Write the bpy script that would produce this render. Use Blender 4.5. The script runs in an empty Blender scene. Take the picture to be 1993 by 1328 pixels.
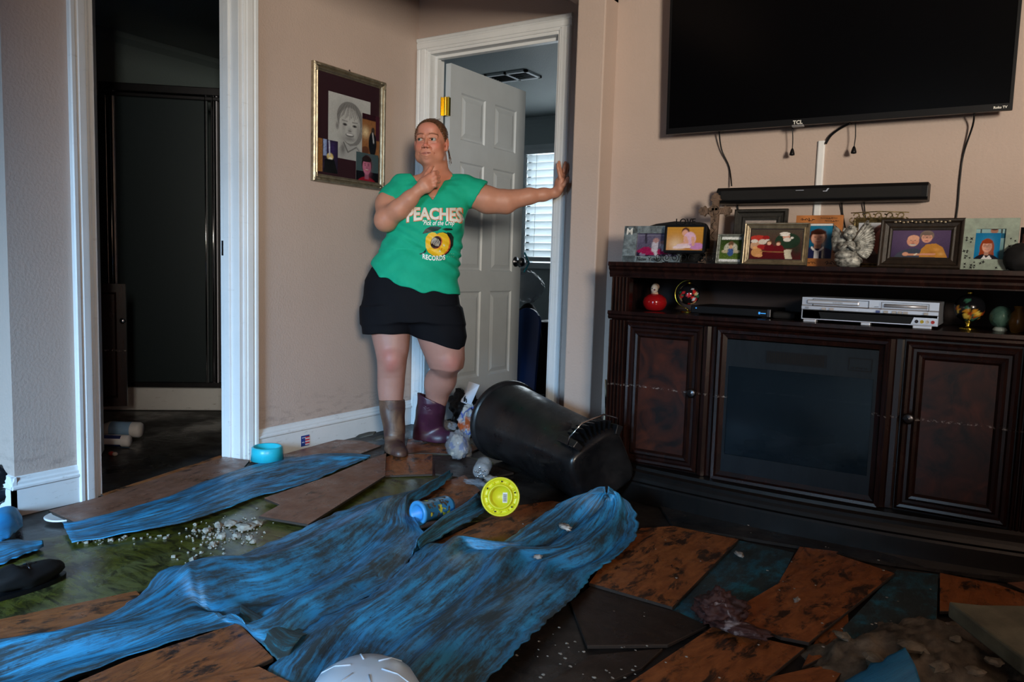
import bpy, bmesh, math, random
import numpy as np
from mathutils import Vector, Matrix, noise
from mathutils.bvhtree import BVHTree
random.seed(7)
C = bpy.context.scene.collection
SC = bpy.context.scene

# ------------------------------------------------------------------ camera
F = 1500.0
CX, CY = 996.5, 664.0
O = np.array([0.0, 0.0, 0.9])
_yaw, _pit, _rol = [math.radians(v) for v in (-32.8, 5.45, 1.73)]
cf = np.array([math.sin(_yaw)*math.cos(_pit), math.cos(_yaw)*math.cos(_pit), -math.sin(_pit)])
_r = np.array([math.cos(_yaw), -math.sin(_yaw), 0.0])
_u = np.cross(_r, cf)
cr = _r*math.cos(_rol) + _u*math.sin(_rol)
cu = -_r*math.sin(_rol) + _u*math.cos(_rol)
cam_d = bpy.data.cameras.new('camera')
cam = bpy.data.objects.new('camera', cam_d)
C.objects.link(cam)
cam_d.sensor_width = 36.0
cam_d.lens = F/1993.0*36.0
cam_d.clip_start = 0.02
cam.matrix_world = Matrix(((cr[0], cu[0], -cf[0], O[0]), (cr[1], cu[1], -cf[1], O[1]), (cr[2], cu[2], -cf[2], O[2]), (0, 0, 0, 1)))
SC.camera = cam
SC.view_settings.view_transform = 'Standard'
SC.view_settings.look = 'None'
SC.view_settings.gamma = 1.0
SC.view_settings.use_curve_mapping = False
SC.view_settings.exposure = 0.0
SC.cycles.max_bounces = 7
SC.cycles.diffuse_bounces = 4
SC.cycles.glossy_bounces = 3
SC.cycles.transmission_bounces = 6
SC.cycles.transparent_max_bounces = 8
SC.cycles.caustics_reflective = False
SC.cycles.caustics_refractive = False
SC.cycles.sample_clamp_indirect = 4.0

# ------------------------------------------------------------------ light
world = bpy.data.worlds.new('overcast')
SC.world = world
world.use_nodes = True
world.node_tree.nodes['Background'].inputs[0].default_value = (0.80, 0.92, 1.0, 1)
world.node_tree.nodes['Background'].inputs[1].default_value = 1.5

def area(name, loc, target, sx, sy, power, col):
    l = bpy.data.lights.new(name, 'AREA')
    l.shape = 'RECTANGLE'; l.size = sx; l.size_y = sy
    l.energy = power; l.color = col
    o = bpy.data.objects.new(name, l); C.objects.link(o)
    o.location = loc
    d = Vector(target) - Vector(loc)
    o.rotation_euler = d.to_track_quat('-Z', 'Y').to_euler()
    o['kind'] = 'helper'
    return o
area('window_daylight', (2.93, -2.45, 1.62), (-1.7, 3.0, 1.2), 0.75, 0.95, 368, (1.0, 0.90, 0.74))
pd = area('patio_daylight', (-1.0, -3.2, 1.45), (-2.95, 1.9, -0.95), 1.1, 1.0, 60, (0.40, 0.69, 1.0))
pd.data.spread = math.radians(56)
area('bedroom_window_daylight', (-3.3, 6.35, 1.6), (-3.1, 5.8, 1.3), 1.2, 1.2, 20, (0.85, 0.95, 1.0))
area('bedroom_daylight_fill', (-3.0, 5.70, 1.3), (-2.9, 3.6, 1.2), 0.8, 0.8, 7, (0.82, 0.93, 1.0))

# ------------------------------------------------------------------ helpers
def ray(x, y): return cf + cr*((x-CX)/F) - cu*((y-CY)/F)
def on(x, y, ax, v):
    d = ray(x, y); return O + d*((v-O[ax])/d[ax])
def fl(x, y, z=0.0): return on(x, y, 2, z)
def oy(x, y, Y): return on(x, y, 1, Y)
def ox(x, y, X): return on(x, y, 0, X)

def tag(o, label=None, cat=None, group=None, kind=None):
    if label: o['label'] = label
    if cat: o['category'] = cat
    if group: o['group'] = group
    if kind: o['kind'] = kind
    return o
def empty(name, loc, rz=0.0, label=None, cat=None, group=None):
    o = bpy.data.objects.new(name, None); C.objects.link(o)
    o.empty_display_size = 0.05
    o.location = [float(v) for v in loc]; o.rotation_euler = (0, 0, rz)
    return tag(o, label, cat, group)
def copy_tree(o, parent=None):
    c = o.copy(); C.objects.link(c); c.parent = parent
    for ch in list(o.children): copy_tree(ch, c)
    return c

class MB:
    def __init__(s): s.v = []; s.f = []; s.c = []; s.uv = {}; s.col = (1, 1, 1)
    def add(s, vs, fs, col=None):
        b = len(s.v); s.v += [tuple(float(k) for k in q) for q in vs]
        s.f += [tuple(i+b for i in q) for q in fs]
        s.c += [col or s.col]*len(vs)
        return b
    def box(s, a, b, col=None, M=None):
        x0, y0, z0 = a; x1, y1, z1 = b
        vs = [(x0,y0,z0),(x1,y0,z0),(x1,y1,z0),(x0,y1,z0),(x0,y0,z1),(x1,y0,z1),(x1,y1,z1),(x0,y1,z1)]
        if M is not None: vs = [tuple(M @ Vector(q)) for q in vs]
        s.add(vs, [(0,3,2,1),(4,5,6,7),(0,1,5,4),(1,2,6,5),(2,3,7,6),(3,0,4,7)], col)
        return s
    def prism(s, pts, z0, z1, col=None):   # pts 2d in xy
        n = len(pts)
        vs = [(p[0], p[1], z0) for p in pts] + [(p[0], p[1], z1) for p in pts]
        a = sum(pts[i][0]*pts[(i+1) % n][1]-pts[(i+1) % n][0]*pts[i][1] for i in range(n))
        idx = list(range(n))
        fs = [tuple(reversed(idx)), tuple(i+n for i in idx)] + [(i, (i+1) % n, (i+1) % n+n, i+n) for i in range(n)]
        if a < 0: fs = [tuple(reversed(q)) for q in fs]
        s.add(vs, fs, col); return s
    def extr(s, prof, p0, p1, A, B, col=None):  # profile (a,b) swept from p0 to p1
        p0 = np.array(p0, float); p1 = np.array(p1, float); A = np.array(A, float); B = np.array(B, float)
        n = len(prof)
        vs = [p0+A*a+B*b for a, b in prof] + [p1+A*a+B*b for a, b in prof]
        fs = [tuple(range(n)), tuple(range(2*n-1, n-1, -1))] + [(i, i+n, (i+1) % n+n, (i+1) % n) for i in range(n)]
        s.add(vs, fs, col); return s
    def lathe(s, prof, c=(0, 0, 0), n=28, M=None, col=None, sx=1, sy=1):
        vs = []
        for r, z in prof:
            for k in range(n):
                t = 2*math.pi*k/n; vs.append((c[0]+r*math.cos(t)*sx, c[1]+r*math.sin(t)*sy, c[2]+z))
        if M is not None: vs = [tuple(M @ Vector(q)) for q in vs]
        fs = []
        m = len(prof)
        for i in range(m-1):
            for k in range(n):
                fs.append((i*n+k, i*n+(k+1) % n, (i+1)*n+(k+1) % n, (i+1)*n+k))
        if prof[0][0] > 1e-6: fs.append(tuple(reversed(range(n))))
        if prof[-1][0] > 1e-6: fs.append(tuple((m-1)*n+k for k in range(n)))
        s.add(vs, fs, col); return s
    def tube(s, pts, r, n=8, col=None, closed=False):
        P = [np.array(p, float) for p in pts]
        m = len(P); vs = []
        rr = r if hasattr(r, '__len__') else [r]*m
        up = np.array([0.13, 0.21, 0.97])
        for i in range(m):
            a = P[max(i-1, 0)] if not closed else P[i-1]
            b = P[min(i+1, m-1)] if not closed else P[(i+1) % m]
            t = b-a; t = t/(np.linalg.norm(t)+1e-12)
            x = np.cross(t, up)
            if np.linalg.norm(x) < 0.05: x = np.cross(t, np.array([1.0, 0, 0]))
            x /= np.linalg.norm(x); y = np.cross(t, x)
            for k in range(n):
                q = 2*math.pi*k/n; vs.append(P[i]+(x*math.cos(q)+y*math.sin(q))*rr[i])
        fs = []
        for i in range(m if closed else m-1):
            for k in range(n):
                j = (i+1) % m
                fs.append((i*n+k, i*n+(k+1) % n, j*n+(k+1) % n, j*n+k))
        if not closed:
            fs.append(tuple(reversed(range(n)))); fs.append(tuple((m-1)*n+k for k in range(n)))
        s.add(vs, fs, col); return s
    def ell(s, c, r, nu=16, nv=10, M=None, col=None):
        prof = [(max(math.sin(math.pi*i/nv), 0), -math.cos(math.pi*i/nv)) for i in range(nv+1)]
        vs = []
        for a, z in prof:
            for k in range(nu):
                t = 2*math.pi*k/nu; vs.append((c[0]+r[0]*a*math.cos(t), c[1]+r[1]*a*math.sin(t), c[2]+r[2]*z))
        if M is not None: vs = [tuple(M @ Vector(q)) for q in vs]
        fs = [(i*nu+k, i*nu+(k+1) % nu, (i+1)*nu+(k+1) % nu, (i+1)*nu+k) for i in range(nv) for k in range(nu)]
        s.add(vs, fs, col); return s
    def mesh(s, name):
        me = bpy.data.meshes.new(name); me.from_pydata(s.v, [], s.f)
        at = me.color_attributes.new('Col', 'FLOAT_COLOR', 'POINT')
        at.data.foreach_set('color', np.array([tuple(c[:3])+(1.0,) for c in s.c], dtype=np.float32).ravel())
        return me
    def build(s, name, mat, parent=None, smooth=False, bevel=0.0, weld=False, seg=2, subdiv=0, solid=0.0, local=False):
        me = s.mesh(name); me.materials.append(mat)
        if weld:
            bm = bmesh.new(); bm.from_mesh(me); bmesh.ops.remove_doubles(bm, verts=bm.verts, dist=1e-5)
            bmesh.ops.recalc_face_normals(bm, faces=bm.faces); bm.to_mesh(me); bm.free()
        o = bpy.data.objects.new(name, me); C.objects.link(o)
        if parent is not None:
            o.parent = parent
            if not local:   # vertices were given in world space
                o.matrix_parent_inverse = winv(parent)
        if smooth: me.polygons.foreach_set('use_smooth', [True]*len(me.polygons))
        if bevel:
            b = o.modifiers.new('bevel', 'BEVEL'); b.width = bevel; b.segments = seg; b.limit_method = 'ANGLE'
        if solid:
            b = o.modifiers.new('solid', 'SOLIDIFY'); b.thickness = solid; b.offset = 1
        if subdiv:
            b = o.modifiers.new('sub', 'SUBSURF'); b.levels = subdiv; b.render_levels = subdiv
        return o
def wmat(o):
    m = Matrix.LocRotScale(o.location, o.rotation_euler, o.scale)
    if o.parent is not None: m = wmat(o.parent) @ o.matrix_parent_inverse @ m
    return m
def winv(o): return wmat(o).inverted()
def struct(name, mb, mat, **k):
    o = mb.build(name, mat, **k); o['kind'] = 'structure'; return o

# ------------------------------------------------------------------ materials
def srgb(r, g, b):
    f = lambda c: (c/255/12.92) if c/255 <= 0.04045 else ((c/255+0.055)/1.055)**2.4
    return (f(r), f(g), f(b))
class NT:
    def __init__(s, name, rough=0.6, metal=0.0, spec=0.5):
        s.m = bpy.data.materials.new(name); s.m.use_nodes = True
        s.t = s.m.node_tree; s.n = s.t.nodes; s.b = s.n['Principled BSDF']
        s.b.inputs['Roughness'].default_value = rough; s.b.inputs['Metallic'].default_value = metal
        s.b.inputs['Specular IOR Level'].default_value = spec
    def link(s, a, b): s.t.links.new(a, b)
    def coord(s, kind='Object', scale=(1, 1, 1), rot=(0, 0, 0)):
        t = s.n.new('ShaderNodeTexCoord'); m = s.n.new('ShaderNodeMapping')
        m.inputs['Scale'].default_value = scale; m.inputs['Rotation'].default_value = rot
        s.link(t.outputs[kind], m.inputs[0]); return m.outputs[0]
    def noise(s, co, scale, detail=6, rough=0.6, dist=0.0):
        n = s.n.new('ShaderNodeTexNoise'); s.link(co, n.inputs['Vector'])
        n.inputs['Scale'].default_value = scale; n.inputs['Detail'].default_value = detail
        n.inputs['Roughness'].default_value = rough; n.inputs['Distortion'].default_value = dist
        return n.outputs['Fac']
    def ramp(s, fac, stops):
        r = s.n.new('ShaderNodeValToRGB'); s.link(fac, r.inputs[0])
        e = r.color_ramp.elements
        while len(e) < len(stops): e.new(0.5)
        for q, (p, c) in zip(e, stops):
            q.position = p; q.color = (tuple(c)+(1,)) if hasattr(c, '__len__') else (c, c, c, 1)
        return r.outputs[0]
    def mix(s, fac, a, b, mode='MIX'):
        m = s.n.new('ShaderNodeMix'); m.data_type = 'RGBA'; m.blend_type = mode
        for sock, v in ((m.inputs[0], fac), (m.inputs[6], a), (m.inputs[7], b)):
            if hasattr(v, 'is_linked') or hasattr(v, 'links'): s.link(v, sock)
            elif hasattr(v, '__len__'): sock.default_value = tuple(v)+(1,)
            else: sock.default_value = v
        return m.outputs[2]
    def base(s, c):
        if hasattr(c, '__len__'): s.b.inputs['Base Color'].default_value = tuple(c)+(1,)
        else: s.link(c, s.b.inputs['Base Color'])
    def bump(s, h, strength=0.2, dist=0.01):
        b = s.n.new('ShaderNodeBump'); b.inputs['Strength'].default_value = strength; b.inputs['Distance'].default_value = dist
        s.link(h, b.inputs['Height']); s.link(b.outputs[0], s.b.inputs['Normal'])
    def rough(s, c): s.link(c, s.b.inputs['Roughness'])
def plain(name, col, rough=0.6, metal=0.0, spec=0.5, var=0.06, scale=14, bump=0.0):
    t = NT(name, rough, metal, spec); co = t.coord()
    n = t.noise(co, scale)
    lo = tuple(max(0, c*(1-var*2)) for c in col); hi = tuple(min(1, c*(1+var)) for c in col)
    t.base(t.ramp(n, [(0.3, lo), (0.7, hi)]))
    if bump: t.bump(t.noise(co, scale*6), bump, 0.003)
    return t.m
def vcol(name, rough=0.55, spec=0.4, bump=0.0, sss=0.0):
    t = NT(name, rough, 0, spec); a = t.n.new('ShaderNodeAttribute'); a.attribute_name = 'Col'
    n = t.noise(t.coord(), 40, 3)
    t.base(t.mix(1.0, a.outputs[0], t.ramp(n, [(0.3, (.93, .93, .93)), (0.7, (1, 1, 1))]), 'MULTIPLY'))
    if bump: t.bump(t.noise(t.coord(), 350, 3), bump, 0.001)
    if sss:
        t.b.inputs['Subsurface Weight'].default_value = sss
        t.b.inputs['Subsurface Radius'].default_value = (0.012, 0.005, 0.003)
        t.b.inputs['Subsurface Scale'].default_value = 0.6
    return t.m
def wall_mat(name, col, grime=True):
    t = NT(name, 0.62, 0, 0.25); co = t.coord()
    c = t.ramp(t.noise(co, 1.3, 4), [(0.3, tuple(k*0.93 for k in col)), (0.7, tuple(k*1.03 for k in col))])
    sp = t.ramp(t.noise(co, 55, 2), [(0.71, 0.0), (0.76, 1.0)])
    c = t.mix(t.mix(0.12, (0, 0, 0), sp), c, (0.10, 0.08, 0.07))
    if grime:
        sx = t.n.new('ShaderNodeSeparateXYZ'); t.link(co, sx.inputs[0])
        g = t.ramp(sx.outputs[2], [(0.13, 1.0), (0.30, 0.0)])
        gn = t.ramp(t.noise(t.coord(scale=(3, 3, 11)), 4, 6), [(0.50, 0.0), (0.72, 0.55)])
        c = t.mix(t.mix(1.0, g, gn, 'MULTIPLY'), c, (0.12, 0.10, 0.09))
    t.base(c)
    t.bump(t.noise(co, 105, 3, 0.5), 0.35, 0.004)
    return t.m
M = {}
M['wall'] = wall_mat('painted_wall', (0.50, 0.395, 0.345))
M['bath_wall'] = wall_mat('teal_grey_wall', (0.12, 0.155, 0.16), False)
M['bed_wall'] = wall_mat('grey_wall', (0.52, 0.56, 0.57), False)
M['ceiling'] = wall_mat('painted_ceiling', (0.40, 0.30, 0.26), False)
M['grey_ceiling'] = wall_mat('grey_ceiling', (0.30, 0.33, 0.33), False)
def trim_mat():
    t = NT('white_trim', 0.42, 0, 0.4); co = t.coord()
    c = t.ramp(t.noise(co, 3, 5), [(0.3, (0.66, 0.68, 0.70)), (0.7, (0.76, 0.78, 0.80))])
    st = t.ramp(t.noise(t.coord(scale=(6, 6, 22)), 3, 8, 0.7), [(0.60, 0.0), (0.74, 0.7)])
    sx = t.n.new('ShaderNodeSeparateXYZ'); t.link(co, sx.inputs[0])
    g = t.ramp(sx.outputs[2], [(0.0, 1.0), (0.35, 0.25), (1.0, 0.35)])
    t.base(t.mix(t.mix(1.0, g, st, 'MULTIPLY'), c, (0.16, 0.12, 0.09)))
    t.bump(t.noise(co, 60, 3), 0.1, 0.002)
    return t.m
M['trim'] = trim_mat()
M['door'] = plain('white_door_paint', (0.55, 0.59, 0.63), 0.4, 0, 0.4, 0.03, 5)
def wood_floor(name, a, b, dirt=0.5, rough=0.42):
    t = NT(name, rough, 0, 0.4)
    co = t.coord('UV', (1, 1, 1))
    g = t.noise(t.coord('UV', (9, 2.2, 1)), 6, 8, 0.65, 0.6)
    c = t.ramp(g, [(0.32, a), (0.68, b)])
    d = t.noise(t.coord('UV', (2.6, 1.0, 1)), 7.5, 10, 0.76, 0.5)
    dm = t.ramp(d, [(dirt, 0.0), (dirt+0.07, 0.92)])
    c = t.mix(dm, c, (0.018, 0.013, 0.010))
    w = t.ramp(t.noise(co, 17, 5, 0.7), [(0.70, 0.0), (0.80, 0.5)])
    c = t.mix(w, c, (0.30, 0.25, 0.20))
    t.base(c)
    t.rough(t.ramp(t.noise(co, 9, 4), [(0.35, 0.20), (0.65, 0.6)]))
    t.bump(d, 0.35, 0.004)
    return t.m
M['plank'] = wood_floor('orange_laminate', (0.17, 0.052, 0.016), (0.36, 0.125, 0.038), 0.515)
M['plank_pale'] = wood_floor('brown_laminate', (0.14, 0.062, 0.038), (0.23, 0.105, 0.065), 0.575)
M['plank_dark'] = wood_floor('black_wet_laminate', (0.016, 0.011, 0.009), (0.035, 0.022, 0.016), 0.62)
M['edge'] = plain('wet_fibreboard', (0.03, 0.02, 0.015), 0.6)
def sheet_mat(name, a, b, dirt=0.5, sc=(22, 1.9, 1)):
    t = NT(name, 0.45, 0, 0.4)
    c = t.ramp(t.noise(t.coord('UV', (3, 1, 1)), 3.0, 5), [(0.35, a), (0.65, b)])
    d = t.noise(t.coord('UV', sc), 2.6, 10, 0.74, 0.15)
    d2 = t.noise(t.coord('UV', (3.4, 1.3, 1)), 3.0, 9, 0.78, 0.1)
    m = t.mix(0.5, d, d2)
    c = t.mix(t.ramp(m, [(dirt-0.055, 0.0), (dirt+0.0, 0.55), (dirt+0.05, 0.95)]), c, (0.032, 0.042, 0.042))
    spk = t.ramp(t.noise(t.coord('UV', (1, .6, 1)), 55, 4, .7), [(0.62, 0.0), (0.70, 0.85)])
    c = t.mix(spk, c, (0.02, 0.022, 0.022))
    t.base(c)
    t.rough(t.ramp(d2, [(0.35, 0.30), (0.65, 0.6)]))
    t.bump(t.noise(t.coord('UV', (26, 2.0, 1)), 5, 5), 0.35, 0.006)
    return t.m
M['sheet'] = sheet_mat('blue_underlay', (0.018, 0.18, 0.38), (0.045, 0.32, 0.60), 0.50)
M['sheet_clean'] = sheet_mat('bright_blue_plastic', (0.01, 0.16, 0.40), (0.015, 0.24, 0.52), 0.66)
M['sheet_dark'] = sheet_mat('muddy_blue_underlay', (0.02, 0.13, 0.20), (0.03, 0.22, 0.32), 0.46, (4, 4, 1))
def floor_mat():
    t = NT('wet_subfloor', 0.3, 0, 0.3); co = t.coord()
    c = t.ramp(t.noise(co, 5, 8, 0.7), [(0.35, (0.010, 0.009, 0.009)), (0.62, (0.035, 0.030, 0.027)), (0.75, (0.07, 0.06, 0.05))])
    sp = t.ramp(t.noise(co, 34, 6, 0.8), [(0.72, 0.0), (0.78, 0.8)])
    t.base(t.mix(sp, c, (0.16, 0.14, 0.12)))
    t.rough(t.ramp(t.noise(co, 3, 4), [(0.4, 0.16), (0.6, 0.55)]))
    t.bump(t.noise(co, 30, 6), 0.25, 0.004)
    return t.m
M['floor'] = floor_mat()
def vinyl_mat():
    t = NT('mossy_wet_vinyl', 0.2, 0, 0.5); co = t.coord('Object', (1, 1, 1), (0, 0, 0.4))
    n = t.noise(co, 2.1, 7, 0.6, 0.5)
    c = t.ramp(n, [(0.30, (0.022, 0.020, 0.004)), (0.48, (0.085, 0.085, 0.012)), (0.60, (0.12, 0.13, 0.05)), (0.74, (0.13, 0.15, 0.11))])
    d = t.ramp(t.noise(t.coord('Object', (1.6, 5, 1), (0, 0, 0.5)), 5, 9, 0.75, 1.0), [(0.46, 0.0), (0.60, 0.9)])
    t.base(t.mix(d, c, (0.012, 0.011, 0.006)))
    t.rough(t.ramp(n, [(0.4, 0.12), (0.6, 0.35)]))
    t.bump(t.noise(co, 26, 6), 0.3, 0.003)
    return t.m
M['vinyl'] = vinyl_mat()
M['black'] = plain('black_plastic', (0.004, 0.004, 0.005), 0.42, 0, 0.25, 0.05)
M['black_matte'] = plain('matte_black', (0.008, 0.008, 0.009), 0.75, 0, 0.3)
M['screen'] = plain('tv_screen', (0.0015, 0.0015, 0.002), 0.22, 0, 0.12, 0.02)
M['white'] = plain('white_plastic', (0.80, 0.81, 0.83), 0.45, 0, 0.4, 0.03)
M['print_white'] = plain('white_print', (0.75, 0.74, 0.70), 0.7, 0, 0.2, 0.05, 60)
M['gold'] = plain('brass', (0.85, 0.60, 0.08), 0.22, 1.0)
M['chrome'] = plain('chrome', (0.62, 0.62, 0.66), 0.15, 1.0)
M['steel'] = plain('dark_steel', (0.10, 0.10, 0.11), 0.3, 1.0)
M['silver'] = plain('silver_plastic', (0.62, 0.66, 0.76), 0.28, 0.55, 0.5, 0.02)
def cab_mat(name, a, b, burl=False, rough=0.27):
    t = NT(name, rough, 0, 0.36)
    sc = (1, 1, 1) if burl else (3, 3, 0.6)
    n = t.noise(t.coord('Object', sc), 9 if burl else 14, 8, 0.6, 1.6 if burl else 0.8)
    c = t.ramp(n, [(0.35, a), (0.68, b)])
    co = t.coord()
    sx = t.n.new('ShaderNodeSeparateXYZ'); t.link(co, sx.inputs[0])
    ml = t.n.new('ShaderNodeMath'); ml.operation = 'MULTIPLY_ADD'; ml.inputs[1].default_value = 0.010
    t.link(t.noise(t.coord('Object', (1, 1, 0.1)), 7, 3), ml.inputs[0]); t.link(sx.outputs[2], ml.inputs[2])
    band = t.ramp(ml.outputs[0], [(0.4515, 0.0), (0.4535, 1.0), (0.4555, 1.0), (0.4575, 0.0)])
    spk = t.ramp(t.noise(t.coord('Object', (1, 1, 1)), 90, 4, 0.7), [(0.50, 0.0), (0.60, 0.8)])
    c = t.mix(t.mix(1.0, band, spk, 'MULTIPLY'), c, (0.42, 0.38, 0.36))
    t.base(c)
    return t.m
M['cab'] = cab_mat('dark_cherry_wood', (0.007, 0.003, 0.0028), (0.022, 0.0075, 0.0058))
M['plinth'] = cab_mat('muddy_dark_wood', (0.002, 0.0017, 0.0017), (0.006, 0.004, 0.0035), False, 0.42)
M['burl'] = cab_mat('burl_veneer', (0.006, 0.002, 0.0015), (0.060, 0.0125, 0.0035), True, 0.36)
M['fire_trim'] = cab_mat('fireplace_metal', (0.008, 0.012, 0.018), (0.012, 0.018, 0.025), False, 0.4)
M['fire_trim'].node_tree.nodes['Principled BSDF'].inputs['Specular IOR Level'].default_value = 0.2
def glass(name, col, rough=0.05, alpha=0.3):
    t = NT(name, rough, 0, 0.5); t.base(col); t.b.inputs['Alpha'].default_value = alpha; return t.m
M['fire_glass'] = glass('smoked_fireplace_glass', (0.010, 0.020, 0.032), 0.12, 0.6)
M['fire_glass'].node_tree.nodes['Principled BSDF'].inputs['Specular IOR Level'].default_value = 0.22
M['shower_glass'] = glass('obscure_shower_glass', (0.020, 0.032, 0.038), 0.35, 0.85)
M['alu'] = plain('satin_aluminium', (0.62, 0.62, 0.70), 0.3, 0.15)
M['clear'] = glass('clear_plastic', (0.55, 0.60, 0.65), 0.1, 0.35)
M['bag'] = glass('translucent_bag', (0.34, 0.36, 0.40), 0.2, 0.38)
M['frost'] = glass('frosted_plastic', (0.62, 0.76, 0.92), 0.3, 0.88)
M['vc'] = vcol('printed_colour', 0.5)
M['vc_gloss'] = vcol('printed_gloss', 0.12, 0.5)
M['skin'] = vcol('skin', 0.48, 0.4, 0.12, 0.12)
M['plaster'] = plain('crumbled_plaster', (0.34, 0.32, 0.28), 0.8, 0, 0.2, 0.25, 60, 0.3)
M['wet_plaster'] = plain('wet_plaster_mud', (0.15, 0.13, 0.10), 0.5, 0, 0.4, 0.45, 14, 0.6)
M['darkwood'] = plain('dark_frame_wood', (0.022, 0.014, 0.009), 0.4, 0, 0.5, 0.3, 60, 0.4)
M['pewter'] = plain('antique_silver', (0.40, 0.34, 0.24), 0.35, 0.8, 0.5, 0.2, 40, 0.3)

# ------------------------------------------------------------------ room shell
XL, XB = -2.81, -2.93
YC, YT = 3.333, 3.22
ZT = 2.62
# left wall with the bathroom doorway
mb = MB(); mb.box((XB, 1.25, 0), (XL, 1.53, ZT)); mb.box((XB, 2.185, 0), (XL, YC+0.12, ZT)); mb.box((XB, 1.53, 2.07), (XL, 2.185, ZT))
struct('wall_left', mb, M['wall'])
mb = MB(); mb.box((-5.0, 1.25, 0), (XB, 1.37, ZT)); struct('wall_passage', mb, M['wall'])
mb = MB(); mb.box((-5.1, -3.5, 0), (-5.0, 1.37, ZT)); struct('wall_far_left', mb, M['wall'])
# wall with the bedroom doorway
mb = MB(); mb.box((XL, YC, 0), (-2.745, YC+0.12, ZT)); mb.box((-1.91, YC, 0), (-1.567, YC+0.12, ZT)); mb.box((-2.745, YC, 2.06), (-1.91, YC+0.12, ZT))
struct('wall_back', mb, M['wall'])
mb = MB(); mb.box((-1.705, 3.10, 0), (-1.567, YC, ZT)); struct('wall_pillar', mb, M['wall'], bevel=0.006)
mb = MB(); mb.box((-1.567, YT, 0), (3.0, YC, ZT)); struct('wall_television', mb, M['wall'])
mb = MB(); mb.box((3.0, -3.5, 0), (3.1, -2.95, ZT)); mb.box((3.0, -1.95, 0), (3.1, YC, ZT)); mb.box((3.0, -2.95, 0), (3.1, -1.95, 1.05)); mb.box((3.0, -2.95, 2.15), (3.1, -1.95, ZT))
struct('wall_right', mb, M['wall'])
mb = MB(); mb.box((-5.1, -3.6, 0), (-1.60, -3.5, ZT)); mb.box((-.1, -3.6, 0), (3.1, -3.5, ZT)); mb.box((-1.60, -3.6, 2.0), (-.1, -3.5, ZT))
struct('wall_rear', mb, M['wall'])
mb = MB(); mb.box((.38, -3.5, 0), (.48, -.64, ZT)); struct('light_blocker_tall', mb, M['wall'])  # unseen full-height wall, added to shade the near left wall from the window
mb = MB(); mb.box((1.55, -3.5, 0), (1.67, 1.2, 1.24)); struct('light_blocker_low', mb, M['wall'])  # unseen low wall, added to cut window light on floor and legs
# ceilings: low slope beside the pillar beam, flat elsewhere
mb = MB(); mb.extr([(-1.70, 2.125), (-2.93, 2.47), (-5.1, 2.47), (-5.1, 2.6), (-1.70, 2.6)], (0, -3.6, 0), (0, YC+0.12, 0), (1, 0, 0), (0, 0, 1))
struct('ceiling', mb, M['ceiling'])
mb = MB(); mb.box((-1.74, -3.6, 2.085), (-1.567, YC, 2.6)); struct('ceiling_beam', mb, M['ceiling'])
mb = MB(); mb.box((-1.567, -3.6, 2.42), (3.1, YC, 2.6)); struct('ceiling_right', mb, M['ceiling'])
mb = MB(); mb.box((-5.2, -3.6, -0.06), (3.1, 6.1, -0.001)); struct('floor', mb, M['floor'])
# bathroom shell
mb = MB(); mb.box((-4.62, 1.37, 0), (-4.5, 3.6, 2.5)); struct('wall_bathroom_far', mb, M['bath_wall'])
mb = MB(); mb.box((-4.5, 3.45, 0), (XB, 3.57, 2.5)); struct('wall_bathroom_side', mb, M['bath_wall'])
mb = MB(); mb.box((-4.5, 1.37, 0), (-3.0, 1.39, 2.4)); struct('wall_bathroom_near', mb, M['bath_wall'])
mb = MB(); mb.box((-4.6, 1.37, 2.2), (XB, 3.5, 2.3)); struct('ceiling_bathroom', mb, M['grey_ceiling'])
mb = MB(); mb.extr([(0, 0), (0.03, 0), (0.03, -0.03), (0, -0.06)], (-4.5, 1.39, 2.2), (-4.5, 3.45, 2.2), (1, 0, 0), (0, 0, 1)); struct('trim_bathroom', mb, M['bath_wall'])
# bedroom shell
YW = 5.85
wl = oy(1026, 400, YW)[0]; wz0 = oy(1055, 512, YW)[2]; wz1 = oy(1055, 293, YW)[2]; wr = wl+0.95
mb = MB(); mb.box((-4.3, YW, 0), (wl, YW+0.12, 2.4)); mb.box((wr, YW, 0), (-0.4, YW+0.12, 2.4)); mb.box((wl, YW, 0), (wr, YW+0.12, wz0)); mb.box((wl, YW, wz1), (wr, YW+0.12, 2.4))
struct('wall_bedroom_far', mb, M['bed_wall'])
mb = MB(); mb.box((-4.4, 3.453, 0), (-4.3, YW+.12, 2.4)); struct('wall_bedroom_left', mb, M['bed_wall'])
mb = MB(); mb.box((-0.5, 3.453, 0), (-0.4, YW, 2.4)); struct('wall_bedroom_right', mb, M['bed_wall'])
mb = MB(); mb.box((-1.91, 3.453, 0), (-0.4, 3.46, 2.4)); mb.box((-4.3, 3.453, 0), (-2.745, 3.46, 2.4)); mb.box((-2.745, 3.453, 2.06), (-1.91, 3.46, 2.4)); struct('wall_bedroom_near', mb, M['bed_wall'])
mb = MB(); mb.box((-4.3, 3.46, 2.2), (-0.4, YW+.12, 2.3)); struct('ceiling_bedroom', mb, M['grey_ceiling'])
mb = MB(); mb.extr([(0, 0), (-0.05, 0), (-0.045, -0.02), (-0.01, -0.05), (0, -0.07)], (-4.3, YW, 2.2), (-0.5, YW, 2.2), (0, 1, 0), (0, 0, 1)); struct('trim_bedroom', mb, M['bed_wall'])
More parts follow.
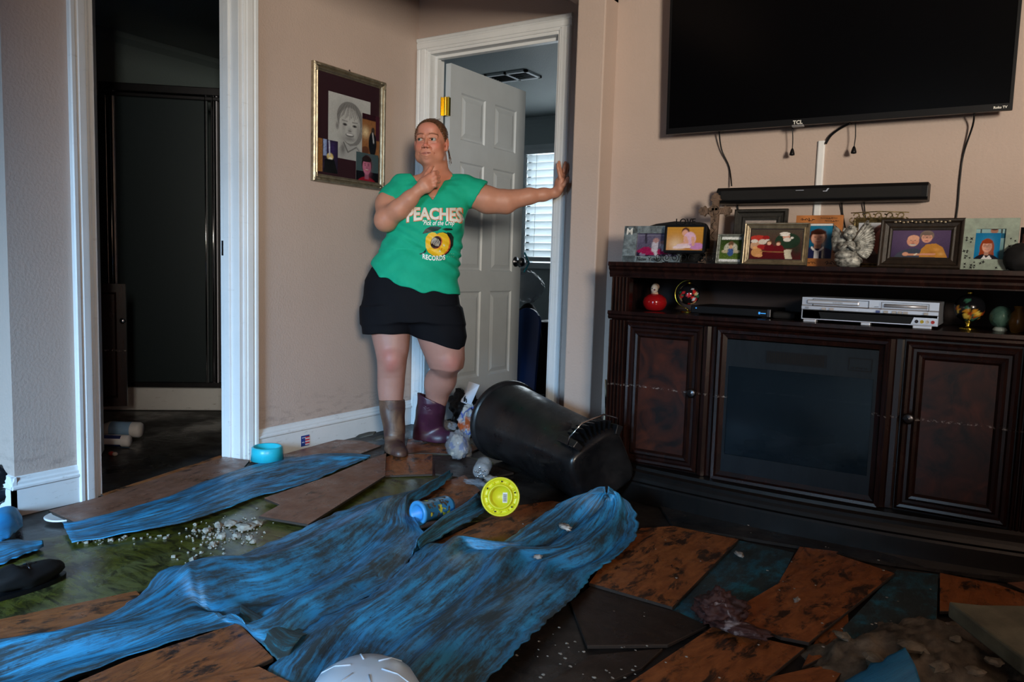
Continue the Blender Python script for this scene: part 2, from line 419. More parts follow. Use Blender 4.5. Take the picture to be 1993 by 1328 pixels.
# bedroom window: frame, glass and blind
mb = MB()
for a, b in (((wl-.05, YW-.02, wz0-.05), (wl, YW+.05, wz1+.05)), ((wr, YW-.02, wz0-.05), (wr+.05, YW+.05, wz1+.05)), ((wl, YW-.03, wz0-.05), (wr, YW+.05, wz0)), ((wl, YW-.02, wz1), (wr, YW+.05, wz1+.05))):
    mb.box(a, b)
win = struct('window_1', mb, M['trim'])
mb = MB(); mb.box((wl, YW+.06, wz0), (wr, YW+.064, wz1)); mb.build('pane', glass('window_glass', (0.8, 0.9, 1.0), 0.02, 0.12), win)
blind = empty('window_blind', (wl, YW-.02, wz0), 0, 'white horizontal slatted blind over the bright bedroom window', 'blind')
mb = MB(); mb.box((wl+.005, YW-.06, wz1-.035), (wr-.005, YW-.005, wz1)); mb.build('head_rail', M['white'], blind)
nsl = 14; stp = (wz1-wz0-.09)/nsl
slat_mat = NT('blind_slat', 0.5); slat_mat.base((0.8, 0.83, 0.85)); _tl = slat_mat.n.new('ShaderNodeBsdfTranslucent'); _tl.inputs[0].default_value = (.85, .9, .92, 1); _mx = slat_mat.n.new('ShaderNodeMixShader'); _mx.inputs[0].default_value = .55; slat_mat.link(slat_mat.b.outputs[0], _mx.inputs[1]); slat_mat.link(_tl.outputs[0], _mx.inputs[2]); slat_mat.link(_mx.outputs[0], slat_mat.n['Material Output'].inputs[0])
slat0 = None
for k in range(nsl):
    if slat0 is None:
        mb = MB(); mb.extr([(-.018, .026), (-.008, .010), (.006, -.010), (.016, -.026), (.018, -.026), (.008, -.010), (-.006, .011), (-.016, .026)], (wl+.01, 0, 0), (wr-.01, 0, 0), (0, 1, 0), (0, 0, 1))
        slat0 = mb.build('slat', slat_mat.m, blind, local=True); o = slat0
        o.location = (0-wl, 0.0, 0)
    else:
        o = slat0.copy(); C.objects.link(o)
    o.location = (-wl, -.012, .05+stp*(k+.5))
mb = MB(); mb.box((wl+.01, YW-.055, wz0+.012), (wr-.01, YW-.012, wz0+.05)); mb.build('bottom_rail', M['white'], blind)
for xx in (wl+.12, wr-.15):
    mb = MB(); mb.tube([(xx, YW-.060, wz0+.03), (xx, YW-.060, wz1-.02)], .0015, 5); mb.build('ladder_cord', M['white'], blind)
# rear window and patio opening (behind the photographer): frames and glass
for nm, a, b, hz in (('window_2', (3.0, -2.35, 1.05), (3.1, -1.35, 2.15), True), ('window_3', (-1.60, -3.6, 0.0), (-.1, -3.5, 2.0), False)):
    mb = MB()
    if hz:
        mb.box((3.0, -2.95, 1.05), (3.06, -2.90, 2.15)); mb.box((3.0, -2.0, 1.05), (3.06, -1.95, 2.15)); mb.box((3.0, -2.90, 1.05), (3.06, -2.0, 1.10)); mb.box((3.0, -2.90, 2.10), (3.06, -2.0, 2.15))
    else:
        mb.box((-1.6, -3.56, 0), (-1.55, -3.5, 2)); mb.box((-.15, -3.56, 0), (-.1, -3.5, 2)); mb.box((-1.55, -3.56, 1.95), (-.15, -3.5, 2)); mb.box((-.88, -3.56, 0), (-.82, -3.5, 1.95))
    struct(nm, mb, M['trim'])

# ------------------------------------------------------------------ casings, baseboards
CAS = [(0, 0), (0, .009), (.008, .012), (.013, .012), (.016, .016), (.022, .017), (.040, .019), (.046, .016), (.050, .016), (.054, .021), (.066, .022), (.070, .018), (.070, 0)]
def casing(name, p0, p1, A, B):
    mb = MB(); mb.extr(CAS, p0, p1, A, B); return struct(name, mb, M['trim'])
casing('trim_1', (XL, 1.53, 0), (XL, 1.53, 2.12), (0, -1, 0), (1, 0, 0))
casing('trim_2', (XL, 2.185, 0), (XL, 2.185, 2.12), (0, 1, 0), (1, 0, 0))
casing('trim_3', (XL, 1.46, 2.065), (XL, 2.255, 2.065), (0, 0, 1), (1, 0, 0))
mb = MB()   # jamb lining of the bathroom doorway with its stop
mb.box((XB-.005, 2.165, 0), (XL+.002, 2.186, 2.07)); mb.box((-2.90, 2.153, 0), (-2.862, 2.166, 2.06))
mb.box((XB-.005, 1.529, 0), (XL+.002, 1.55, 2.07)); mb.box((XB, 1.53, 2.05), (XL, 2.186, 2.072))
struct('door_1', mb, M['trim'], bevel=.002)
def part_box(name, a, b, mat, parent, **k):
    mb = MB(); mb.box(a, b); return mb.build(name, mat, parent, **k)
casing('trim_4', (-2.735, YC, 0), (-2.735, YC, 2.055), (-1, 0, 0), (0, -1, 0))
casing('trim_5', (-1.925, YC, 0), (-1.925, YC, 2.055), (1, 0, 0), (0, -1, 0))
casing('trim_6', (-2.807, YC, 2.045), (-1.853, YC, 2.045), (0, 0, 1), (0, -1, 0))
mb = MB()
mb.box((-2.746, YC-.002, 0), (-2.725, YC+.122, 2.05)); mb.box((-1.935, YC-.002, 0), (-1.909, YC+.122, 2.05)); mb.box((-2.725, YC-.002, 2.03), (-1.935, YC+.122, 2.06))
mb.box((-2.726, YC+.045, 0), (-2.712, YC+.08, 2.03)); mb.box((-1.948, YC+.045, 0), (-1.934, YC+.08, 2.03)); mb.box((-2.712, YC+.045, 2.015), (-1.948, YC+.08, 2.031))
jamb2 = struct('door_2', mb, M['trim'], bevel=.002)
BB = [(0, 0), (.014, 0), (.014, .092), (.019, .097), (.019, .104), (.013, .110), (.013, .118), (.009, .124), (.007, .134), (0, .137)]
def baseb(name, p0, p1, A):
    mb = MB(); mb.extr(BB, p0, p1, A, (0, 0, 1)); return struct(name, mb, M['trim'])
baseb('baseboard_left', (XL, 1.236, 0), (XL, 1.46, 0), (1, 0, 0))
bb2 = baseb('baseboard_right', (XL, 2.255, 0), (XL, YC, 0), (1, 0, 0))
baseb('baseboard_passage', (XL+.014, 1.25, 0), (-5.0, 1.25, 0), (0, -1, 0))
mb = MB(); bz = ox(594, 858, XL+.0147)
for i, (a, b, c) in enumerate((((-.026, -.026), (.026, .026), (0.02, 0.05, 0.25)), ((.0, .006), (.026, .013), (.7, .7, .72)), ((.0, -.008), (.026, -.001), (.7, .7, .72)), ((.0, -.022), (.026, -.015), (.7, .7, .72)), ((-.0, .013), (.026, .019), (.6, .03, .05)), ((0, -.001), (.026, .006), (.6, .03, .05)), ((0, -.015), (.026, -.008), (.6, .03, .05)))):
    mb.box((bz[0]+.0002*i, bz[1]+a[0], bz[2]+a[1]), (bz[0]+.0006+.0002*i, bz[1]+b[0], bz[2]+b[1]), c)
for k in range(5):
    yy, zz = bz[1]-.020+.008*(k % 3), bz[2]+(.014 if k < 3 else -.008)
    mb.box((bz[0]+.001, yy, zz), (bz[0]+.002, yy+.004, zz+.004), (.8, .8, .85))
tag(mb.build('flag_sticker', M['vc']), 'small stars and stripes flag sticker on the white baseboard below the portrait', 'sticker')
# strike plate, hinge
tr = ox(437.5, 482, XB+.02)
part_box('strike_plate', (-2.925, 2.1632, tr[2]-.035), (-2.895, 2.1655, tr[2]+.03), M['black'], bpy.data.objects['door_1'])
part_box('latch_hole', (-2.916, 2.1628, tr[2]-.015), (-2.906, 2.1633, tr[2]+.01), M['chrome'], bpy.data.objects['door_1'])

# ------------------------------------------------------------------ flat printed pictures
def paint(ops, nx, ny, asp=1.0, seed=0):
    X, Y = np.meshgrid((np.arange(nx)+.5)/nx, (np.arange(ny)+.5)/ny)
    img = np.zeros((ny, nx, 3)); rs = np.random.RandomState(seed)
    sf = 0.7/nx
    def put(mask, col):
        m = np.clip(mask, 0, 1)[..., None]; img[:] = img*(1-m)+np.array(srgb(*col))*m
    for op in ops:
        k = op[0]
        if k == 'bg': img[:] = srgb(*op[1])
        elif k == 'g':
            a, b = np.array(srgb(*op[1])), np.array(srgb(*op[2])); img[:] = a*Y[..., None]+b*(1-Y[..., None])
        elif k == 'r':
            x0, y0, x1, y1 = op[1:5]; put(((X > x0) & (X < x1) & (Y > y0) & (Y < y1)).astype(float), op[5])
        elif k == 'e':
            cx, cy, rx, ry = op[1:5]; a = math.radians(op[6]) if len(op) > 6 else 0
            dx, dy = (X-cx)*asp, (Y-cy)
            u, v = dx*math.cos(a)+dy*math.sin(a), -dx*math.sin(a)+dy*math.cos(a)
            d = (1-np.sqrt((u/(rx*asp))**2+(v/ry)**2))*min(rx, ry)
            put(d/sf+.5, op[5])
        elif k == 's':   # soft ellipse: cx cy rx ry col strength
            cx, cy, rx, ry = op[1:5]
            q = np.exp(-((X-cx)/rx)**2-((Y-cy)/ry)**2); put(q*op[6], op[5])
        elif k == 'l':
            x0, y0, x1, y1, w = op[1:6]
            L = (x1-x0)**2+(y1-y0)**2+1e-9; t = np.clip(((X-x0)*(x1-x0)+(Y-y0)*(y1-y0))/L, 0, 1)
            d = np.hypot(X-x0-t*(x1-x0), Y-y0-t*(y1-y0)); put((w-d)/sf+.5, op[6])
        elif k == 'p':
            P = op[1]; ins = np.zeros_like(X, bool); n = len(P)
            for i in range(n):
                (xa, ya), (xb, yb) = P[i], P[(i+1) % n]
                c = ((ya > Y) != (yb > Y)) & (X < (xb-xa)*(Y-ya)/((yb-ya)+1e-12)+xa); ins ^= c
            put(ins.astype(float), op[2])
        elif k == 'n':
            img[:] = np.clip(img*(1+op[1]*rs.randn(ny, nx, 1)), 0, 1)
        elif k == 'grain':   # vertical/horizontal streaks
            q = np.convolve(rs.randn(ny), np.ones(2)/2, 'same')[:, None, None]; img[:] = np.clip(img*(1+op[1]*q), 0, 1)
    return img
def picture(name, w, h, ops, parent, Mx, nx=64, mat=None, seed=0, thick=0.001):
    """Flat print in the local x/z plane facing -y, lower left corner at Mx's origin."""
    ny = max(8, int(nx*h/w)); img = paint(ops, nx, ny, w/h, seed)
    mb = MB()
    # one small quad per cell corner grid, colours at vertices
    vs = []; cs = []
    for j in range(ny):
        for i in range(nx):
            vs.append((w*i/(nx-1), 0, h*j/(ny-1))); cs.append(tuple(img[j, i]))
    fs = [(j*nx+i, j*nx+i+1, (j+1)*nx+i+1, (j+1)*nx+i) for j in range(ny-1) for i in range(nx-1)]
    b = len(vs)
    vs += [(0, thick, 0), (w, thick, 0), (w, thick, h), (0, thick, h)]; cs += [(.5, .5, .5)]*4
    fs += [(b+3, b+2, b+1, b)]
    vs = [tuple(Mx @ Vector(q)) for q in vs]
    mb.v = vs; mb.f = fs; mb.c = cs
    return mb.build(name, mat or M['vc_gloss'], parent)

def person_ops(cx, cy, s, hair, skin, shirt, asp=1.0, long=False, glasses=False, hat=None, a=1.0):
    """Head and shoulders; s = head height as a share of the picture height, a = picture aspect w/h."""
    x = lambda v: cx+v*s/a
    y = lambda v: cy+v*s
    rx = lambda v: v*s/a
    o = []
    dk = tuple(int(c*.78) for c in skin)
    if long:
        o += [('e', x(0), y(-.15), rx(.50), .78*s, hair), ('e', x(-.32), y(-.75), rx(.20), .5*s, hair), ('e', x(.32), y(-.75), rx(.20), .5*s, hair)]
    o += [('e', x(0), y(-1.35), rx(.95), .72*s, shirt), ('r', x(-.16), y(-.75), x(.16), y(-.35), dk),
          ('e', x(0), y(.07), rx(.42), .54*s, hair), ('e', x(0), y(-.04), rx(.34), .46*s, skin),
          ('s', x(.2), y(-.1), rx(.2), .5*s, dk, .6)]
    if hair != skin: o += [('e', x(-.10), y(.36), rx(.30), .16*s, hair), ('e', x(.14), y(.36), rx(.24), .15*s, hair)]
    for q in (-1, 1):
        o += [('e', x(.14*q), y(.02), rx(.055), .028*s, (60, 40, 35)), ('l', x(.14*q-.06), y(.11), x(.14*q+.06), y(.12), .012*s, hair if hair != skin else dk)]
        if glasses: o += [('e', x(.15*q), y(.01), rx(.11), .085*s, (40, 35, 40)), ('e', x(.15*q), y(.01), rx(.088), .066*s, tuple(min(255, c+8) for c in skin)), ('e', x(.15*q), y(.01), rx(.045), .025*s, (60, 40, 35))]
    if glasses: o += [('l', x(-.06), y(.02), x(.06), y(.02), .012*s, (40, 35, 40))]
    o += [('s', x(0), y(-.10), rx(.06), .07*s, dk, .8), ('e', x(0), y(-.25), rx(.14), .045*s, (170, 70, 70)), ('e', x(0), y(-.235), rx(.11), .022*s, (235, 220, 215))]
    if hat: o += [('e', x(0), y(.45), rx(.45), .22*s, hat), ('e', x(0), y(.30), rx(.46), .10*s, (235, 235, 235))]
    return o

# ------------------------------------------------------------------ framed pictures
FR = {
 'plain': [(0, 0), (0, .012), (1, .012), (1, 0)],
 'cove':  [(0, 0), (0, .016), (.12, .020), (.25, .019), (.40, .012), (.7, .008), (.85, .011), (1, .009), (1, 0)],
 'bead':  [(0, 0), (0, .014), (.2, .020), (.45, .017), (.55, .012), (.75, .016), (1, .010), (1, 0)],
}
def frame_ring(mb, w, h, b, prof, Mx):
    """Mitred ring in the local x/z plane, front towards -y; profile (fraction of border inward, depth)."""
    n = len(prof); vs = []
    for (cx_, cz_, sx, sz) in ((0, 0, 1, 1), (w, 0, -1, 1), (w, h, -1, -1), (0, h, 1, -1)):
        for f_, d in prof:
            vs.append(tuple(Mx @ Vector((cx_+sx*f_*b, -d, cz_+sz*f_*b))))
    fs = []
    for k in range(4):
        k2 = (k+1) % 4
        for i in range(n):
            j = (i+1) % n
            fs.append((k*n+i, k2*n+i, k2*n+j, k*n+j))
    mb.add(vs, [tuple(reversed(q)) for q in fs])
def framed(label, x0, x1, y0, y1, Y, b, style, fmat, ops, zb=0.9355, lean=7, rz=0.0, cat='picture frame', matcol=None, matw=0.0, nx=56, group='framed family pictures on the cabinet top', seed=0, name='picture_frame', prop=True):
    xc = (x0+x1)/2
    P0 = oy(x0, y1, Y); P1 = oy(x1, y1, Y); zt = oy(xc, y0, Y)[2]
    w = P1[0]-P0[0]; h = zt-zb
    c = ((P0[0]+P1[0])/2, Y, zb)
    root = empty(name, c, math.radians(rz), label, cat, group)
    Mw = Matrix.Translation(c) @ Matrix.Rotation(math.radians(rz), 4, 'Z') @ Matrix.Rotation(math.radians(-lean), 4, 'X') @ Matrix.Translation((-w/2, 0, 0))
    mb = MB(); frame_ring(mb, w, h, b, FR[style], Mw)
    fr = mb.build('frame', fmat, root, weld=True)
    mb = MB(); mb.box((b*.5, .0, b*.5), (w-b*.5, .006, h-b*.5), M=Mw); mb.build('backing', M['black_matte'], root)
    if matw:
        mb = MB(); mb.box((b*.9, -.004, b*.9), (w-b*.9, -.0025, h-b*.9), matcol, M=Mw); mb.build('mount', M['vc'], root)
    q = b*.95+matw
    picture('photograph', w-2*q, h-2*q, ops, root, Mw @ Matrix.Translation((q, -.0052, q)), nx, seed=seed)
    if prop:
        mb = MB(); mb.extr([(.0065, h*.62), (.010, h*.64), (h*.30, .006+h*.30*math.sin(math.radians(lean))), (h*.30-.006, .006+h*.30*math.sin(math.radians(lean)))], (w/2-.018, 0, 0), (w/2+.018, 0, 0), (0, 1, 0), (0, 0, 1))
        mb.v = [tuple(Mw @ Vector(v)) for v in mb.v]
        mb.build('easel_back', M['black_matte'], root)
    return root, Mw, w, h, fr

# portrait on the left wall: local x -> +Y, front faces +X
pa = ox(608, 117, XL); pb = ox(740, 370, XL)
pw = ox(744, 262, XL)[1]-ox(604, 235, XL)[1]; ph = ox(675, 140, XL)[2]-ox(670, 361, XL)[2]
pc = (XL+.004, ox(604, 235, XL)[1], ox(670, 361, XL)[2])
port = empty('wall_portrait', pc, 0, 'silver framed pencil portrait of a toddler on maroon mount hanging on the wall', 'picture')
Mp = Matrix.Translation(pc) @ Matrix(((0, -1, 0, 0), (1, 0, 0, 0), (0, 0, 1, 0), (0, 0, 0, 1)))
PF = [(0, 0), (0, .018), (.15, .024), (.35, .022), (.45, .016), (.6, .021), (.75, .018), (.85, .012), (1, .010), (1, 0)]
mb = MB(); frame_ring(mb, pw, ph, .036, PF, Mp); mb.build('frame', M['pewter'], port, weld=True)
for (x, z) in ((0, 0), (pw, 0), (pw, ph), (0, ph)):
    mb = MB(); sx = 1 if x == 0 else -1; sz = 1 if z == 0 else -1
    for k in range(5):
        mb.ell((x+sx*(.008+.007*k), -.022, z+sz*.012), (.006, .005, .006), 8, 6, M=Mp)
        if k: mb.ell((x+sx*.012, -.022, z+sz*(.008+.007*k)), (.006, .005, .006), 8, 6, M=Mp)
    mb.build('corner_ornament', M['pewter'], port, smooth=True)
mb = MB(); mb.box((.02, -.007, .02), (pw-.02, 0, ph-.02), (0.028, 0.006, 0.012), M=Mp); mb.build('mount', M['vc'], port)
iw, ih = pw-.072, ph-.072
def sub(name, u0, v0, u1, v1, ops, dep, nx, mat=None, seed=0):
    picture(name, (u1-u0)*iw, (v1-v0)*ih, ops, port, Mp @ Matrix.Translation((.036+u0*iw, -dep, .036+v0*ih)), nx, mat or M['vc'], seed)
pg = (120, 120, 120)
ops = [('g', (196, 198, 198), (186, 188, 186)),
  ('s', .48, .66, .30, .22, (120, 120, 120), .6),
  ('e', .50, .66, .30, .25, (128, 128, 128)), ('e', .55, .52, .27, .30, (128, 128, 128)),
  ('e', .50, .55, .245, .275, (192, 193, 192)), ('e', .50, .46, .21, .20, (194, 195, 194)),
  ('s', .36, .50, .05, .12, (150, 150, 150), .6), ('s', .70, .46, .05, .16, (130, 130, 130), .7),
  ('s', .50, .33, .18, .05, (120, 120, 120), .8)]
for k in range(16):
    t = -0.24+.032*k; ops.append(('l', .50+t*.5, .86, .48+t*1.15, .66+.03*math.sin(k*2.1), .006, (105+(k % 3)*18,)*3))
for q in (-1, 1):
    ops += [('e', .50+.115*q, .545, .052, .020, (90, 90, 90)), ('e', .50+.115*q, .545, .022, .016, (40, 40, 40)), ('l', .50+.06*q, .60, .50+.18*q, .605, .008, (130, 130, 130)), ('e', .50+.29*q, .50, .035, .06, (160, 160, 160)), ('s', .5+.29*q, .5, .03, .04, (100, 100, 100), .6)]
ops += [('s', .50, .47, .05, .04, (140, 140, 140), .8), ('l', .47, .455, .53, .455, .008, (110, 110, 110)), ('e', .50, .395, .10, .032, (95, 95, 95)), ('e', .50, .402, .085, .018, (215, 215, 215)),
  ('p', [(.20, 0), (.24, .16), (.36, .25), (.50, .22), (.66, .25), (.90, .12), (.95, 0)], (172, 173, 173)),
  ('l', .36, .26, .46, .12, .012, (100, 100, 100)), ('l', .46, .12, .66, .22, .010, (110, 110, 110)), ('s', .34, .16, .06, .10, (80, 80, 80), .7), ('l', .66, .22, .85, .08, .008, (120, 120, 120)), ('n', .05)]
sub('pencil_drawing', .155, .19, .84, .83, ops, .008, 110, seed=3)
sub('photograph', -.0, .025, .305, .35, [('bg', (40, 30, 50)), ('r', 0, 0, .25, 1, (150, 105, 60)), ('r', .25, .5, .45, 1, (150, 170, 215)), ('s', .7, .75, .25, .25, (60, 45, 100), .8), ('e', .60, .50, .16, .10, (225, 200, 130)), ('e', .62, .42, .10, .06, (245, 240, 220)), ('l', .55, .95, .58, .55, .03, (200, 205, 235)), ('p', [(.3, 0), (.35, .4), (.8, .42), (1, 0)], (12, 12, 14)), ('n', .15)], .0095, 30, M['vc_gloss'], 5)
sub('photograph', .70, .27, 1.0, .70, [('bg', (150, 100, 60)), ('r', 0, .85, 1, 1, (50, 20, 30)), ('r', .75, .4, 1, 1, (70, 30, 45)), ('s', .2, .55, .2, .12, (240, 215, 170), .9), ('e', .60, .30, .22, .30, (22, 24, 30)), ('e', .62, .62, .10, .08, (60, 50, 45)), ('l', .6, .55, .66, .35, .03, (200, 200, 205)), ('e', .2, .12, .2, .1, (100, 60, 40)), ('n', .12)], .0095, 34, M['vc_gloss'], 6)
sub('photograph', .60, .0, .98, .29, [('bg', (70, 90, 95)), ('r', 0, 0, 1, .35, (10, 12, 20))]+person_ops(.48, .55, .62, (40, 25, 25), (205, 120, 150), (150, 20, 40), a=1.15)+[('n', .06)], .011, 44, M['vc_gloss'], 7)
mb = MB(); mb.box((.03, -.0135, .03), (pw-.03, -.0130, ph-.03), M=Mp)
gp = mb.build('glazing', glass('picture_glass', (0.02, 0.02, 0.02), 0.08, 0.06), port)
mb = MB(); mb.tube([(XL+.012, pc[1]+pw*.5, pc[2]+ph-.004), (XL+.004, pc[1]+pw*.5, pc[2]+ph+.012)], .003, 6); mb.build('hanging_nail', M['steel'], port)

# ------------------------------------------------------------------ doors
def panel_door(name, W, H, T, panels, Mx, label=None):
    """Leaf in local x (width), y (thickness, front -y), z. panels: (x0,z0,x1,z1)."""
    root = empty(name, tuple(Mx.translation), 0)
    root['kind'] = 'structure'
    xs = sorted({0, W, *[p[0] for p in panels], *[p[2] for p in panels]}); zs = sorted({0, H, *[p[1] for p in panels], *[p[3] for p in panels]})
    mb = MB()
    def inside(a, b): return any(p[0]-1e-6 <= a and p[2]+1e-6 >= b[0] and p[1]-1e-6 <= b[1] and p[3]+1e-6 >= b[2] for p in panels)
    def quad(x0, z0, x1, z1, y, fl_=False):
        q = [(x0, y, z0), (x1, y, z0), (x1, y, z1), (x0, y, z1)]
        mb.add([tuple(Mx @ Vector(v)) for v in q], [(3, 2, 1, 0) if fl_ else (0, 1, 2, 3)])
    for i in range(len(xs)-1):
        for j in range(len(zs)-1):
            cx_, cz_ = (xs[i]+xs[i+1])/2, (zs[j]+zs[j+1])/2
            if any(p[0] < cx_ < p[2] and p[1] < cz_ < p[3] for p in panels): continue
            quad(xs[i], zs[j], xs[i+1], zs[j+1], 0); quad(xs[i], zs[j], xs[i+1], zs[j+1], T, True)
    for a, b in (((0, 0), (W, 0)), ((W, 0), (W, H)), ((W, H), (0, H)), ((0, H), (0, 0))):
        q = [(a[0], 0, a[1]), (b[0], 0, b[1]), (b[0], T, b[1]), (a[0], T, a[1])]
        mb.add([tuple(Mx @ Vector(v)) for v in q], [(3, 2, 1, 0)])
    mb.build('leaf', M['door'], root, weld=True)
    for (x0, z0, x1, z1) in panels:
        mb = MB()
        for side, y0, sg in ((0, 0, 1), (1, T, -1)):
            rings = [(0, 0), (.008, .009), (.018, .010), (.042, .002)]
            L = []
            for ins, dep in rings:
                y = y0+sg*dep
                L.append([(x0+ins, y, z0+ins), (x1-ins, y, z0+ins), (x1-ins, y, z1-ins), (x0+ins, y, z1-ins)])
            for a, b in zip(L, L[1:]):
                for k in range(4):
                    k2 = (k+1) % 4
                    q = [a[k], a[k2], b[k2], b[k]]
                    mb.add([tuple(Mx @ Vector(v)) for v in q], [(0, 1, 2, 3) if sg > 0 else (3, 2, 1, 0)])
            mb.add([tuple(Mx @ Vector(v)) for v in L[-1]], [(0, 1, 2, 3) if sg > 0 else (3, 2, 1, 0)])
        mb.build('panel', M['door'], root, weld=True)
    return root
# bedroom door standing open, hinged at the left jamb and running back into the bedroom
DW, DH = .765, 2.0
hx, hy = -2.690, 3.470
six = []
for x0, x1 in ((.10, .335), (.43, .665)):
    six += [(x0, 1.60, x1, 1.86), (x0, .86, x1, 1.48), (x0, .22, x1, .74)]
Md = Matrix.Translation((hx, hy, .012)) @ Matrix.Rotation(math.radians(89.3), 4, 'Z')
bd = panel_door('door_3', DW, DH, .035, six, Md)
mb = MB()
K = lambda x, y, z: tuple(Md @ Vector((x, y, z)))
kz = .925
for sg, y0 in ((-1, 0), (1, .035)):
    Mk = Md @ Matrix.Translation((DW-.062, y0, kz)) @ Matrix.Rotation(math.radians(90*(1 if sg < 0 else -1)), 4, 'X')
    mb.lathe([(.032, 0), (.032, .006), (.012, .010), (.011, .030), (.026, .038), (.030, .050), (.024, .064), (.0, .068)], n=18, M=Mk)
mb.build('knob', M['steel'], bd, smooth=True)
mb = MB(); mb.box((DW-.001, .008, kz-.03), (DW+.001, .027, kz+.03), M=Md); mb.build('latch_plate', M['steel'], bd)
for z in (.25, 1.775):
    mb = MB()
    mb.tube([(hx-.012, YC+.108, z-.05), (hx-.012, YC+.108, z+.05)], .007, 10)
    mb.box((hx-.036, YC+.048, z-.05), (hx-.0335, YC+.112, z+.05)); mb.box((hx-.012, YC+.112, z-.05), (hx+.003, YC+.137, z+.05))
    mb.box((hx-.034, YC+.110, z-.05), (hx+.012, YC+.113, z+.05))
    for zz in (-.03, 0, .03): mb.ell((hx-.033, YC+.07+.02*(zz > 0), z+zz), (.003, .004, .004), 8, 6)
    h_ = mb.build('hinge', M['gold'], bd, smooth=False, bevel=.001); h_['label'] = 'brass hinge'
# bathroom door: swung right back into the bathroom, only its edge shows
far = ox(206, 500, -3.55)
th = math.atan2(far[1]-1.565, far[0]+2.94)
Mb = Matrix.Translation((-2.94, 1.556, .012)) @ Matrix.Rotation(th, 4, 'Z')
bd2 = panel_door('door_4', .61, 2.0, .034, [(.09, 1.60, .26, 1.86), (.35, 1.60, .52, 1.86), (.09, .86, .26, 1.48), (.35, .86, .52, 1.48), (.09, .22, .26, .74), (.35, .22, .52, .74)], Mb)
mb = MB()
mb.lathe([(.028, 0), (.028, .008), (.012, .012), (.011, .045), (.0, .047)], n=16, M=Mb @ Matrix.Translation((.55, .0340, .91)) @ Matrix.Rotation(-math.pi/2, 4, 'X'))
mb.tube([tuple(Mb @ Vector(q)) for q in ((.55, .075, .91), (.50, .080, .912), (.45, .078, .908))], .009, 8)
mb.build('lever_handle', M['chrome'], bd2, smooth=True)

# ------------------------------------------------------------------ bathroom
sh = empty('shower_enclosure', (-4.2, 2.7, 0), 0, 'dark metal framed corner shower with obscure glass in the bathroom', 'shower')
A_ = np.array([-4.42, 2.47]); B_ = np.array([-3.86, 2.95]); A0 = np.array([-4.49, 2.30]); 
A0 = np.array([-4.495, 2.40]); 
dv = (B_-A_)/np.linalg.norm(B_-A_); nv = np.array([dv[1], -dv[0]])
def along(mb, p, q, off, w, z0, z1):
    d = (q-p)/np.linalg.norm(q-p); n = np.array([d[1], -d[0]])
    mb.prism([tuple(p+n*(off-w/2)), tuple(q+n*(off-w/2)), tuple(q+n*(off+w/2)), tuple(p+n*(off+w/2))], z0, z1)
def post(mb, p, w, z0, z1):
    mb.prism([(p[0]-w/2, p[1]-w/2), (p[0]+w/2, p[1]-w/2), (p[0]+w/2, p[1]+w/2), (p[0]-w/2, p[1]+w/2)], z0, z1)
L_ = np.linalg.norm(B_-A_)
for nm, z0, z1, w in (('header', 1.83, 1.875, .045), ('header_rail', 1.80, 1.822, .06), ('sill_rail', .135, .165, .05)):
    mb = MB(); along(mb, A_, B_, 0, w, z0, z1); along(mb, A0, A_, 0, w, z0, z1); mb.build(nm, M['steel'], sh, bevel=.004)
for s_, w, mt in ((0.0, .04, 'steel'), (.055, .022, 'steel'), (.075, .006, 'alu'), (L_-.165, .008, 'alu'), (L_-.13, .02, 'steel'), (L_-.102, .008, 'alu'), (L_-.085, .014, 'steel'), (L_-.062, .008, 'alu'), (L_-.045, .024, 'steel')):
    mb = MB(); p = A_+dv*s_; along(mb, p, p+dv*w, 0, .045, .16, 1.83); mb.build('frame_post', M[mt], sh, bevel=.003)
for s_ in (.062, L_-.16, L_-.118, L_-.074, L_-.035):
    p = A_+dv*s_+nv*.026; mb = MB(); mb.tube([(p[0], p[1], .165), (p[0], p[1], 1.83)], .0045, 12); mb.build('bright_rail', M['chrome'], sh, smooth=True)
mb = MB(); post(mb, A0, .03, .16, 1.83); mb.build('frame_post', M['steel'], sh)
mb = MB(); along(mb, A_+dv*.08, B_-dv*.15, 0, .008, .165, 1.80); mb.build('glass_panel', M['shower_glass'], sh)
mb = MB(); along(mb, A0, A_, 0, .008, .165, 1.80); mb.build('glass_panel', M['shower_glass'], sh)
mb = MB(); along(mb, A_-dv*.02, B_+dv*.3, .0, .10, 0, .135); along(mb, A0, A_, 0, .10, 0, .135); mb.build('shower_base', M['trim'], sh, bevel=.012)
# vanity
va = empty('vanity_cabinet', (-3.9, 1.65, 0), 0, 'dark brown vanity cabinet in the bathroom, its knobbed door standing open', 'cabinet')
vr = on(247, 700, 0, -3.55); vl = on(196, 700, 0, -3.62)
vz0 = on(247, 790, 0, -3.55)[2]; vz1 = on(247, 553, 0, -3.55)[2]
mb = MB(); mb.box((-4.48, 1.395, .09), (-3.66, 1.80, vz1+.02)); mb.build('carcase', M['cab'], va, bevel=.004)
mb = MB(); mb.box((-4.48, 1.395, 0), (-3.70, 1.74, .09)); mb.build('plinth', M['black_matte'], va)
vw = .40; ang_ = math.atan2(vr[1]-vl[1], vr[0]-vl[0])
Mv = Matrix.Translation((vr[0]-vw*math.cos(ang_), vr[1]-vw*math.sin(ang_), vz0)) @ Matrix.Rotation(ang_, 4, 'Z'); vh = vz1-vz0
mb = MB(); mb.box((0, 0, 0), (vw, .018, vh), M=Mv); dd = mb.build('door', M['cab'], va, bevel=.003)
mb = MB(); frame_ring(mb, vw, vh, .05, [(0, 0), (0, .010), (.8, .010), (1, .002), (1, 0)], Mv); mb.build('door_frame', M['cab'], dd, weld=True)
kz2 = on(245, 624, 0, -3.55)[2]-vz0
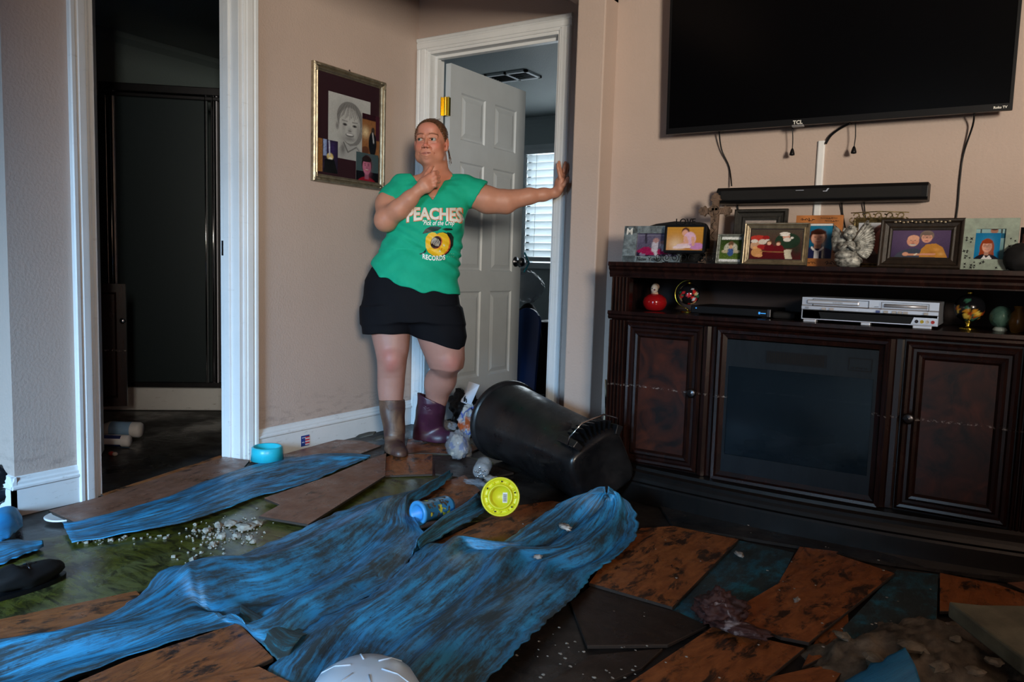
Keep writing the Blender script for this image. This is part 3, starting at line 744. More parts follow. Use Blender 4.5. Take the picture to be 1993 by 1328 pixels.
mb = MB(); mb.ell((vw-.012, -.026, kz2), (.014, .012, .014), 14, 10, M=Mv); mb.box((vw-.016, -.018, kz2-.005), (vw-.008, -.002, kz2+.005), M=Mv); mb.build('knob', M['chrome'], dd, smooth=True)
# bottle and spray can on the bathroom floor
q = fl(238, 838, .04)
bt = empty('cleaner_bottle', (q[0], q[1], 0), 0, 'white plastic bottle with blue label lying on the dark bathroom floor', 'bottle')
Mq = Matrix.Translation((q[0], q[1], .045)) @ Matrix.Rotation(math.radians(34), 4, 'Z') @ Matrix.Rotation(math.pi/2, 4, 'Y')
mb = MB(); mb.lathe([(.0, .095), (.034, .094), (.040, .085), (.040, -.06), (.030, -.085), (.014, -.10), (.014, -.12), (0, -.12)], n=20, M=Mq, sx=.95, sy=1.0); mb.build('body', M['white'], bt, smooth=True, weld=True)
mb = MB(); mb.lathe([(.0405, .05), (.0405, -.05)], n=20, M=Mq, col=(.25, .45, .72), sx=.955, sy=1.005); mb.f = mb.f[:-2]; mb.build('label_wrap', M['vc'], bt, smooth=True)
q = fl(222, 858, .03)
bt = empty('spray_can', (q[0], q[1], 0), 0, 'white aerosol can with blue print lying beside the plastic bottle', 'can')
Mq = Matrix.Translation((q[0], q[1], .031)) @ Matrix.Rotation(math.radians(33), 4, 'Z') @ Matrix.Rotation(math.pi/2, 4, 'Y')
mb = MB(); mb.lathe([(.0, .075), (.024, .075), (.028, .068), (.028, -.07), (.020, -.085), (.012, -.088), (0, -.088)], n=18, M=Mq); mb.build('body', M['white'], bt, smooth=True, weld=True)
mb = MB()
for a in range(0, 18, 3): mb.lathe([(.0284, .03+.01*(a % 2)), (.0284, -.04)], n=18, M=Mq, col=(.07, .10, .35))
mb.f = [f for i, f in enumerate(mb.f) if len(f) == 4 and (i % 5) in (0, 1)]; mb.build('print', M['vc'], bt)
q = fl(217, 883, .008)
mb = MB(); mb.ell(tuple(q), (.018, .013, .010), 10, 6, col=(.35, .03, .02)); mb.ell((q[0]+.02, q[1]+.005, q[2]), (.012, .012, .009), 8, 6, col=(.4, .3, .25))
tag(mb.build('bottle_cap', M['vc'], smooth=True), 'small red cap lying on the dark bathroom floor', 'cap')

# ------------------------------------------------------------------ bedroom contents
q = oy(1000, 148, 4.52)
ve = empty('ceiling_vent', (-2.80, 4.50, 2.2), 0, 'white framed air vent in the bedroom ceiling above the open door', 'vent')
vc0 = on(998, 148, 2, 2.195)
mb = MB()
X0, X1, Y0, Y1 = vc0[0]-.17, vc0[0]+.17, vc0[1]-.10, vc0[1]+.10
mb.box((X0, Y0, 2.185), (X1, Y0+.022, 2.2)); mb.box((X0, Y1-.022, 2.185), (X1, Y1, 2.2)); mb.box((X0, Y0, 2.185), (X0+.022, Y1, 2.2)); mb.box((X1-.022, Y0, 2.185), (X1, Y1, 2.2)); mb.box(((X0+X1)/2-.01, Y0, 2.185), ((X0+X1)/2+.01, Y1, 2.2))
ve.location = (vc0[0], vc0[1], 2.2)
mb.build('frame', M['white'], ve)
mb = MB(); mb.box((X0+.02, Y0+.02, 2.192), (X1-.02, Y1-.02, 2.199)); mb.build('duct_plate', M['black_matte'], ve)
s0 = None
for k in range(5):
    mb = MB(); y = Y0+.035+k*.03; mb.box((X0+.02, y, 2.187), (X1-.02, y+.006, 2.192)); mb.build('louvre', M['steel'], ve)
def lump(mb, c, r, seed=0, amp=.18, fr=2.2, nu=28, nv=18, M_=None, col=None):
    b = len(mb.v); mb.ell((0, 0, 0), (1, 1, 1), nu, nv, col=col)
    for i in range(b, len(mb.v)):
        v = Vector(mb.v[i]); n = noise.fractal(v*fr+Vector((seed*7.1, seed*3.3, 0)), 0.8, 2.2, 4) + .5*abs(noise.noise(v*fr*2.2+Vector((seed, 0, 4))))
        v = v*(1+amp*n); w = Vector((v.x*r[0], v.y*r[1], v.z*r[2]))
        if M_ is not None: w = M_ @ w
        mb.v[i] = (w.x+c[0], w.y+c[1], w.z+c[2])
tb = oy(1075, 680, 4.75)
t = empty('side_table', (tb[0]+.2, 4.85, 0), 0, 'black table with white papers just inside the bedroom beyond the door', 'table')
x0 = oy(1036, 700, 4.65)[0]
mb = MB(); mb.box((x0, 4.6, .50), (x0+.8, 5.2, .53)); mb.build('tabletop', M['black'], t, bevel=.004)
mb = MB(); mb.box((x0+.01, 4.62, .02), (x0+.78, 5.18, .50)); mb.build('cabinet_body', M['black_matte'], t, bevel=.004)
mb = MB(); mb.box((x0+.10, 4.63, .531), (x0+.34, 4.85, .534), (.5, .55, .58)); mb.box((x0+.16, 4.70, .534), (x0+.40, 4.9, .537), (.4, .45, .48))
tag(mb.build('paper_sheet', M['vc']), 'loose white papers lying on the black bedroom table', 'paper')
mb = MB(); mb.box((x0+.13, 4.92, .53), (x0+.42, 5.12, .68)); b_ = mb.build('storage_box', plain('grey_box', (.16, .17, .17), .6), bevel=.01)
tag(b_, 'grey lidded box standing on the black bedroom table', 'box')
c0 = oy(1035, 575, 4.45)
mb = MB(); lump(mb, (c0[0]-.03, 4.45, c0[2]*.5-.035), (.12, .10, c0[2]*.5-.02), 3, .06, 1.6); 
for i, v in enumerate(mb.v): mb.v[i] = (v[0], v[1], max(v[2], .0))
tag(mb.build('dark_bag', M['black_matte'], smooth=True), 'tall dark bag of clothes standing behind the open bedroom door', 'bag')
mb = MB(); lump(mb, (c0[0]-.035, 4.45, c0[2]+.055), (.115, .10, .10), 5, .22, 2.6)
tag(mb.build('clear_bag', M['bag'], smooth=True), 'crumpled clear plastic bag on the dark bag by the bedroom door', 'bag')
bb_ = oy(1024, 700, 4.32)
mb = MB(); pr = [(.0, 0)]
W_ = .11
pts = [(-W_, 0), (W_, 0), (W_, .52)]+[(W_*math.cos(a), .52+.10*math.sin(a)) for a in np.linspace(0, math.pi, 12)][1:]
mb.extr(pts, (0, -.012, 0), (0, .012, 0), (1, 0, 0), (0, 0, 1))
bo = mb.build('blue_board', plain('navy_board', (.012, .04, .16), .4), bevel=.004)
bo.location = (bb_[0]-.005, 4.275, .02); bo.rotation_euler = (math.radians(-5), 0, math.radians(-6))
tag(bo, 'rounded navy blue board leaning upright behind the bedroom door edge', 'board')
mb = MB(); P = [oy(1021, 492, 4.26), oy(1026, 503, 4.26), oy(1030, 512, 4.27), oy(1023, 524, 4.26), oy(1020, 530, 4.26)]
mb.tube(P, .006, 8, (.02, .30, .40)); tag(mb.build('lanyard', M['vc'], smooth=True), 'teal strap hanging from the bedroom door knob', 'strap')
mb = MB(); a = oy(1074, 450, 5.3); b = oy(1094, 475, 5.3)
mb.prism([(0, 0), (.05, -.05), (.09, -.12), (.16, -.10), (.12, .01), (.02, .02)], 0, .02)
mb.v = [(a[0]+v[0], 5.3+v[2], a[2]+v[1]) for v in mb.v]
mb.tube([(a[0]+.13, 5.31, a[2]-.08), (a[0]+.15, 5.31, a[2]-.5), (a[0]+.15, 5.31, 0.02)], .015, 8)
mb.box((a[0]+.02, 5.2, 0), (a[0]+.28, 5.42, .025))
tag(mb.build('black_stand', M['black'], bevel=.003), 'black stand arm silhouetted against the bedroom blind', 'stand')

# ------------------------------------------------------------------ text
def text_mesh(s, size, extrude=0.0, bold=0.0, spacing=1.0, align='CENTER'):
    cu_ = bpy.data.curves.new('txt', 'FONT'); cu_.body = s; cu_.size = size; cu_.extrude = extrude; cu_.offset = bold
    cu_.align_x = align; cu_.space_character = spacing; cu_.resolution_u = 3
    o = bpy.data.objects.new('txt', cu_); C.objects.link(o)
    dg = bpy.context.evaluated_depsgraph_get(); dg.update()
    me = bpy.data.meshes.new_from_object(o.evaluated_get(dg))
    bpy.data.objects.remove(o); bpy.data.curves.remove(cu_)
    vs = [tuple(v.co) for v in me.vertices]; fs = [tuple(p.vertices) for p in me.polygons]
    bpy.data.meshes.remove(me)
    return vs, fs
def put_text(name, s, size, Mx, mat, parent=None, **k):
    vs, fs = text_mesh(s, size, **k); mb = MB(); mb.add([tuple(Mx @ Vector(v)) for v in vs], fs)
    return mb.build(name, mat, parent)
XZ = Matrix.Rotation(math.pi/2, 4, 'X')   # text plane -> facing -y

# ------------------------------------------------------------------ television and soundbar
YTV = 3.13
a = oy(1297, 262, YTV); b = oy(1970, 218, YTV)
tw, thh = b[0]-a[0], (b[0]-a[0])*.578
tv = empty('television', (a[0]+tw/2, YTV, a[2]), 0, 'large black flat screen television mounted on the wall above the cabinet', 'television')
Mt = Matrix.Translation((a[0], YTV, a[2])) @ Matrix.Rotation(math.radians(2.5), 4, 'X') @ Matrix.Rotation(0, 4, 'Y')
mb = MB(); mb.box((0, 0, 0), (tw, .022, thh), M=Mt); mb.box((.15, .022, .08), (tw-.15, .055, thh-.12), M=Mt); mb.build('body', M['black'], tv, bevel=.003)
mb = MB(); mb.box((.010, -.001, .024), (tw-.010, .002, thh-.010), M=Mt); mb.build('screen', M['screen'], tv)
mb = MB(); frame_ring(mb, tw, thh, .010, [(0, 0), (0, .004), (1, .004), (1, 0)], Mt); mb.box((0, -.005, 0), (tw, 0, .020), M=Mt); mb.build('bezel', M['black'], tv, weld=True)
mb = MB(); mb.box((tw*.435-.022, -.006, -.007), (tw*.435+.022, .015, .002), M=Mt); mb.build('receiver', plain('grey_plastic', (.16, .16, .17), .4), tv, bevel=.002)
put_text('logo', 'TCL', .019, Mt @ Matrix.Translation((tw*.435, -.0055, .004)) @ XZ, M['print_white'], tv, bold=.0006, spacing=1.05)
put_text('logo', 'Roku TV', .011, Mt @ Matrix.Translation((tw-.035, -.0055, .007)) @ XZ, M['print_white'], tv, bold=.0004)
mb = MB(); mb.box((tw*.35, .055, .18), (tw*.65, YT-YTV-.001, .45), M=Matrix.Translation((a[0], YTV, a[2]))); mb.build('wall_bracket', M['black_matte'], tv)
sb0 = oy(1393, 397, 3.13); sb1 = oy(1805, 388, 3.13); sbt = oy(1393, 366, 3.13)
sb = empty('soundbar', ((sb0[0]+sb1[0])/2, 3.17, sb0[2]), 0, 'long black soundbar mounted on the wall below the television', 'soundbar')
mb = MB(); hh = sbt[2]-sb0[2]; mb.extr([(0, .012), (.004, .004), (.016, 0), (.088, .0), (.088, hh), (.012, hh), (0, hh-.012)], (sb0[0], 3.13, sb0[2]), (sb1[0], 3.13, sb0[2]), (0, 1, 0), (0, 0, 1))
mb.build('body', M['black'], sb, bevel=.003)
mb = MB(); mb.box((sb0[0]+.02, 3.127, sb0[2]+.014), (sb1[0]-.02, 3.1305, sb0[2]+hh-.014)); mb.build('grille', M['black_matte'], sb)
xm = (sb0[0]+sb1[0])/2
mb = MB(); mb.extr([(0, 0), (.014, .0), (.022, .012), (.016, .012), (.010, .003), (0, .003)], (xm+.03, 3.1265, sb0[2]+hh-.026), (xm+.03, 3.1275, sb0[2]+hh-.026), (1, 0, 0), (0, 0, 1)); mb.box((xm-.07, 3.1265, sb0[2]+hh-.020), (xm-.04, 3.1275, sb0[2]+hh-.018)); mb.build('emblem', M['silver'], sb)
# cable raceway and cords
ra = oy(1600, 275, YT); rb = oy(1593, 420, YT)
mb = MB(); mb.extr([(-.0135, 0), (-.0135, -.008), (-.009, -.012), (.009, -.012), (.0135, -.008), (.0135, 0)], (ra[0], YT, .95), (ra[0], YT, ra[2]), (1, 0, 0), (0, 1, 0))
tag(mb.build('cable_cover', M['white']), 'white vertical cable raceway running down behind the soundbar', 'cable cover')
def cord(label, pts, Ys, r=.003, extra=None, name='power_cord'):
    P = [oy(x, y, Y) for (x, y), Y in zip(pts, Ys)]
    # catmull smoothing
    Q = []
    for i in range(len(P)-1):
        p0 = P[max(i-1, 0)]; p1 = P[i]; p2 = P[i+1]; p3 = P[min(i+2, len(P)-1)]
        for s_ in range(5):
            t_ = s_/5; Q.append(.5*((2*p1)+(-p0+p2)*t_+(2*p0-5*p1+4*p2-p3)*t_**2+(-p0+3*p1-3*p2+p3)*t_**3))
    Q.append(P[-1])
    mb = MB(); mb.tube(Q, r, 8)
    if extra: extra(mb, P[-1])
    return tag(mb.build(name, M['black'], smooth=True), label, 'cord', 'black cords below the television')
cord('black cord dropping from the television to the left end of the soundbar', [(1399, 250), (1404, 290), (1419, 325), (1424, 362)], [3.17, 3.20, 3.212, 3.19])
cord('long black cord hanging beside the soundbar behind the dark wide frame', [(1896, 222), (1893, 245), (1875, 300), (1868, 350), (1864, 400), (1860, 432), (1858, 470)], [3.16, 3.19, 3.213, 3.214, 3.214, 3.214, 3.21], .0032)
cord('thick black cord curving from the television into the white raceway', [(1655, 240), (1635, 250), (1617, 264), (1607, 280)], [3.17, 3.19, 3.20, 3.205], .0045)
def plug(mb, p):
    mb.lathe([(.003, .006), (.006, .0), (.010, -.014), (.010, -.020), (.003, -.022)], tuple(p), 10)
cord('short cord with a plug hanging under the television logo', [(1542, 245), (1543, 270), (1542, 292)], [3.16, 3.165, 3.165], .002, plug)
cord('short cord with a plug hanging just beside the white raceway', [(1665, 240), (1665, 265), (1662, 288)], [3.16, 3.165, 3.165], .002, plug)
cord('cord dropping from the soundbar just beside the raceway foot', [(1638, 392), (1640, 415), (1646, 450)], [3.20, 3.21, 3.20], .0028)
cord('cord dropping from the soundbar behind the ornate gold frame', [(1681, 392), (1684, 420), (1686, 440)], [3.20, 3.21, 3.21], .0025)
cord('cord stub below the end of the soundbar behind the wooden cross', [(1434, 392), (1436, 404), (1440, 420)], [3.20, 3.21, 3.21], .0028)

# ------------------------------------------------------------------ fireplace cabinet
cabx0, cabx1 = -1.338, .125
cab = empty('fireplace_cabinet', ((cabx0+cabx1)/2, 3.0, 0), 0, 'dark cherry wood media cabinet with an electric fireplace and two burl doors', 'cabinet')
YF = 2.80
def bow(x, z_amt=.05):   # front bows towards the room in the middle
    u = (x-(cabx0+cabx1)/2)/((cabx1-cabx0)/2); return -z_amt*(1-u*u)
def bowed(name, prof, x0, x1, yb, amt, mat, n=20, parent=cab, **k):
    """profile (depth forward, z) swept along a bowed path."""
    mb = MB(); m = len(prof); vs = []
    for i in range(n+1):
        x = x0+(x1-x0)*i/n
        for d, z in prof: vs.append((x, yb+(bow(x, amt) if d > 0.0001 else 0)-d if d > 0.0001 else YT-.004, z))
    fs = [tuple(range(m)), tuple(n*m+k_ for k_ in reversed(range(m)))]
    for i in range(n):
        for k_ in range(m): fs.append((i*m+k_, (i+1)*m+k_, (i+1)*m+(k_+1) % m, i*m+(k_+1) % m))
    mb.add(vs, fs)
    return mb.build(name, mat, parent, weld=True, **k)
zt = .935
bowed('top', [(0, zt), (.02, zt), (.022, zt-.014), (.012, zt-.020), (.014, zt-.026), (.004, zt-.036), (.006, zt-.044), (.0005, zt-.056), (-.012 if False else .0005, zt-.060), (0, zt-.060)], cabx0-.012, cabx1+.012, YF, .03, M['cab'])
bowed('shelf', [(0, .742), (.012, .742), (.014, .730), (.006, .724), (.008, .716), (.0005, .708), (0, .704)], cabx0-.010, cabx1+.010, YF, .03, M['cab'])
bowed('plinth', [(0, .14), (.004, .14), (.006, .128), (.016, .120), (.016, .108), (.022, .098), (.028, .086), (.024, .078), (.028, .07), (.03, .004), (0, .004)], cabx0-.012, cabx1+.012, YF, .07, M['plinth'])
for s_, x in ((0, cabx0), (1, cabx1-.02)):
    part_box('side_panel', (x, YF+.012, .12), (x+.02, YT-.004, .88), M['cab'], cab)
part_box('back_panel', (cabx0+.02, YT-.02, .14), (cabx1-.02, YT-.006, .88), plain('brown_backing', (.03, .018, .018), .7), cab)
def pilaster(x0, x1, z0, z1):
    mb = MB(); w = x1-x0; prof = [(0, .03), (0, -.004)]
    nb = 5
    for k in range(nb):
        c_ = (k+.5)/nb
        prof += [((k+.08)/nb*w, -.006), ((k+.3)/nb*w, -.016), (c_*w, -.019), ((k+.7)/nb*w, -.016), ((k+.92)/nb*w, -.006)]
    prof += [(w, -.004), (w, .03)]
    mb.extr(prof, (x0, YF, z0), (x0, YF, z1), (1, 0, 0), (0, 1, 0)); mb.build('pilaster', M['cab'], cab, weld=True)
for x in (cabx0+.002, cabx1-.077):
    pilaster(x, x+.075, .742, .876); pilaster(x-.004, x+.071, .14, .706)
part_box('face_board', (cabx0+.07, YF+.004, .14), (-.90+.03, YF+.03, .706), M['cab'], cab)
part_box('face_board', (-.345, YF+.004, .14), (cabx1-.07, YF+.03, .706), M['cab'], cab)
DPF = [(0, 0), (0, .010), (.15, .018), (.30, .016), (.40, .008), (.55, .008), (.70, .016), (.85, .014), (1, .003), (1, 0)]
def cdoor(x0, x1, z0, z1, kx, lab):
    Mx = Matrix.Translation((x0, YF+.003, z0)); w, h = x1-x0, z1-z0
    mb = MB(); frame_ring(mb, w, h, .058, DPF, Mx); d = mb.build('door', M['cab'], cab, weld=True); d['label'] = lab
    mb = MB(); mb.box((.05, -.004, .05), (w-.05, .004, h-.05), M=Mx); mb.build('burl_panel', M['burl'], d)
    mb = MB(); mb.lathe([(.012, 0), (.012, .006), (.007, .010), (.008, .018), (.017, .024), (.018, .030), (.012, .036), (.004, .034), (0, .038)], n=18, M=Mx @ Matrix.Translation((kx, -.012, .452-z0)) @ Matrix.Rotation(math.pi/2, 4, 'X')); mb.build('knob', M['steel'], d, smooth=True)
cdoor(cabx0+.075, -.955, .145, .700, (-.955-cabx0-.075)-.022, 'burl cabinet door beside the bin')
cdoor(-.275, cabx1-.085, .145, .700, .026, 'burl cabinet door on the far side of the fireplace')
for x in (-.953, -.340):
    mb = MB(); mb.extr([(0, .02), (0, -.006), (.008, -.020), (.022, -.024), (.034, -.018), (.038, -.008), (.054, -.008), (.0605, -.006), (.0615, .02)], (x, YF, .142), (x, YF, .705), (1, 0, 0), (0, 1, 0)); mb.build('pilaster', M['cab'], cab, weld=True)
fx0, fx1, fz0, fz1 = -.880, -.336, .150, .662
SPF = [(0, 0), (0, .014), (.25, .024), (.5, .022), (.62, .010), (1, .004), (1, 0)]
mb = MB(); Mx = Matrix.Translation((fx0-.022, YF, fz0-.02)); frame_ring(mb, fx1-fx0+.044, .706-fz0+.02, .040, SPF, Mx); mb.build('fireplace_surround', M['cab'], cab, weld=True)
# insert: one part with its sub-parts
ins = MB(); 
gx0, gx1, gz0, gz1 = fx0+.028, fx1-.028, fz0+.085, fz1-.098
for a_, b_ in (((fx0, YF-.004, fz0), (gx0, YF+.012, fz1)), ((gx1, YF-.004, fz0), (fx1, YF+.012, fz1)), ((gx0, YF-.004, gz1), (gx1, YF+.012, fz1)), ((gx0, YF-.004, fz0), (gx1, YF+.012, gz0))): ins.box(a_, b_)
ins.box((gx0-.01, YF+.20, gz0-.01), (gx1+.01, YF+.21, gz1+.01)); ins.box((gx0-.01, YF+.012, gz0-.012), (gx1+.01, YF+.2, gz0-.002))
insert = ins.build('fireplace_insert', M['fire_trim'], cab)
mb = MB(); mb.box((gx0, YF-.001, gz0), (gx1, YF+.003, gz1)); mb.build('glass', M['fire_glass'], insert)
mb = MB()
for k in range(26):
    xx = fx0+.165+k*.0075; mb.box((xx, YF-.007, fz1-.070), (xx+.0035, YF-.003, fz1-.034))
mb.build('vent_grille', M['black_matte'], insert)
mb = MB(); mb.box((fx0+.16, YF-.0055, fz1-.075), (fx0+.365, YF-.0035, fz1-.030)); mb.build('vent_recess', M['black'], insert)
mb = MB(); frame_ring(mb, .075, .045, .004, FR['plain'], Matrix.Translation((fx1-.11, YF+.006, fz1-.075)))
for k in range(4): mb.box((fx1-.100+.014*k, YF-.008, fz1-.066), (fx1-.092+.014*k, YF-.0045, fz1-.062))
mb.build('control_panel', M['black'], insert)
for k, (x, z, L2, an, r_) in enumerate(((-.70, .03, .20, .1, .022), (-.52, .035, .22, -.15, .024), (-.60, .07, .24, .35, .019), (-.66, .075, .15, -.5, .016), (-.47, .07, .14, .5, .016))):
    mb = MB(); c = np.array([x, YF+.09-.012*k, gz0+z]); d = np.array([math.cos(an), .25*math.sin(k), .5*math.sin(an)])*L2/2
    mb.tube([c-d, c-d*.4+(0, 0, .004), c+d*.3, c+d], [r_*.9, r_, r_*1.05, r_*.85], 10); lg = mb.build('log', plain('fake_log_%d' % k, (.07, .06, .055), .8, 0, .2, .4, 20, .5), insert, smooth=True)
mb = MB()
for k in range(40):
    r_ = random.uniform(.008, .018); mb.ell((random.uniform(gx0+.03, gx1-.03), YF+random.uniform(.04, .16), gz0+.006), (r_, r_, r_*.7), 7, 5)
e_ = mb.build('embers', plain('ember_bed', (.03, .02, .02), .8), insert, smooth=True); e_['kind'] = 'stuff'
# torn pale veneer at the left edge of the cabinet
mb = MB(); P = [(-.012, .33), (-.004, .40), (-.002, .47), (-.010, .52), (-.003, .45), (.003, .36), (.002, .30), (-.010, .24)]
mb.extr([(p[0], p[1]-.06) for p in P], (cabx0-.006, YF+.002, 0), (cabx0-.006, YF+.02, 0), (1, 0, 0), (0, 0, 1)); mb.build('torn_veneer', plain('torn_chipboard', (.50, .43, .30), .9), cab)

# ------------------------------------------------------------------ things on the cabinet top
G_ = 'framed family pictures on the cabinet top'
sk = (225, 170, 150)
# photo with quad bike, silver travel frame
root, Mw, w, h, fr = framed('silver grey metal frame holding a quad bike photo beside the ballerina frame', 1212, 1326, 440, 510, 2.93, .018, 'plain', plain('brushed_silver', (.30, .34, .34), .4, .6, .5, .3, 50, .3),
  [('g', (110, 105, 130), (60, 55, 80)), ('r', 0, .78, 1, .84, (150, 145, 165)), ('s', .5, .9, .5, .12, (60, 60, 90), .7), ('l', .35, 1, .37, .55, .02, (50, 45, 60)), ('l', .8, 1, .8, .6, .02, (45, 40, 55)),
   ('e', .32, .16, .13, .15, (35, 30, 50)), ('e', .32, .16, .06, .07, (130, 120, 150)), ('e', .82, .14, .12, .14, (35, 30, 50)), ('e', .82, .14, .05, .06, (120, 115, 140)),
   ('p', [(.18, .25), (.34, .42), (.60, .36), (.86, .30), (.92, .22), (.6, .14), (.45, .12)], (150, 30, 80)), ('l', .55, .55, .55, .30, .06, (190, 185, 200)), ('e', .56, .64, .06, .08, (170, 130, 130)), ('l', .70, .50, .74, .32, .06, (170, 165, 180)), ('e', .70, .57, .05, .07, (160, 120, 120)), ('l', .55, .3, .6, .1, .03, (200, 195, 210)), ('n', .12)], matw=0, name='metal_photo_frame')
silv = bpy.data.materials['brushed_silver']
mb = MB()
for (bx0, bz0, bx1, bz1) in ((.002, .0, w*.23, h), (.0, .0, w, h*.17), (.0, h*.80, w, h)):
    mb.box((bx0, -.0125, bz0), (bx1, -.006, bz1), M=Mw)
for k in range(16):
    zz = random.uniform(.05, .95)*h; xx = random.uniform(0, .13)*w if k % 2 else random.uniform(.2, .7)*w
    if k % 2 == 0: zz = (h*.83 if k % 4 else h*.04)+random.uniform(0, .10)*h
    mb.box((xx, -.0145, zz), (xx+w*.10, -.012, zz+h*.03), M=Mw)
mb.build('embossed_border', silv, root)
put_text('lettering', 'M', h*.26, Mw @ Matrix.Translation((w*.10, -.0150, h*.76)) @ XZ, M['print_white'], root, bold=.0006)
put_text('lettering', 'New York', h*.15, Mw @ Matrix.Translation((w*.45, -.0150, h*.04)) @ XZ, M['steel'], root)
# dark rounded thing behind the small ballerina frame
mb = MB(); q = oy(1316, 434, 3.08); pts = [(-.16, 0), (.16, 0), (.16, .10), (.12, q[2]-.935), (0, q[2]-.930), (-.08, q[2]-.940), (-.13, q[2]-.955)]
mb.extr(pts, (q[0], 3.05, .9355), (q[0], 3.12, .9355), (1, 0, 0), (0, 0, 1)); tag(mb.build('wireless_router', M['black_matte'], bevel=.012), 'dark rounded box standing against the wall behind the ballerina photo', 'box')
# ballerina
bal = [('grain', 0), ('g', (205, 150, 60), (190, 130, 70))]
for k in range(9): bal.append(('l', 0, .12*k+.03, 1, .12*k+.03, .004, (170, 115, 45)))
bal += [('s', .25, .25, .2, .3, (235, 210, 180), .8), ('e', .50, .80, .10, .16, (90, 55, 40)), ('e', .49, .74, .08, .13, sk), ('e', .62, .50, .16, .28, (225, 185, 215)), ('e', .80, .20, .20, .14, (200, 140, 200)), ('l', .50, .55, .55, .35, .05, sk), ('l', .55, .35, .42, .30, .035, sk), ('l', .60, .18, .25, .14, .06, (235, 215, 225)), ('l', .55, .25, .33, .24, .045, (230, 205, 220)), ('l', .70, .55, .72, .25, .04, sk), ('n', .04)]
zb2 = oy(1334, 492, 2.90)[2]
root, Mw, w, h, fr = framed('small black frame with a ballerina photo and LOVE lettering on a scroll stand', 1293, 1373, 438, 492, 2.90, .008, 'plain', M['black'], bal, zb=zb2, lean=4, prop=False, name='scroll_photo_frame')
put_text('lettering', 'LOVE', .034, Mw @ Matrix.Translation((w*.48, -.006, h+.001)) @ XZ, M['black'], root, extrude=.002, spacing=1.0)
mb = MB()
def spiral(c, r0, turns, sg=1, ph=0):
    return [(c[0]+sg*r0*(1-t*.75)*math.cos(ph+turns*2*math.pi*t), 2.895, c[1]+r0*(1-t*.75)*math.sin(ph+turns*2*math.pi*t)) for t in np.linspace(0, 1, 26)]
xc = (oy(1293, 470, 2.9)[0]+oy(1373, 470, 2.9)[0])/2; zc = (zb2+.937)/2; rr = (zb2-.937)/2-.002
for k in range(-3, 4):
    mb.tube(spiral((xc+k*rr*1.9, zc), rr*.95, 1.4, 1 if k % 2 else -1, k), .0016, 6)
mb.tube([(xc-.085, 2.895, .938), (xc+.085, 2.895, .938)], .002, 6); mb.tube([(xc-.08, 2.895, zb2-.002), (xc+.08, 2.895, zb2-.002)], .002, 6)
mb.box((xc-.07, 2.885, .9355), (xc+.07, 2.93, .939)); mb.build('scroll_stand', M['black'], root, smooth=False)
# carved cross
q = oy(1392, 411, 3.02); top = oy(1396, 376, 3.02)[2]
crs = empty('carved_cross', (q[0], 3.02, .9355), 0, 'carved brown wooden cross on a stepped pedestal in front of the soundbar end', 'cross')
wd = plain('carved_brown_wood', (.16, .105, .075), .6, 0, .3, .35, 40, .5)
zc = q[2]; H_ = top-.9355; arm = oy(1424, 411, 3.02)[0]-q[0]
mb = MB()
def barp(x0, z0, x1, z1, wd_):   # flared bar
    d = np.array([x1-x0, z1-z0]); L2 = np.linalg.norm(d); d /= L2; n = np.array([-d[1], d[0]])
    pts = [(0, wd_*.75), (L2*.55, wd_*.7), (L2*.62, wd_*1.25), (L2*.72, wd_*.9), (L2*.88, wd_*.9), (L2*.90, wd_*.45), (L2, wd_*.35)]
    poly = [np.array([x0, z0])+d*a+n*b for a, b in pts]+[np.array([x0, z0])+d*a-n*b for a, b in reversed(pts)]
    mb.extr([tuple(p) for p in poly], (0, 3.012, 0), (0, 3.030, 0), (1, 0, 0), (0, 0, 1))
    for k in range(5):
        c2 = np.array([x0, z0])+d*(L2*(.25+.11*k))
        for s2 in (-1, 1):
            e2 = c2+n*s2*wd_*.6+d*L2*.06
            mb.tube([(c2[0], 3.011, c2[1]), (e2[0], 3.011, e2[1])], .0016, 5)
barp(q[0], zc, q[0]-arm, zc, .017); barp(q[0], zc, q[0]+arm, zc, .017); barp(q[0], zc, q[0], top, .017)
mb.extr([(-.012, .035), (.012, .035), (.016, zc-.9355), (-.016, zc-.9355)], (q[0], 3.013, .9355), (q[0], 3.029, .9355), (1, 0, 0), (0, 0, 1))
mb.build('cross', wd, crs, bevel=.0015)
mb = MB(); mb.tube([(q[0]+.022*math.cos(t), 3.009, zc+.022*math.sin(t)) for t in np.linspace(0, 2*math.pi, 25)[:-1]], .003, 6, closed=True); mb.tube([(q[0]-.02, 3.009, zc), (q[0]+.02, 3.009, zc)], .0018, 5); mb.tube([(q[0], 3.009, zc-.02), (q[0], 3.009, zc+.02)], .0018, 5)
mb.tube([(q[0]+.008*math.sin(k*1.9), 3.010, zc-.03-.011*k) for k in range(8)], .003, 5); mb.build('carving', wd, crs, smooth=True)
mb = MB()
for w_, z0, z1 in ((.050, 0, .012), (.040, .012, .020), (.032, .020, .032), (.026, .032, .042), (.030, .042, .050), (.022, .05, .062)): mb.box((q[0]-w_, 3.02-w_*.6, .9355+z0), (q[0]+w_, 3.02+w_*.6, .9355+z1))
mb.build('pedestal', wd, crs, bevel=.002)
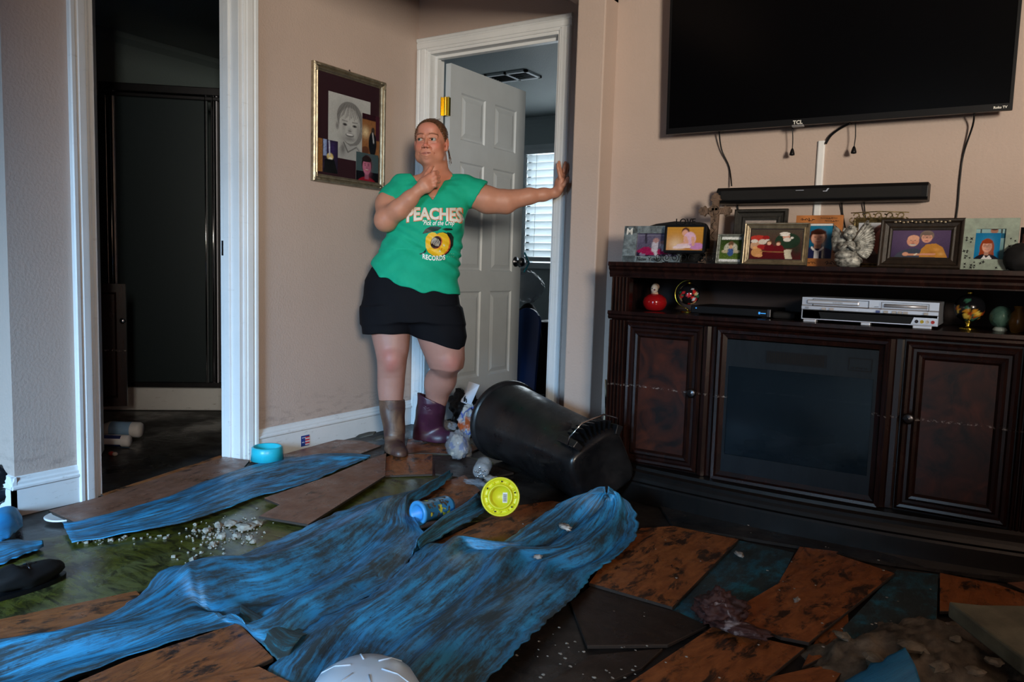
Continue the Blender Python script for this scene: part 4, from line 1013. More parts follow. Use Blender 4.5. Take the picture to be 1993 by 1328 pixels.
# small glass frame
framed('little glass edged frame with a garden photo beside the cross foot', 1394, 1446, 456, 514, 2.90, .010, 'bead', plain('glass_frame', (.42, .45, .42), .15, .3, .5, .3, 80, .4),
  [('g', (35, 55, 30), (90, 115, 50)), ('r', .05, .88, .95, 1, (230, 235, 235)), ('r', 0, 0, 1, .12, (225, 230, 235)), ('e', .5, .55, .30, .22, (190, 190, 175)), ('e', .5, .72, .12, .10, (110, 80, 60)), ('e', .5, .40, .14, .16, (60, 90, 150)), ('e', .25, .42, .15, .06, (190, 180, 150)), ('e', .78, .42, .15, .06, (195, 185, 160)), ('e', .5, .60, .08, .08, (210, 170, 140)), ('n', .2)], nx=30, lean=9, name='glass_photo_frame')
# black carved frame against the wall
framed('black carved frame mostly hidden behind the bearded man photo', 1424, 1527, 407, 508, 3.10, .040, 'cove', plain('carved_black', (.020, .018, .015), .35, 0, .5, .5, 120, .7),
  [('bg', (120, 105, 100)), ('r', 0, .9, 1, 1, (160, 150, 145)), ('e', .45, .86, .10, .06, (200, 170, 160)), ('e', .5, .6, .3, .3, (70, 55, 60)), ('n', .1)], lean=5, matcol=(.05, .05, .05), matw=.006, nx=30)
# bearded man in hat with children
sant = [('g', (78, 72, 62), (90, 25, 30)), ('e', .72, .62, .24, .26, (38, 60, 45)), ('e', .55, .10, .50, .24, (85, 18, 25)), ('e', .15, .70, .16, .10, (190, 60, 50)), ('e', .12, .45, .13, .14, (200, 160, 130)), ('e', .24, .58, .08, .09, (215, 205, 195)), ('e', .08, .60, .07, .06, (225, 220, 215)), ('e', .22, .40, .09, .09, (160, 40, 40)), ('e', .14, .22, .11, .15, (205, 150, 95)), ('e', .10, .38, .05, .05, (225, 170, 115)), ('e', .19, .12, .07, .06, (220, 160, 110)), ('e', .30, .72, .07, .07, (150, 35, 35)), ('e', .33, .62, .05, .05, (220, 215, 210)),
   ('e', .38, .36, .10, .16, (110, 20, 30)), ('e', .37, .56, .05, .07, (120, 80, 55)), ('e', .37, .53, .040, .06, (230, 185, 160)), ('e', .56, .34, .10, .15, (105, 22, 30)), ('e', .55, .54, .05, .07, (100, 65, 50)), ('e', .55, .51, .038, .055, (230, 185, 160)),
   ('e', .69, .76, .07, .10, (215, 160, 140)), ('e', .71, .66, .075, .07, (225, 220, 215)), ('e', .66, .86, .10, .05, (235, 230, 225)), ('e', .66, .80, .09, .025, (240, 238, 234)), ('e', .80, .72, .03, .035, (238, 235, 230)),
   ('p', [(.66, .32), (.82, .34), (.80, .18), (.84, .02), (.70, .02), (.68, .16)], (215, 210, 190)), ('l', .22, .26, .66, .24, .014, (150, 110, 70)), ('s', .9, .35, .12, .3, (30, 45, 35), .8), ('n', .08)]
framed('wide silver gold frame with a photo of a bearded man and children', 1446, 1570, 434, 518, 2.87, .020, 'cove', M['pewter'], sant, matcol=(.02, .008, .01), matw=.004, nx=96, lean=8, rz=3)
# orange wooden frame with a school photo
root, Mw, w, h, fr = framed('orange wooden frame with burnt writing around a school photo of a child', 1543, 1634, 419, 520, 3.00, .030, 'plain', plain('orange_wood', (.46, .17, .045), .45, 0, .4, .2, 12),
  [('g', (30, 120, 160), (15, 70, 110)), ('r', 0, .93, 1, 1, (225, 228, 232))]+person_ops(.50, .60, .40, (60, 30, 22), (225, 170, 150), (35, 40, 80), a=.62)+[('p', [(.30, .30), (.5, .16), (.70, .30), (.72, .38), (.5, .22), (.28, .38)], (235, 235, 240)), ('r', .42, 0, .56, .24, (225, 228, 235)), ('n', .04)], lean=6, nx=44, name='wooden_photo_frame')
scr = MB()
def scrib(x0, z0, L2, amp, n_, r=.0007):
    P = [tuple(Mw @ Vector((x0+L2*t+amp*.6*math.sin(t*n_*5.1), -.0125, z0+amp*math.sin(t*n_*6.28)*(.5+.5*math.sin(t*9+z0*50))))) for t in np.linspace(0, 1, int(n_*9))]
    scr.tube(P, r, 4)
scrib(w*.10, h*.915, w*.30, .007, 5, .0009); scrib(w*.52, h*.94, w*.36, .003, 8); scrib(w*.62, h*.885, w*.30, .003, 7); scrib(w*.84, h*.62, w*.10, .006, 3, .0009); scrib(w*.84, h*.38, w*.10, .010, 3, .0009); scrib(w*.84, h*.28, w*.10, .004, 4); scrib(w*.05, h*.07, w*.45, .004, 8); scrib(w*.70, h*.07, w*.22, .008, 3, .0009)
scr.build('burnt_writing', M['black_matte'], root)
# ornate gilt frame
root, Mw, w, h, fr = framed('ornate pierced gold frame with a close face photo behind the angel', 1655, 1752, 424, 520, 3.02, .017, 'bead', plain('gilt', (.26, .20, .09), .4, .7, .5, .5, 70, .5),
  [('g', (200, 205, 215), (120, 110, 110)), ('e', .66, .60, .34, .36, (110, 70, 65)), ('e', .68, .52, .27, .34, (185, 120, 115)), ('e', .62, .62, .05, .02, (60, 40, 40)), ('e', .80, .62, .05, .02, (60, 40, 40)), ('e', .70, .36, .10, .02, (130, 60, 60)), ('r', 0, 0, 1, .22, (140, 125, 125)), ('e', .55, .12, .3, .12, (90, 80, 80)), ('n', .05)], lean=5, nx=44)
mb = MB(); gm = bpy.data.materials['gilt']
def curl(x, z, r_, ph, sg): mb.tube([tuple(Mw @ Vector((x+sg*r_*(1-.6*t)*math.cos(ph+5*t), -.010, z+r_*(1-.6*t)*math.sin(ph+5*t)))) for t in np.linspace(0, 1, 14)], .0022, 5)
for k in range(9):
    x = w*(k+.5)/9; curl(x, h+.008, .011, k % 2*3.1, 1 if k % 2 else -1); curl(x, -.0 + .002, .006, 0, 1)
for k in range(9):
    z = h*(k+.5)/9; curl(-.006, z, .010, 1.5, -1 if k % 2 else 1); curl(w+.006, z, .010, 1.5, 1 if k % 2 else -1)
mb.tube([tuple(Mw @ Vector(v)) for v in ((-.012, -.01, h+.018), (w*.5, -.01, h+.022), (w+.014, -.01, h+.018))], .002, 5); mb.build('pierced_scrollwork', gm, root, smooth=True)
# dark wide frame, older couple
coup = [('g', (88, 72, 105), (62, 52, 85)), ('s', .4, .6, .4, .5, (105, 88, 125), .6), ('p', [(.06, 0), (.12, .16), (.24, .28), (.42, .34), (.62, .18), (.66, 0)], (70, 78, 95)), ('p', [(.50, .02), (.52, .30), (.60, .48), (.76, .52), (.88, .38), (.97, .0)], (196, 138, 62)),
  ('s', .78, .30, .05, .06, (230, 170, 100), .6), ('s', .70, .15, .05, .08, (160, 100, 50), .7), ('s', .86, .14, .05, .06, (225, 180, 120), .6),
  ('e', .37, .60, .105, .20, (222, 160, 135)), ('e', .375, .70, .10, .12, (228, 172, 148)), ('e', .37, .46, .06, .035, (205, 200, 195)), ('e', .335, .62, .014, .012, (70, 50, 45)), ('e', .405, .62, .014, .012, (70, 50, 45)), ('e', .37, .505, .035, .012, (150, 70, 70)), ('s', .37, .57, .02, .05, (190, 120, 100), .8),
  ('e', .60, .80, .12, .19, (130, 115, 108)), ('e', .60, .72, .09, .18, (222, 165, 145)), ('e', .565, .74, .036, .042, (40, 30, 35)), ('e', .565, .74, .028, .032, (225, 175, 155)), ('e', .635, .74, .036, .042, (40, 30, 35)), ('e', .635, .74, .028, .032, (225, 175, 155)), ('e', .565, .74, .010, .010, (60, 40, 35)), ('e', .635, .74, .010, .010, (60, 40, 35)), ('e', .60, .61, .035, .014, (170, 80, 80)), ('e', .60, .865, .10, .06, (120, 105, 98)),
  ('l', .74, .13, .30, .10, .035, (215, 155, 130)), ('e', .26, .12, .055, .07, (222, 165, 140)), ('l', .42, .09, .45, .14, .018, (225, 220, 200)), ('n', .05)]
root, Mw, w, h, fr = framed('wide dark carved frame with a photo of an older couple hugging', 1706, 1871, 425, 527, 2.88, .036, 'cove', M['darkwood'], coup, matcol=(.015, .010, .008), matw=.004, nx=110, lean=9, rz=-4)
mb = MB()
for k in range(14): mb.ell((w*.18+w*.64*k/13, -.018, h-.012+.002*math.sin(k*2)), (.006, .004, .004), 8, 5, M=Mw)
mb.build('carved_crest', M['pewter'], root, smooth=True)
# pale glass frame with stencilled leaves
grl = [('g', (25, 110, 165), (20, 120, 175)), ('s', .5, .6, .35, .4, (50, 150, 200), .6)]+person_ops(.52, .50, .46, (150, 65, 35), (228, 170, 150), (30, 28, 40), long=True, glasses=True, a=.86)+[('p', [(.34, .02), (.44, .16), (.52, .06), (.62, .16), (.74, .04), (.70, 0), (.36, 0)], (225, 225, 230)), ('n', .04)]
root, Mw, w, h, fr = framed('pale green glass frame with stencilled leaves around a red haired girl photo', 1868, 1976, 424, 532, 2.86, .034, 'plain', plain('pale_glass', (.33, .40, .34), .25, 0, .5, .15, 30),
  [('g', (150, 185, 190), (60, 110, 120)), ('r', .15, .8, .2, 1, (60, 70, 75)), ('r', .8, .8, .86, 1, (70, 80, 80)), ('e', .6, .93, .12, .10, (170, 120, 100)), ('e', .6, .99, .12, .05, (70, 50, 50)), ('r', 0, .70, 1, .84, (35, 95, 125))], nx=50, lean=9, rz=-5)
picture('photograph', .072, .084, grl, root, Mw @ Matrix.Translation((.030, -.0075, .034)), 60)
mb = MB(); rs = random.Random(4)
for k in range(34):
    s_ = k % 3
    if s_ == 0: x, z = rs.uniform(.006, w-.006), rs.uniform(.004, .026)
    elif s_ == 1: x, z = rs.uniform(.005, .026), rs.uniform(.03, h*.62)
    else: x, z = rs.uniform(w-.028, w-.006), rs.uniform(.03, h*.62)
    a_ = rs.uniform(0, 6.28); r_ = rs.uniform(.004, .007)
    P = [(x+r_*math.cos(a_+t)*(1 if i % 2 else .35), -.0126, z+r_*math.sin(a_+t)*(1 if i % 2 else .35)) for i, t in enumerate(np.linspace(0, 2*math.pi, 9)[:-1])]
    mb.add([tuple(Mw @ Vector(p)) for p in P], [tuple(range(8))])
mb.build('stencilled_leaves', M['black_matte'], root)
# partly visible frame and black figure at the end
framed('small frame with a face photo half cut off beside the pale glass frame', 1979, 2040, 440, 500, 2.95, .004, 'plain', plain('pale_wood', (.5, .4, .36), .5), person_ops(.42, .55, .7, (60, 40, 35), (200, 120, 110), (40, 20, 20), a=.9), nx=36, zb=.9355)
q = oy(1985, 520, 2.80)
mb = MB(); lump(mb, (q[0], 2.83, .975), (.045, .035, .045), 8, .12, 2)
for i, v in enumerate(mb.v): mb.v[i] = (v[0], v[1], max(v[2], .9356))
tag(mb.build('black_figurine', M['black_matte'], smooth=True), 'squat black figurine in front of the pale green glass frame', 'figurine')
# angel statue
q = oy(1650, 521, 2.86); ax_, az_ = q[0], .9355
ang = empty('angel_statue', (ax_, 2.86, az_), 0, 'small silver grey kneeling cherub statue with raised wings', 'statue')
sm = plain('silver_stone', (.40, .41, .39), .38, .25, .5, .5, 70, .4)
S = .155/.20
def A(x, y, z): return (ax_+x*S, 2.86+y*S, az_+z*S)
mb = MB()
lump(mb, A(0, 0, .028), (.056*S, .045*S, .032*S), 2, .15, 2.5); mb.ell(A(-.01, -.01, .052), (.048*S, .040*S, .026*S)); mb.ell(A(0, 0, .085), (.032*S, .026*S, .034*S))
mb.build('robe', sm, ang, smooth=True)
mb = MB(); mb.ell(A(0, -.004, .150), (.026*S, .025*S, .029*S)); mb.ell(A(.0, -.028, .146), (.005*S, .006*S, .006*S)); mb.ell(A(-.014, -.02, .14), (.010*S, .009*S, .010*S)); mb.ell(A(.013, -.02, .14), (.010*S, .009*S, .010*S)); mb.tube([A(0, 0, .10), A(0, 0, .13)], .010*S, 8); mb.build('head', sm, ang, smooth=True)
mb = MB()
for k in range(36):
    u = random.uniform(0, 2*math.pi); v = random.uniform(.1, 1.35); r_ = .027*S
    x, y, z = math.sin(v)*math.cos(u), math.sin(v)*math.sin(u), math.cos(v)
    if y < -.5 and z < .75: continue
    c = A(0, 0, .153); mb.ell((c[0]+x*r_, c[1]+y*r_, c[2]+z*r_), (.008*S, .008*S, .007*S), 7, 5)
mb.build('curls', sm, ang, smooth=True)
for s2 in (-1, 1):
    mb = MB(); mb.tube([A(s2*.030, 0, .108), A(s2*.040, -.012, .085), A(s2*.026, -.034, .078), A(s2*.004, -.044, .096)], [.011*S, .010*S, .009*S, .007*S], 8); mb.build('arm', sm, ang, smooth=True)
for s2 in (-1, 1):
    mb = MB()
    L0 = .105 if s2 > 0 else .09
    for k in range(15):
        t = k/14
        a_ = math.radians(62-95*t if s2 > 0 else 50-40*t)
        Lk = (L0*(1-.50*t))*S
        b0 = A(s2*(.016+.012*t), .022, .115-.045*t)
        d = (s2*math.cos(a_), .10, math.sin(a_))
        P = [tuple(np.array(b0)+np.array(d)*Lk*u) for u in (0, .35, .7, 1)]
        mb.tube(P, [.006*S, .011*S, .010*S, .005*S], 6)
        P = [tuple(np.array(b0)+np.array(d)*Lk*u+np.array((0, -.006*S, 0))) for u in (0, .25, .5, .62)]
        mb.tube(P, [.004*S, .007*S, .007*S, .002*S], 6)
    mb.build('wing', sm, ang, smooth=True)

# ------------------------------------------------------------------ things on the cabinet shelf
ZS = .7425
def shelf(x, Y): return oy(x, 600, Y)[0]
x = shelf(1274, 2.93)
orn = empty('red_glass_ball', (x, 2.93, ZS), 0, 'glossy red glass ornament topped by a small figure head on the shelf', 'ornament')
rg = plain('red_glass', (.28, .006, .008), .06, 0, .6, .1, 6)
mb = MB(); mb.lathe([(.018, 0), (.036, .006), (.046, .022), (.049, .036), (.044, .052), (.030, .064), (.014, .070), (0, .071)], (x, 2.93, ZS), 28); mb.build('ball', rg, orn, smooth=True)
mb = MB(); mb.ell((x-.002, 2.925, ZS+.088), (.015, .015, .020), 14, 10, col=(.45, .38, .32)); mb.ell((x-.002, 2.935, ZS+.098), (.017, .014, .014), 12, 8, col=(.25, .15, .10)); mb.ell((x+.004, 2.911, ZS+.086), (.004, .004, .005), 8, 5, col=(.2, .1, .1)); mb.ell((x-.006, 2.911, ZS+.090), (.002, .002, .002), 6, 4, col=(.02, .02, .02)); mb.tube([(x-.012, 2.925, ZS+.073), (x, 2.92, ZS+.068), (x+.014, 2.925, ZS+.072)], .006, 8, (.5, .3, .2)); mb.build('figure_head', M['vc_gloss'], orn, smooth=True)
def bauble(x, Y, r, z, cols, label, hoop, seed, cat='ornament', grp=None):
    root = empty('painted_bauble', (x, Y, ZS), 0, label, cat, grp)
    mb = MB(); mb.ell((x, Y, z), (r, r, r), 40, 28)
    rs = random.Random(seed); sp = [(Vector((rs.uniform(-1, 1), rs.uniform(-1, -.2), rs.uniform(-1, .5))).normalized(), rs.uniform(.10, .22), rs.choice(cols)) for _ in range(22)]
    for i, v in enumerate(mb.v):
        d = (Vector(v)-Vector((x, Y, z)))/r; c = (.008, .008, .010)
        for s_, rad, cc in sp:
            if (d-s_).length < rad: c = tuple(k/1.0 for k in srgb(*cc))
        mb.c[i] = c
    mb.build('ball', M['vc_gloss'], root, smooth=True)
    mb = MB(); mb.lathe([(.010, 0), (.010, .010), (.004, .013), (0, .013)], (x, Y, z+r-.002), 12); mb.build('cap', M['gold'], root, smooth=True)
    mb = MB()
    if hoop:
        R_ = r*1.42; P = [(x+R_*math.cos(t), Y+.002, z+R_*.95*math.sin(t)) for t in np.linspace(math.radians(95), math.radians(262), 40)]
        mb.tube(P, [.0016+.0008*(i % 2) for i in range(len(P))], 7); mb.tube([P[0], (x, Y, z+r+.01)], .0012, 5)
        mb.lathe([(.032, 0), (.032, .003), (.024, .005), (.006, .006), (0, .006)], (x, Y+.002, ZS), 20)
        mb.tube([P[-1], (x, Y+.002, ZS+.006)], .003, 6)
    else:
        mb.lathe([(.026, 0), (.026, .003), (.010, .006), (.005, .012), (.012, z-r-ZS+.004), (0, z-r-ZS+.004)], (x, Y, ZS), 18)
    mb.build('stand', M['gold'], root, smooth=True)
x = shelf(1340, 2.97); bauble(x, 2.97, .042, ZS+.072, [(200, 40, 40), (40, 110, 80), (215, 215, 225), (210, 180, 130), (190, 40, 50)], 'painted red green and white glass bauble hanging in a gold hoop stand', True, 3)
x = shelf(1887, 2.95); bauble(x, 2.95, .046, ZS+.070, [(200, 140, 40), (60, 110, 90), (230, 200, 90), (150, 60, 30)], 'dark round painted bauble with orange blobs on a gold foot beside the disc player', False, 11)
x = shelf(1950, 2.93)
wg = empty('snow_globe', (x, 2.93, ZS), 0, 'small green glass globe on a pale foot at the end of the shelf', 'ornament')
mb = MB(); mb.ell((x, 2.93, ZS+.046), (.033, .033, .036), 24, 16); mb.build('globe', glass('green_glass', (.10, .22, .18), .05, .5), wg, smooth=True)
mb = MB(); mb.lathe([(.020, 0), (.022, .006), (.016, .013), (.012, .015), (0, .015)], (x, 2.93, ZS), 20, col=(.35, .42, .40)); mb.build('foot', M['vc_gloss'], wg, smooth=True)
mb = MB(); lump(mb, (x, 2.93, ZS+.04), (.018, .016, .022), 4, .5, 3, 16, 10, col=(.10, .16, .12)); mb.build('figure', M['vc'], wg, smooth=True)
x = shelf(1984, 2.92)
wg = empty('amber_vase', (x, 2.92, ZS), 0, 'small dark amber glass vase at the very end of the shelf', 'vase')
mb = MB(); mb.lathe([(.016, 0), (.020, .004), (.026, .030), (.024, .055), (.012, .072), (.016, .084), (.013, .084), (.009, .072), (0, .06)], (x, 2.92, ZS), 22); mb.build('body', glass('amber_glass', (.30, .14, .03), .06, .7), wg, smooth=True)
mb = MB(); mb.lathe([(.0165, 0), (.0165, .0035), (.0, .0035)], (x, 2.92, ZS), 16); mb.build('base_ring', M['gold'], wg)
# cable box
a = shelf(1346, 2.88); b = shelf(1500, 2.88)
cb = empty('cable_box', ((a+b)/2, 2.9, ZS), 0, 'flat black cable box with a blue light and a grey end on the shelf', 'electronics')
mb = MB(); mb.box((a, 2.87, ZS+.003), (b, 3.10, ZS+.034)); mb.build('body', M['black'], cb, bevel=.004)
mb = MB(); mb.box((b-.010, 2.866, ZS+.004), (b+.004, 2.872, ZS+.034)); mb.build('end_cap', M['steel'], cb, bevel=.002)
lt = NT('blue_indicator', .4); lt.base((0.02, .1, .3)); lt.b.inputs['Emission Color'].default_value = (.05, .35, .9, 1); lt.b.inputs['Emission Strength'].default_value = 1.0
mb = MB(); mb.box((b-.040, 2.868, ZS+.014), (b-.034, 2.871, ZS+.022)); mb.box((b-.032, 2.868, ZS+.016), (b-.014, 2.871, ZS+.019)); mb.box((a+.02, 2.868, ZS+.022), (a+.024, 2.871, ZS+.026)); mb.build('indicator', lt.m, cb)
mb = MB(); mb.box((a+.01, 2.88, ZS+.0), (a+.03, 2.9, ZS+.003)); mb.box((b-.03, 2.88, ZS), (b-.01, 2.9, ZS+.003)); mb.build('foot', M['black_matte'], cb)
a = shelf(1503, 2.9); b = shelf(1548, 2.9)
mb = MB(); mb.box((a, 2.90, ZS), (b, 3.02, ZS+.024)); tag(mb.build('small_adapter', M['black_matte'], bevel=.008), 'small rounded black box between the cable box and the silver player', 'electronics')
# disc and tape player
a = oy(1558, 630, 2.80); b = oy(1824, 645, 2.80)
PX0, PX1, PY = a[0], b[0], 2.80
dp = empty('disc_player', ((PX0+PX1)/2, PY+.1, ZS), 0, 'silver tape and disc player with a black display strip on the shelf', 'electronics')
hz = oy(1558, 578, 2.80)[2]-.7425
w = PX1-PX0
mb = MB(); mb.box((PX0, PY+.006, ZS+.010), (PX1, PY+.26, ZS+hz)); mb.build('body', M['silver'], dp, bevel=.003)
z0 = ZS+.010; h = hz-.010
mb = MB(); mb.extr([(0, 0), (-.0, h*.42), (-.006, h*.46), (-.006, h*.60), (-.001, h*.66), (-.001, h), (.006, h), (.006, 0)], (PX0, PY+.006, z0), (PX1, PY+.006, z0), (0, 1, 0), (0, 0, 1)); mb.build('fascia', M['silver'], dp, weld=True)
mb = MB(); Ms = Matrix.Translation((PX0, PY+.003, z0)); mb.extr([(w*.155, h*.02+.003), (w*.135, h*.36), (w*.97, h*.36), (w*.985-.02, h*.36), (w*.815, h*.02+.003)], (PX0, PY+.0015, z0), (PX0, PY+.0065, z0), (1, 0, 0), (0, 0, 1)); mb.build('display_strip', M['black'], dp)
mb = MB(); mb.extr([(w*.815, .004), (w*.835, h*.34), (w*.995, h*.34), (w*.995, .004)], (PX0, PY+.0005, z0), (PX0, PY+.0065, z0), (1, 0, 0), (0, 0, 1)); mb.build('jack_panel', M['silver'], dp)
for k, c in enumerate(((.02, .02, .03), (.55, .45, .05), (.6, .6, .6), (.5, .04, .04))):
    mb = MB(); mb.lathe([(.0055, 0), (.0055, .003), (.003, .003), (.003, .001), (0, .001)], n=14, M=Matrix.Translation((PX0+w*(.855+.037*k), PY+.0005, z0+h*.17)) @ Matrix.Rotation(math.pi/2, 4, 'X'), col=c); mb.build('jack', M['vc'], dp)
mb = MB()
mb2 = MB(); mb2.box((PX0+w*.04, PY-.004, z0+h*.70), (PX0+w*.44, PY+.006, z0+h*.90)); mb2.build('tape_door', M['silver'], dp, bevel=.004)
for (u0, v0, u1, v1) in ((.085, .62, .51, .635), (.085, .93, .51, .945), (.085, .62, .088, .945), (.507, .62, .51, .945), (.60, .915, .93, .925), (.60, .60, .603, .925), (.93, .60, .933, .925), (.55, .70, .58, .715), (.03, .50, .06, .51), (.03, .55, .06, .56)):
    mb.box((PX0+w*u0, PY-.0068, z0+h*v0), (PX0+w*u1, PY-.0045, z0+h*v1)) if .44 < v0 < .62 else mb.box((PX0+w*u0, PY+.0005, z0+h*v0), (PX0+w*u1, PY+.0055, z0+h*v1))
mb.build('panel_line', M['black'], dp)
mb = MB(); mb.tube([(PX0+w*.62, PY-.0, z0+h*.78), (PX0+w*.92, PY-.0, z0+h*.78)], .006, 10); mb.build('disc_tray', M['silver'], dp, smooth=True)
for u, c in ((.565, (.08, .12, .35)), (.62, (.45, .47, .5)), (.68, (.45, .47, .5)), (.72, (.45, .47, .5)), (.76, (.45, .47, .5)), (.90, (.45, .47, .5)), (.16, (.5, .5, .55)), (.22, (.5, .5, .55))):
    mb = MB(); mb.box((PX0+w*u, PY-.009, z0+h*.46), (PX0+w*(u+.03), PY-.002, z0+h*.56), c); mb.build('button', M['vc'], dp, bevel=.001)
for u, wd_ in ((.02, .10), (.46, .07), (.83, .13)):
    mb = MB(); mb.box((PX0+w*u, PY-.002, ZS), (PX0+w*(u+wd_), PY+.03, ZS+.011)); mb.build('foot', M['silver'], dp, bevel=.002)
put_text('print', 'DVD/VIDEO', .006, Matrix.Translation((PX0+w*.28, PY-.0045, z0+h*.77)) @ XZ, M['steel'], dp)

# ------------------------------------------------------------------ floor layers
def set_uv(o, fn):
    me = o.data; uv = me.uv_layers.new(name='UVMap')
    co = np.zeros(len(me.vertices)*3, np.float32); me.vertices.foreach_get('co', co); co = co.reshape(-1, 3)
    li = np.zeros(len(me.loops), np.int32); me.loops.foreach_get('vertex_index', li)
    w = fn(co); uv.data.foreach_set('uv', w[li].astype(np.float32).ravel())
GP = 'loose laminate planks on the wet floor'
_pk = [0]
def plank(label, pts, z, mat='plank', zs=None, th=.009, name='laminate_plank', cat='plank', ang=None, group=GP, bevel=.0012):
    _pk[0] += 1
    P = [fl(x, y, z+(zs[i] if zs else 0)) for i, (x, y) in enumerate(pts)]
    n = len(P); c = np.mean(P, 0)
    a = sum(P[i][0]*P[(i+1) % n][1]-P[(i+1) % n][0]*P[i][1] for i in range(n))
    if a < 0: P = P[::-1]
    mb = MB(); vs = [tuple(p-c) for p in P]+[tuple(p-c-np.array([0, 0, th])) for p in P]
    mb.add(vs, [tuple(range(n)), tuple(range(2*n-1, n-1, -1))]+[(i, i+n, (i+1) % n+n, (i+1) % n) for i in range(n)])
    o = mb.build(name, M[mat]); o.data.materials.append(M['edge'])
    for k in range(1, len(o.data.polygons)): o.data.polygons[k].material_index = 1
    if ang is None:
        e = max(((P[(i+1) % n]-P[i]) for i in range(n)), key=np.linalg.norm); ang = math.atan2(e[1], e[0])
    k = _pk[0]*1.37
    set_uv(o, lambda co: np.stack([-co[:, 0]*math.sin(ang)+co[:, 1]*math.cos(ang)+k, co[:, 0]*math.cos(ang)+co[:, 1]*math.sin(ang)+k*2], 1))
    o.location = tuple(c)
    if bevel:
        b = o.modifiers.new('bevel', 'BEVEL'); b.width = bevel; b.segments = 1; b.limit_method = 'ANGLE'
    return tag(o, label, cat, group)
mb = MB(); P = [fl(x, y, .0035) for x, y in [(-150, 1120), (60, 1052), (140, 1040), (430, 985), (560, 940), (690, 885), (740, 870), (880, 880), (960, 900), (960, 1010), (740, 1040), (560, 1100), (400, 1180), (270, 1240), (-150, 1320)]]
mb.prism([(p[0], p[1]) for p in P], .0005, .0035); struct('floor_vinyl', mb, M['vinyl'])
mb = MB(); P = [fl(x, y, .012) for x, y in [(1240, 915), (1310, 1024), (1560, 1064), (1695, 1090), (2080, 1145), (2080, 900), (1600, 850), (1240, 850)]]
mb.prism([(p[0], p[1]) for p in P], .002, .012); struct('floor_board', mb, M['floor'])
plank('long brown plank lying across the bathroom threshold', [(94, 994), (150, 1019), (250, 994), (365, 956), (470, 916), (486, 896), (436, 889), (196, 967)], .022, 'plank_pale')
plank('thin orange strip along the inner edge of the bathroom threshold', [(196, 962), (203, 966), (436, 893), (430, 886)], .012, 'plank', th=.008, name='threshold_strip', cat='strip', group=None)
plank('pale brown plank along the baseboard under the portrait', [(520, 893), (655, 856), (704, 858), (742, 868), (700, 884), (560, 900)], .020, 'plank_pale')
plank('dark plank half hidden beside the brown boot', [(700, 878), (742, 866), (795, 850), (790, 872), (752, 890), (715, 893)], .014, 'plank_dark')
plank('brown plank with a notched corner between the blue sheets', [(514, 969), (640, 927), (715, 895), (752, 882), (750, 926), (600, 1021), (503, 1005), (545, 982)], .024, 'plank_pale')
plank('orange square plank piece right under the brown boot', [(752, 884), (842, 884), (842, 923), (749, 926)], .014, 'plank')
plank('muddy orange plank under the purple boot', [(752, 860), (868, 846), (935, 872), (905, 884), (845, 882), (752, 882)], .010, 'plank')
plank('black wet plank in front of the spilled rubbish', [(846, 886), (905, 888), (1000, 920), (930, 935), (847, 922)], .012, 'plank_dark')
plank('dark orange plank behind the blue bottle', [(780, 990), (862, 938), (905, 925), (935, 955), (880, 1000), (800, 1008)], .014, 'plank')
plank('orange plank with a yellow stain under the yellow lid', [(838, 1060), (1000, 985), (1075, 975), (1130, 985), (1030, 1060), (965, 1080), (880, 1072)], .012, 'plank')
plank('broad orange plank beside the end of the biggest blue sheet', [(1146, 1135), (1309, 1182), (1438, 1050), (1310, 1024), (1247, 1028), (1190, 1075)], .022, 'plank')
plank('square muddy blue underlay piece left of the long diagonal plank', [(1302, 1192), (1366, 1214), (1455, 1173), (1518, 1138), (1546, 1076), (1438, 1052)], .010, 'sheet_dark', th=.004, name='underlay_piece', cat='underlay', group='small underlay pieces')
plank('long diagonal orange plank with the crumpled rag at its corner', [(1618, 1075), (1742, 1116), (1575, 1251), (1520, 1240), (1442, 1208), (1452, 1172)], .026, 'plank')
plank('narrow orange plank showing behind the long diagonal plank', [(1556, 1064), (1632, 1074), (1560, 1130), (1500, 1160)], .014, 'plank')
plank('orange plank running off the picture below the crumpled rag', [(1386, 1220), (1566, 1262), (1508, 1310), (1440, 1365), (1170, 1365)], .022, 'plank')
plank('muddy blue underlay piece with a black edge beside the plaster heap', [(1745, 1110), (1827, 1118), (1823, 1216), (1700, 1290), (1640, 1250), (1640, 1222), (1690, 1170)], .012, 'sheet_dark', th=.004, name='underlay_piece', cat='underlay', group='small underlay pieces')
plank('orange plank between the grey board and the cabinet', [(1829, 1115), (1940, 1137), (2010, 1162), (2010, 1190), (1829, 1190)], .018, 'plank')
plank('small orange plank corner poking out beside the blue plastic in the corner', [(1480, 1322), (1612, 1292), (1645, 1300), (1600, 1365), (1440, 1365)], .016, 'plank')
plank('sliver of orange plank between the diagonal plank and the blue piece', [(1590, 1240), (1650, 1185), (1655, 1240), (1620, 1270), (1560, 1300)], .010, 'plank')
plank('black muddy plank beneath the broad orange plank', [(1110, 1172), (1150, 1140), (1320, 1192), (1376, 1218), (1300, 1255), (1143, 1257)], .013, 'plank_dark')
plank('dark red plank under the middle of the muddy floor', [(1150, 1275), (1290, 1262), (1250, 1300), (1140, 1345), (1040, 1345)], .008, 'plank_dark')
plank('dark orange plank under the blue sheet at the left edge', [(-80, 1222), (266, 1150), (285, 1170), (190, 1240), (-80, 1300)], .012, 'plank')
plank('orange plank wedge in the bottom corner, tip pointing to the biggest blue sheet', [(464, 1212), (533, 1281), (430, 1330), (250, 1400), (-20, 1400), (252, 1284)], .036, 'plank')
plank('second orange plank piece lying over the wedge shaped plank', [(504, 1297), (600, 1345), (330, 1380), (390, 1322)], .046, 'plank')
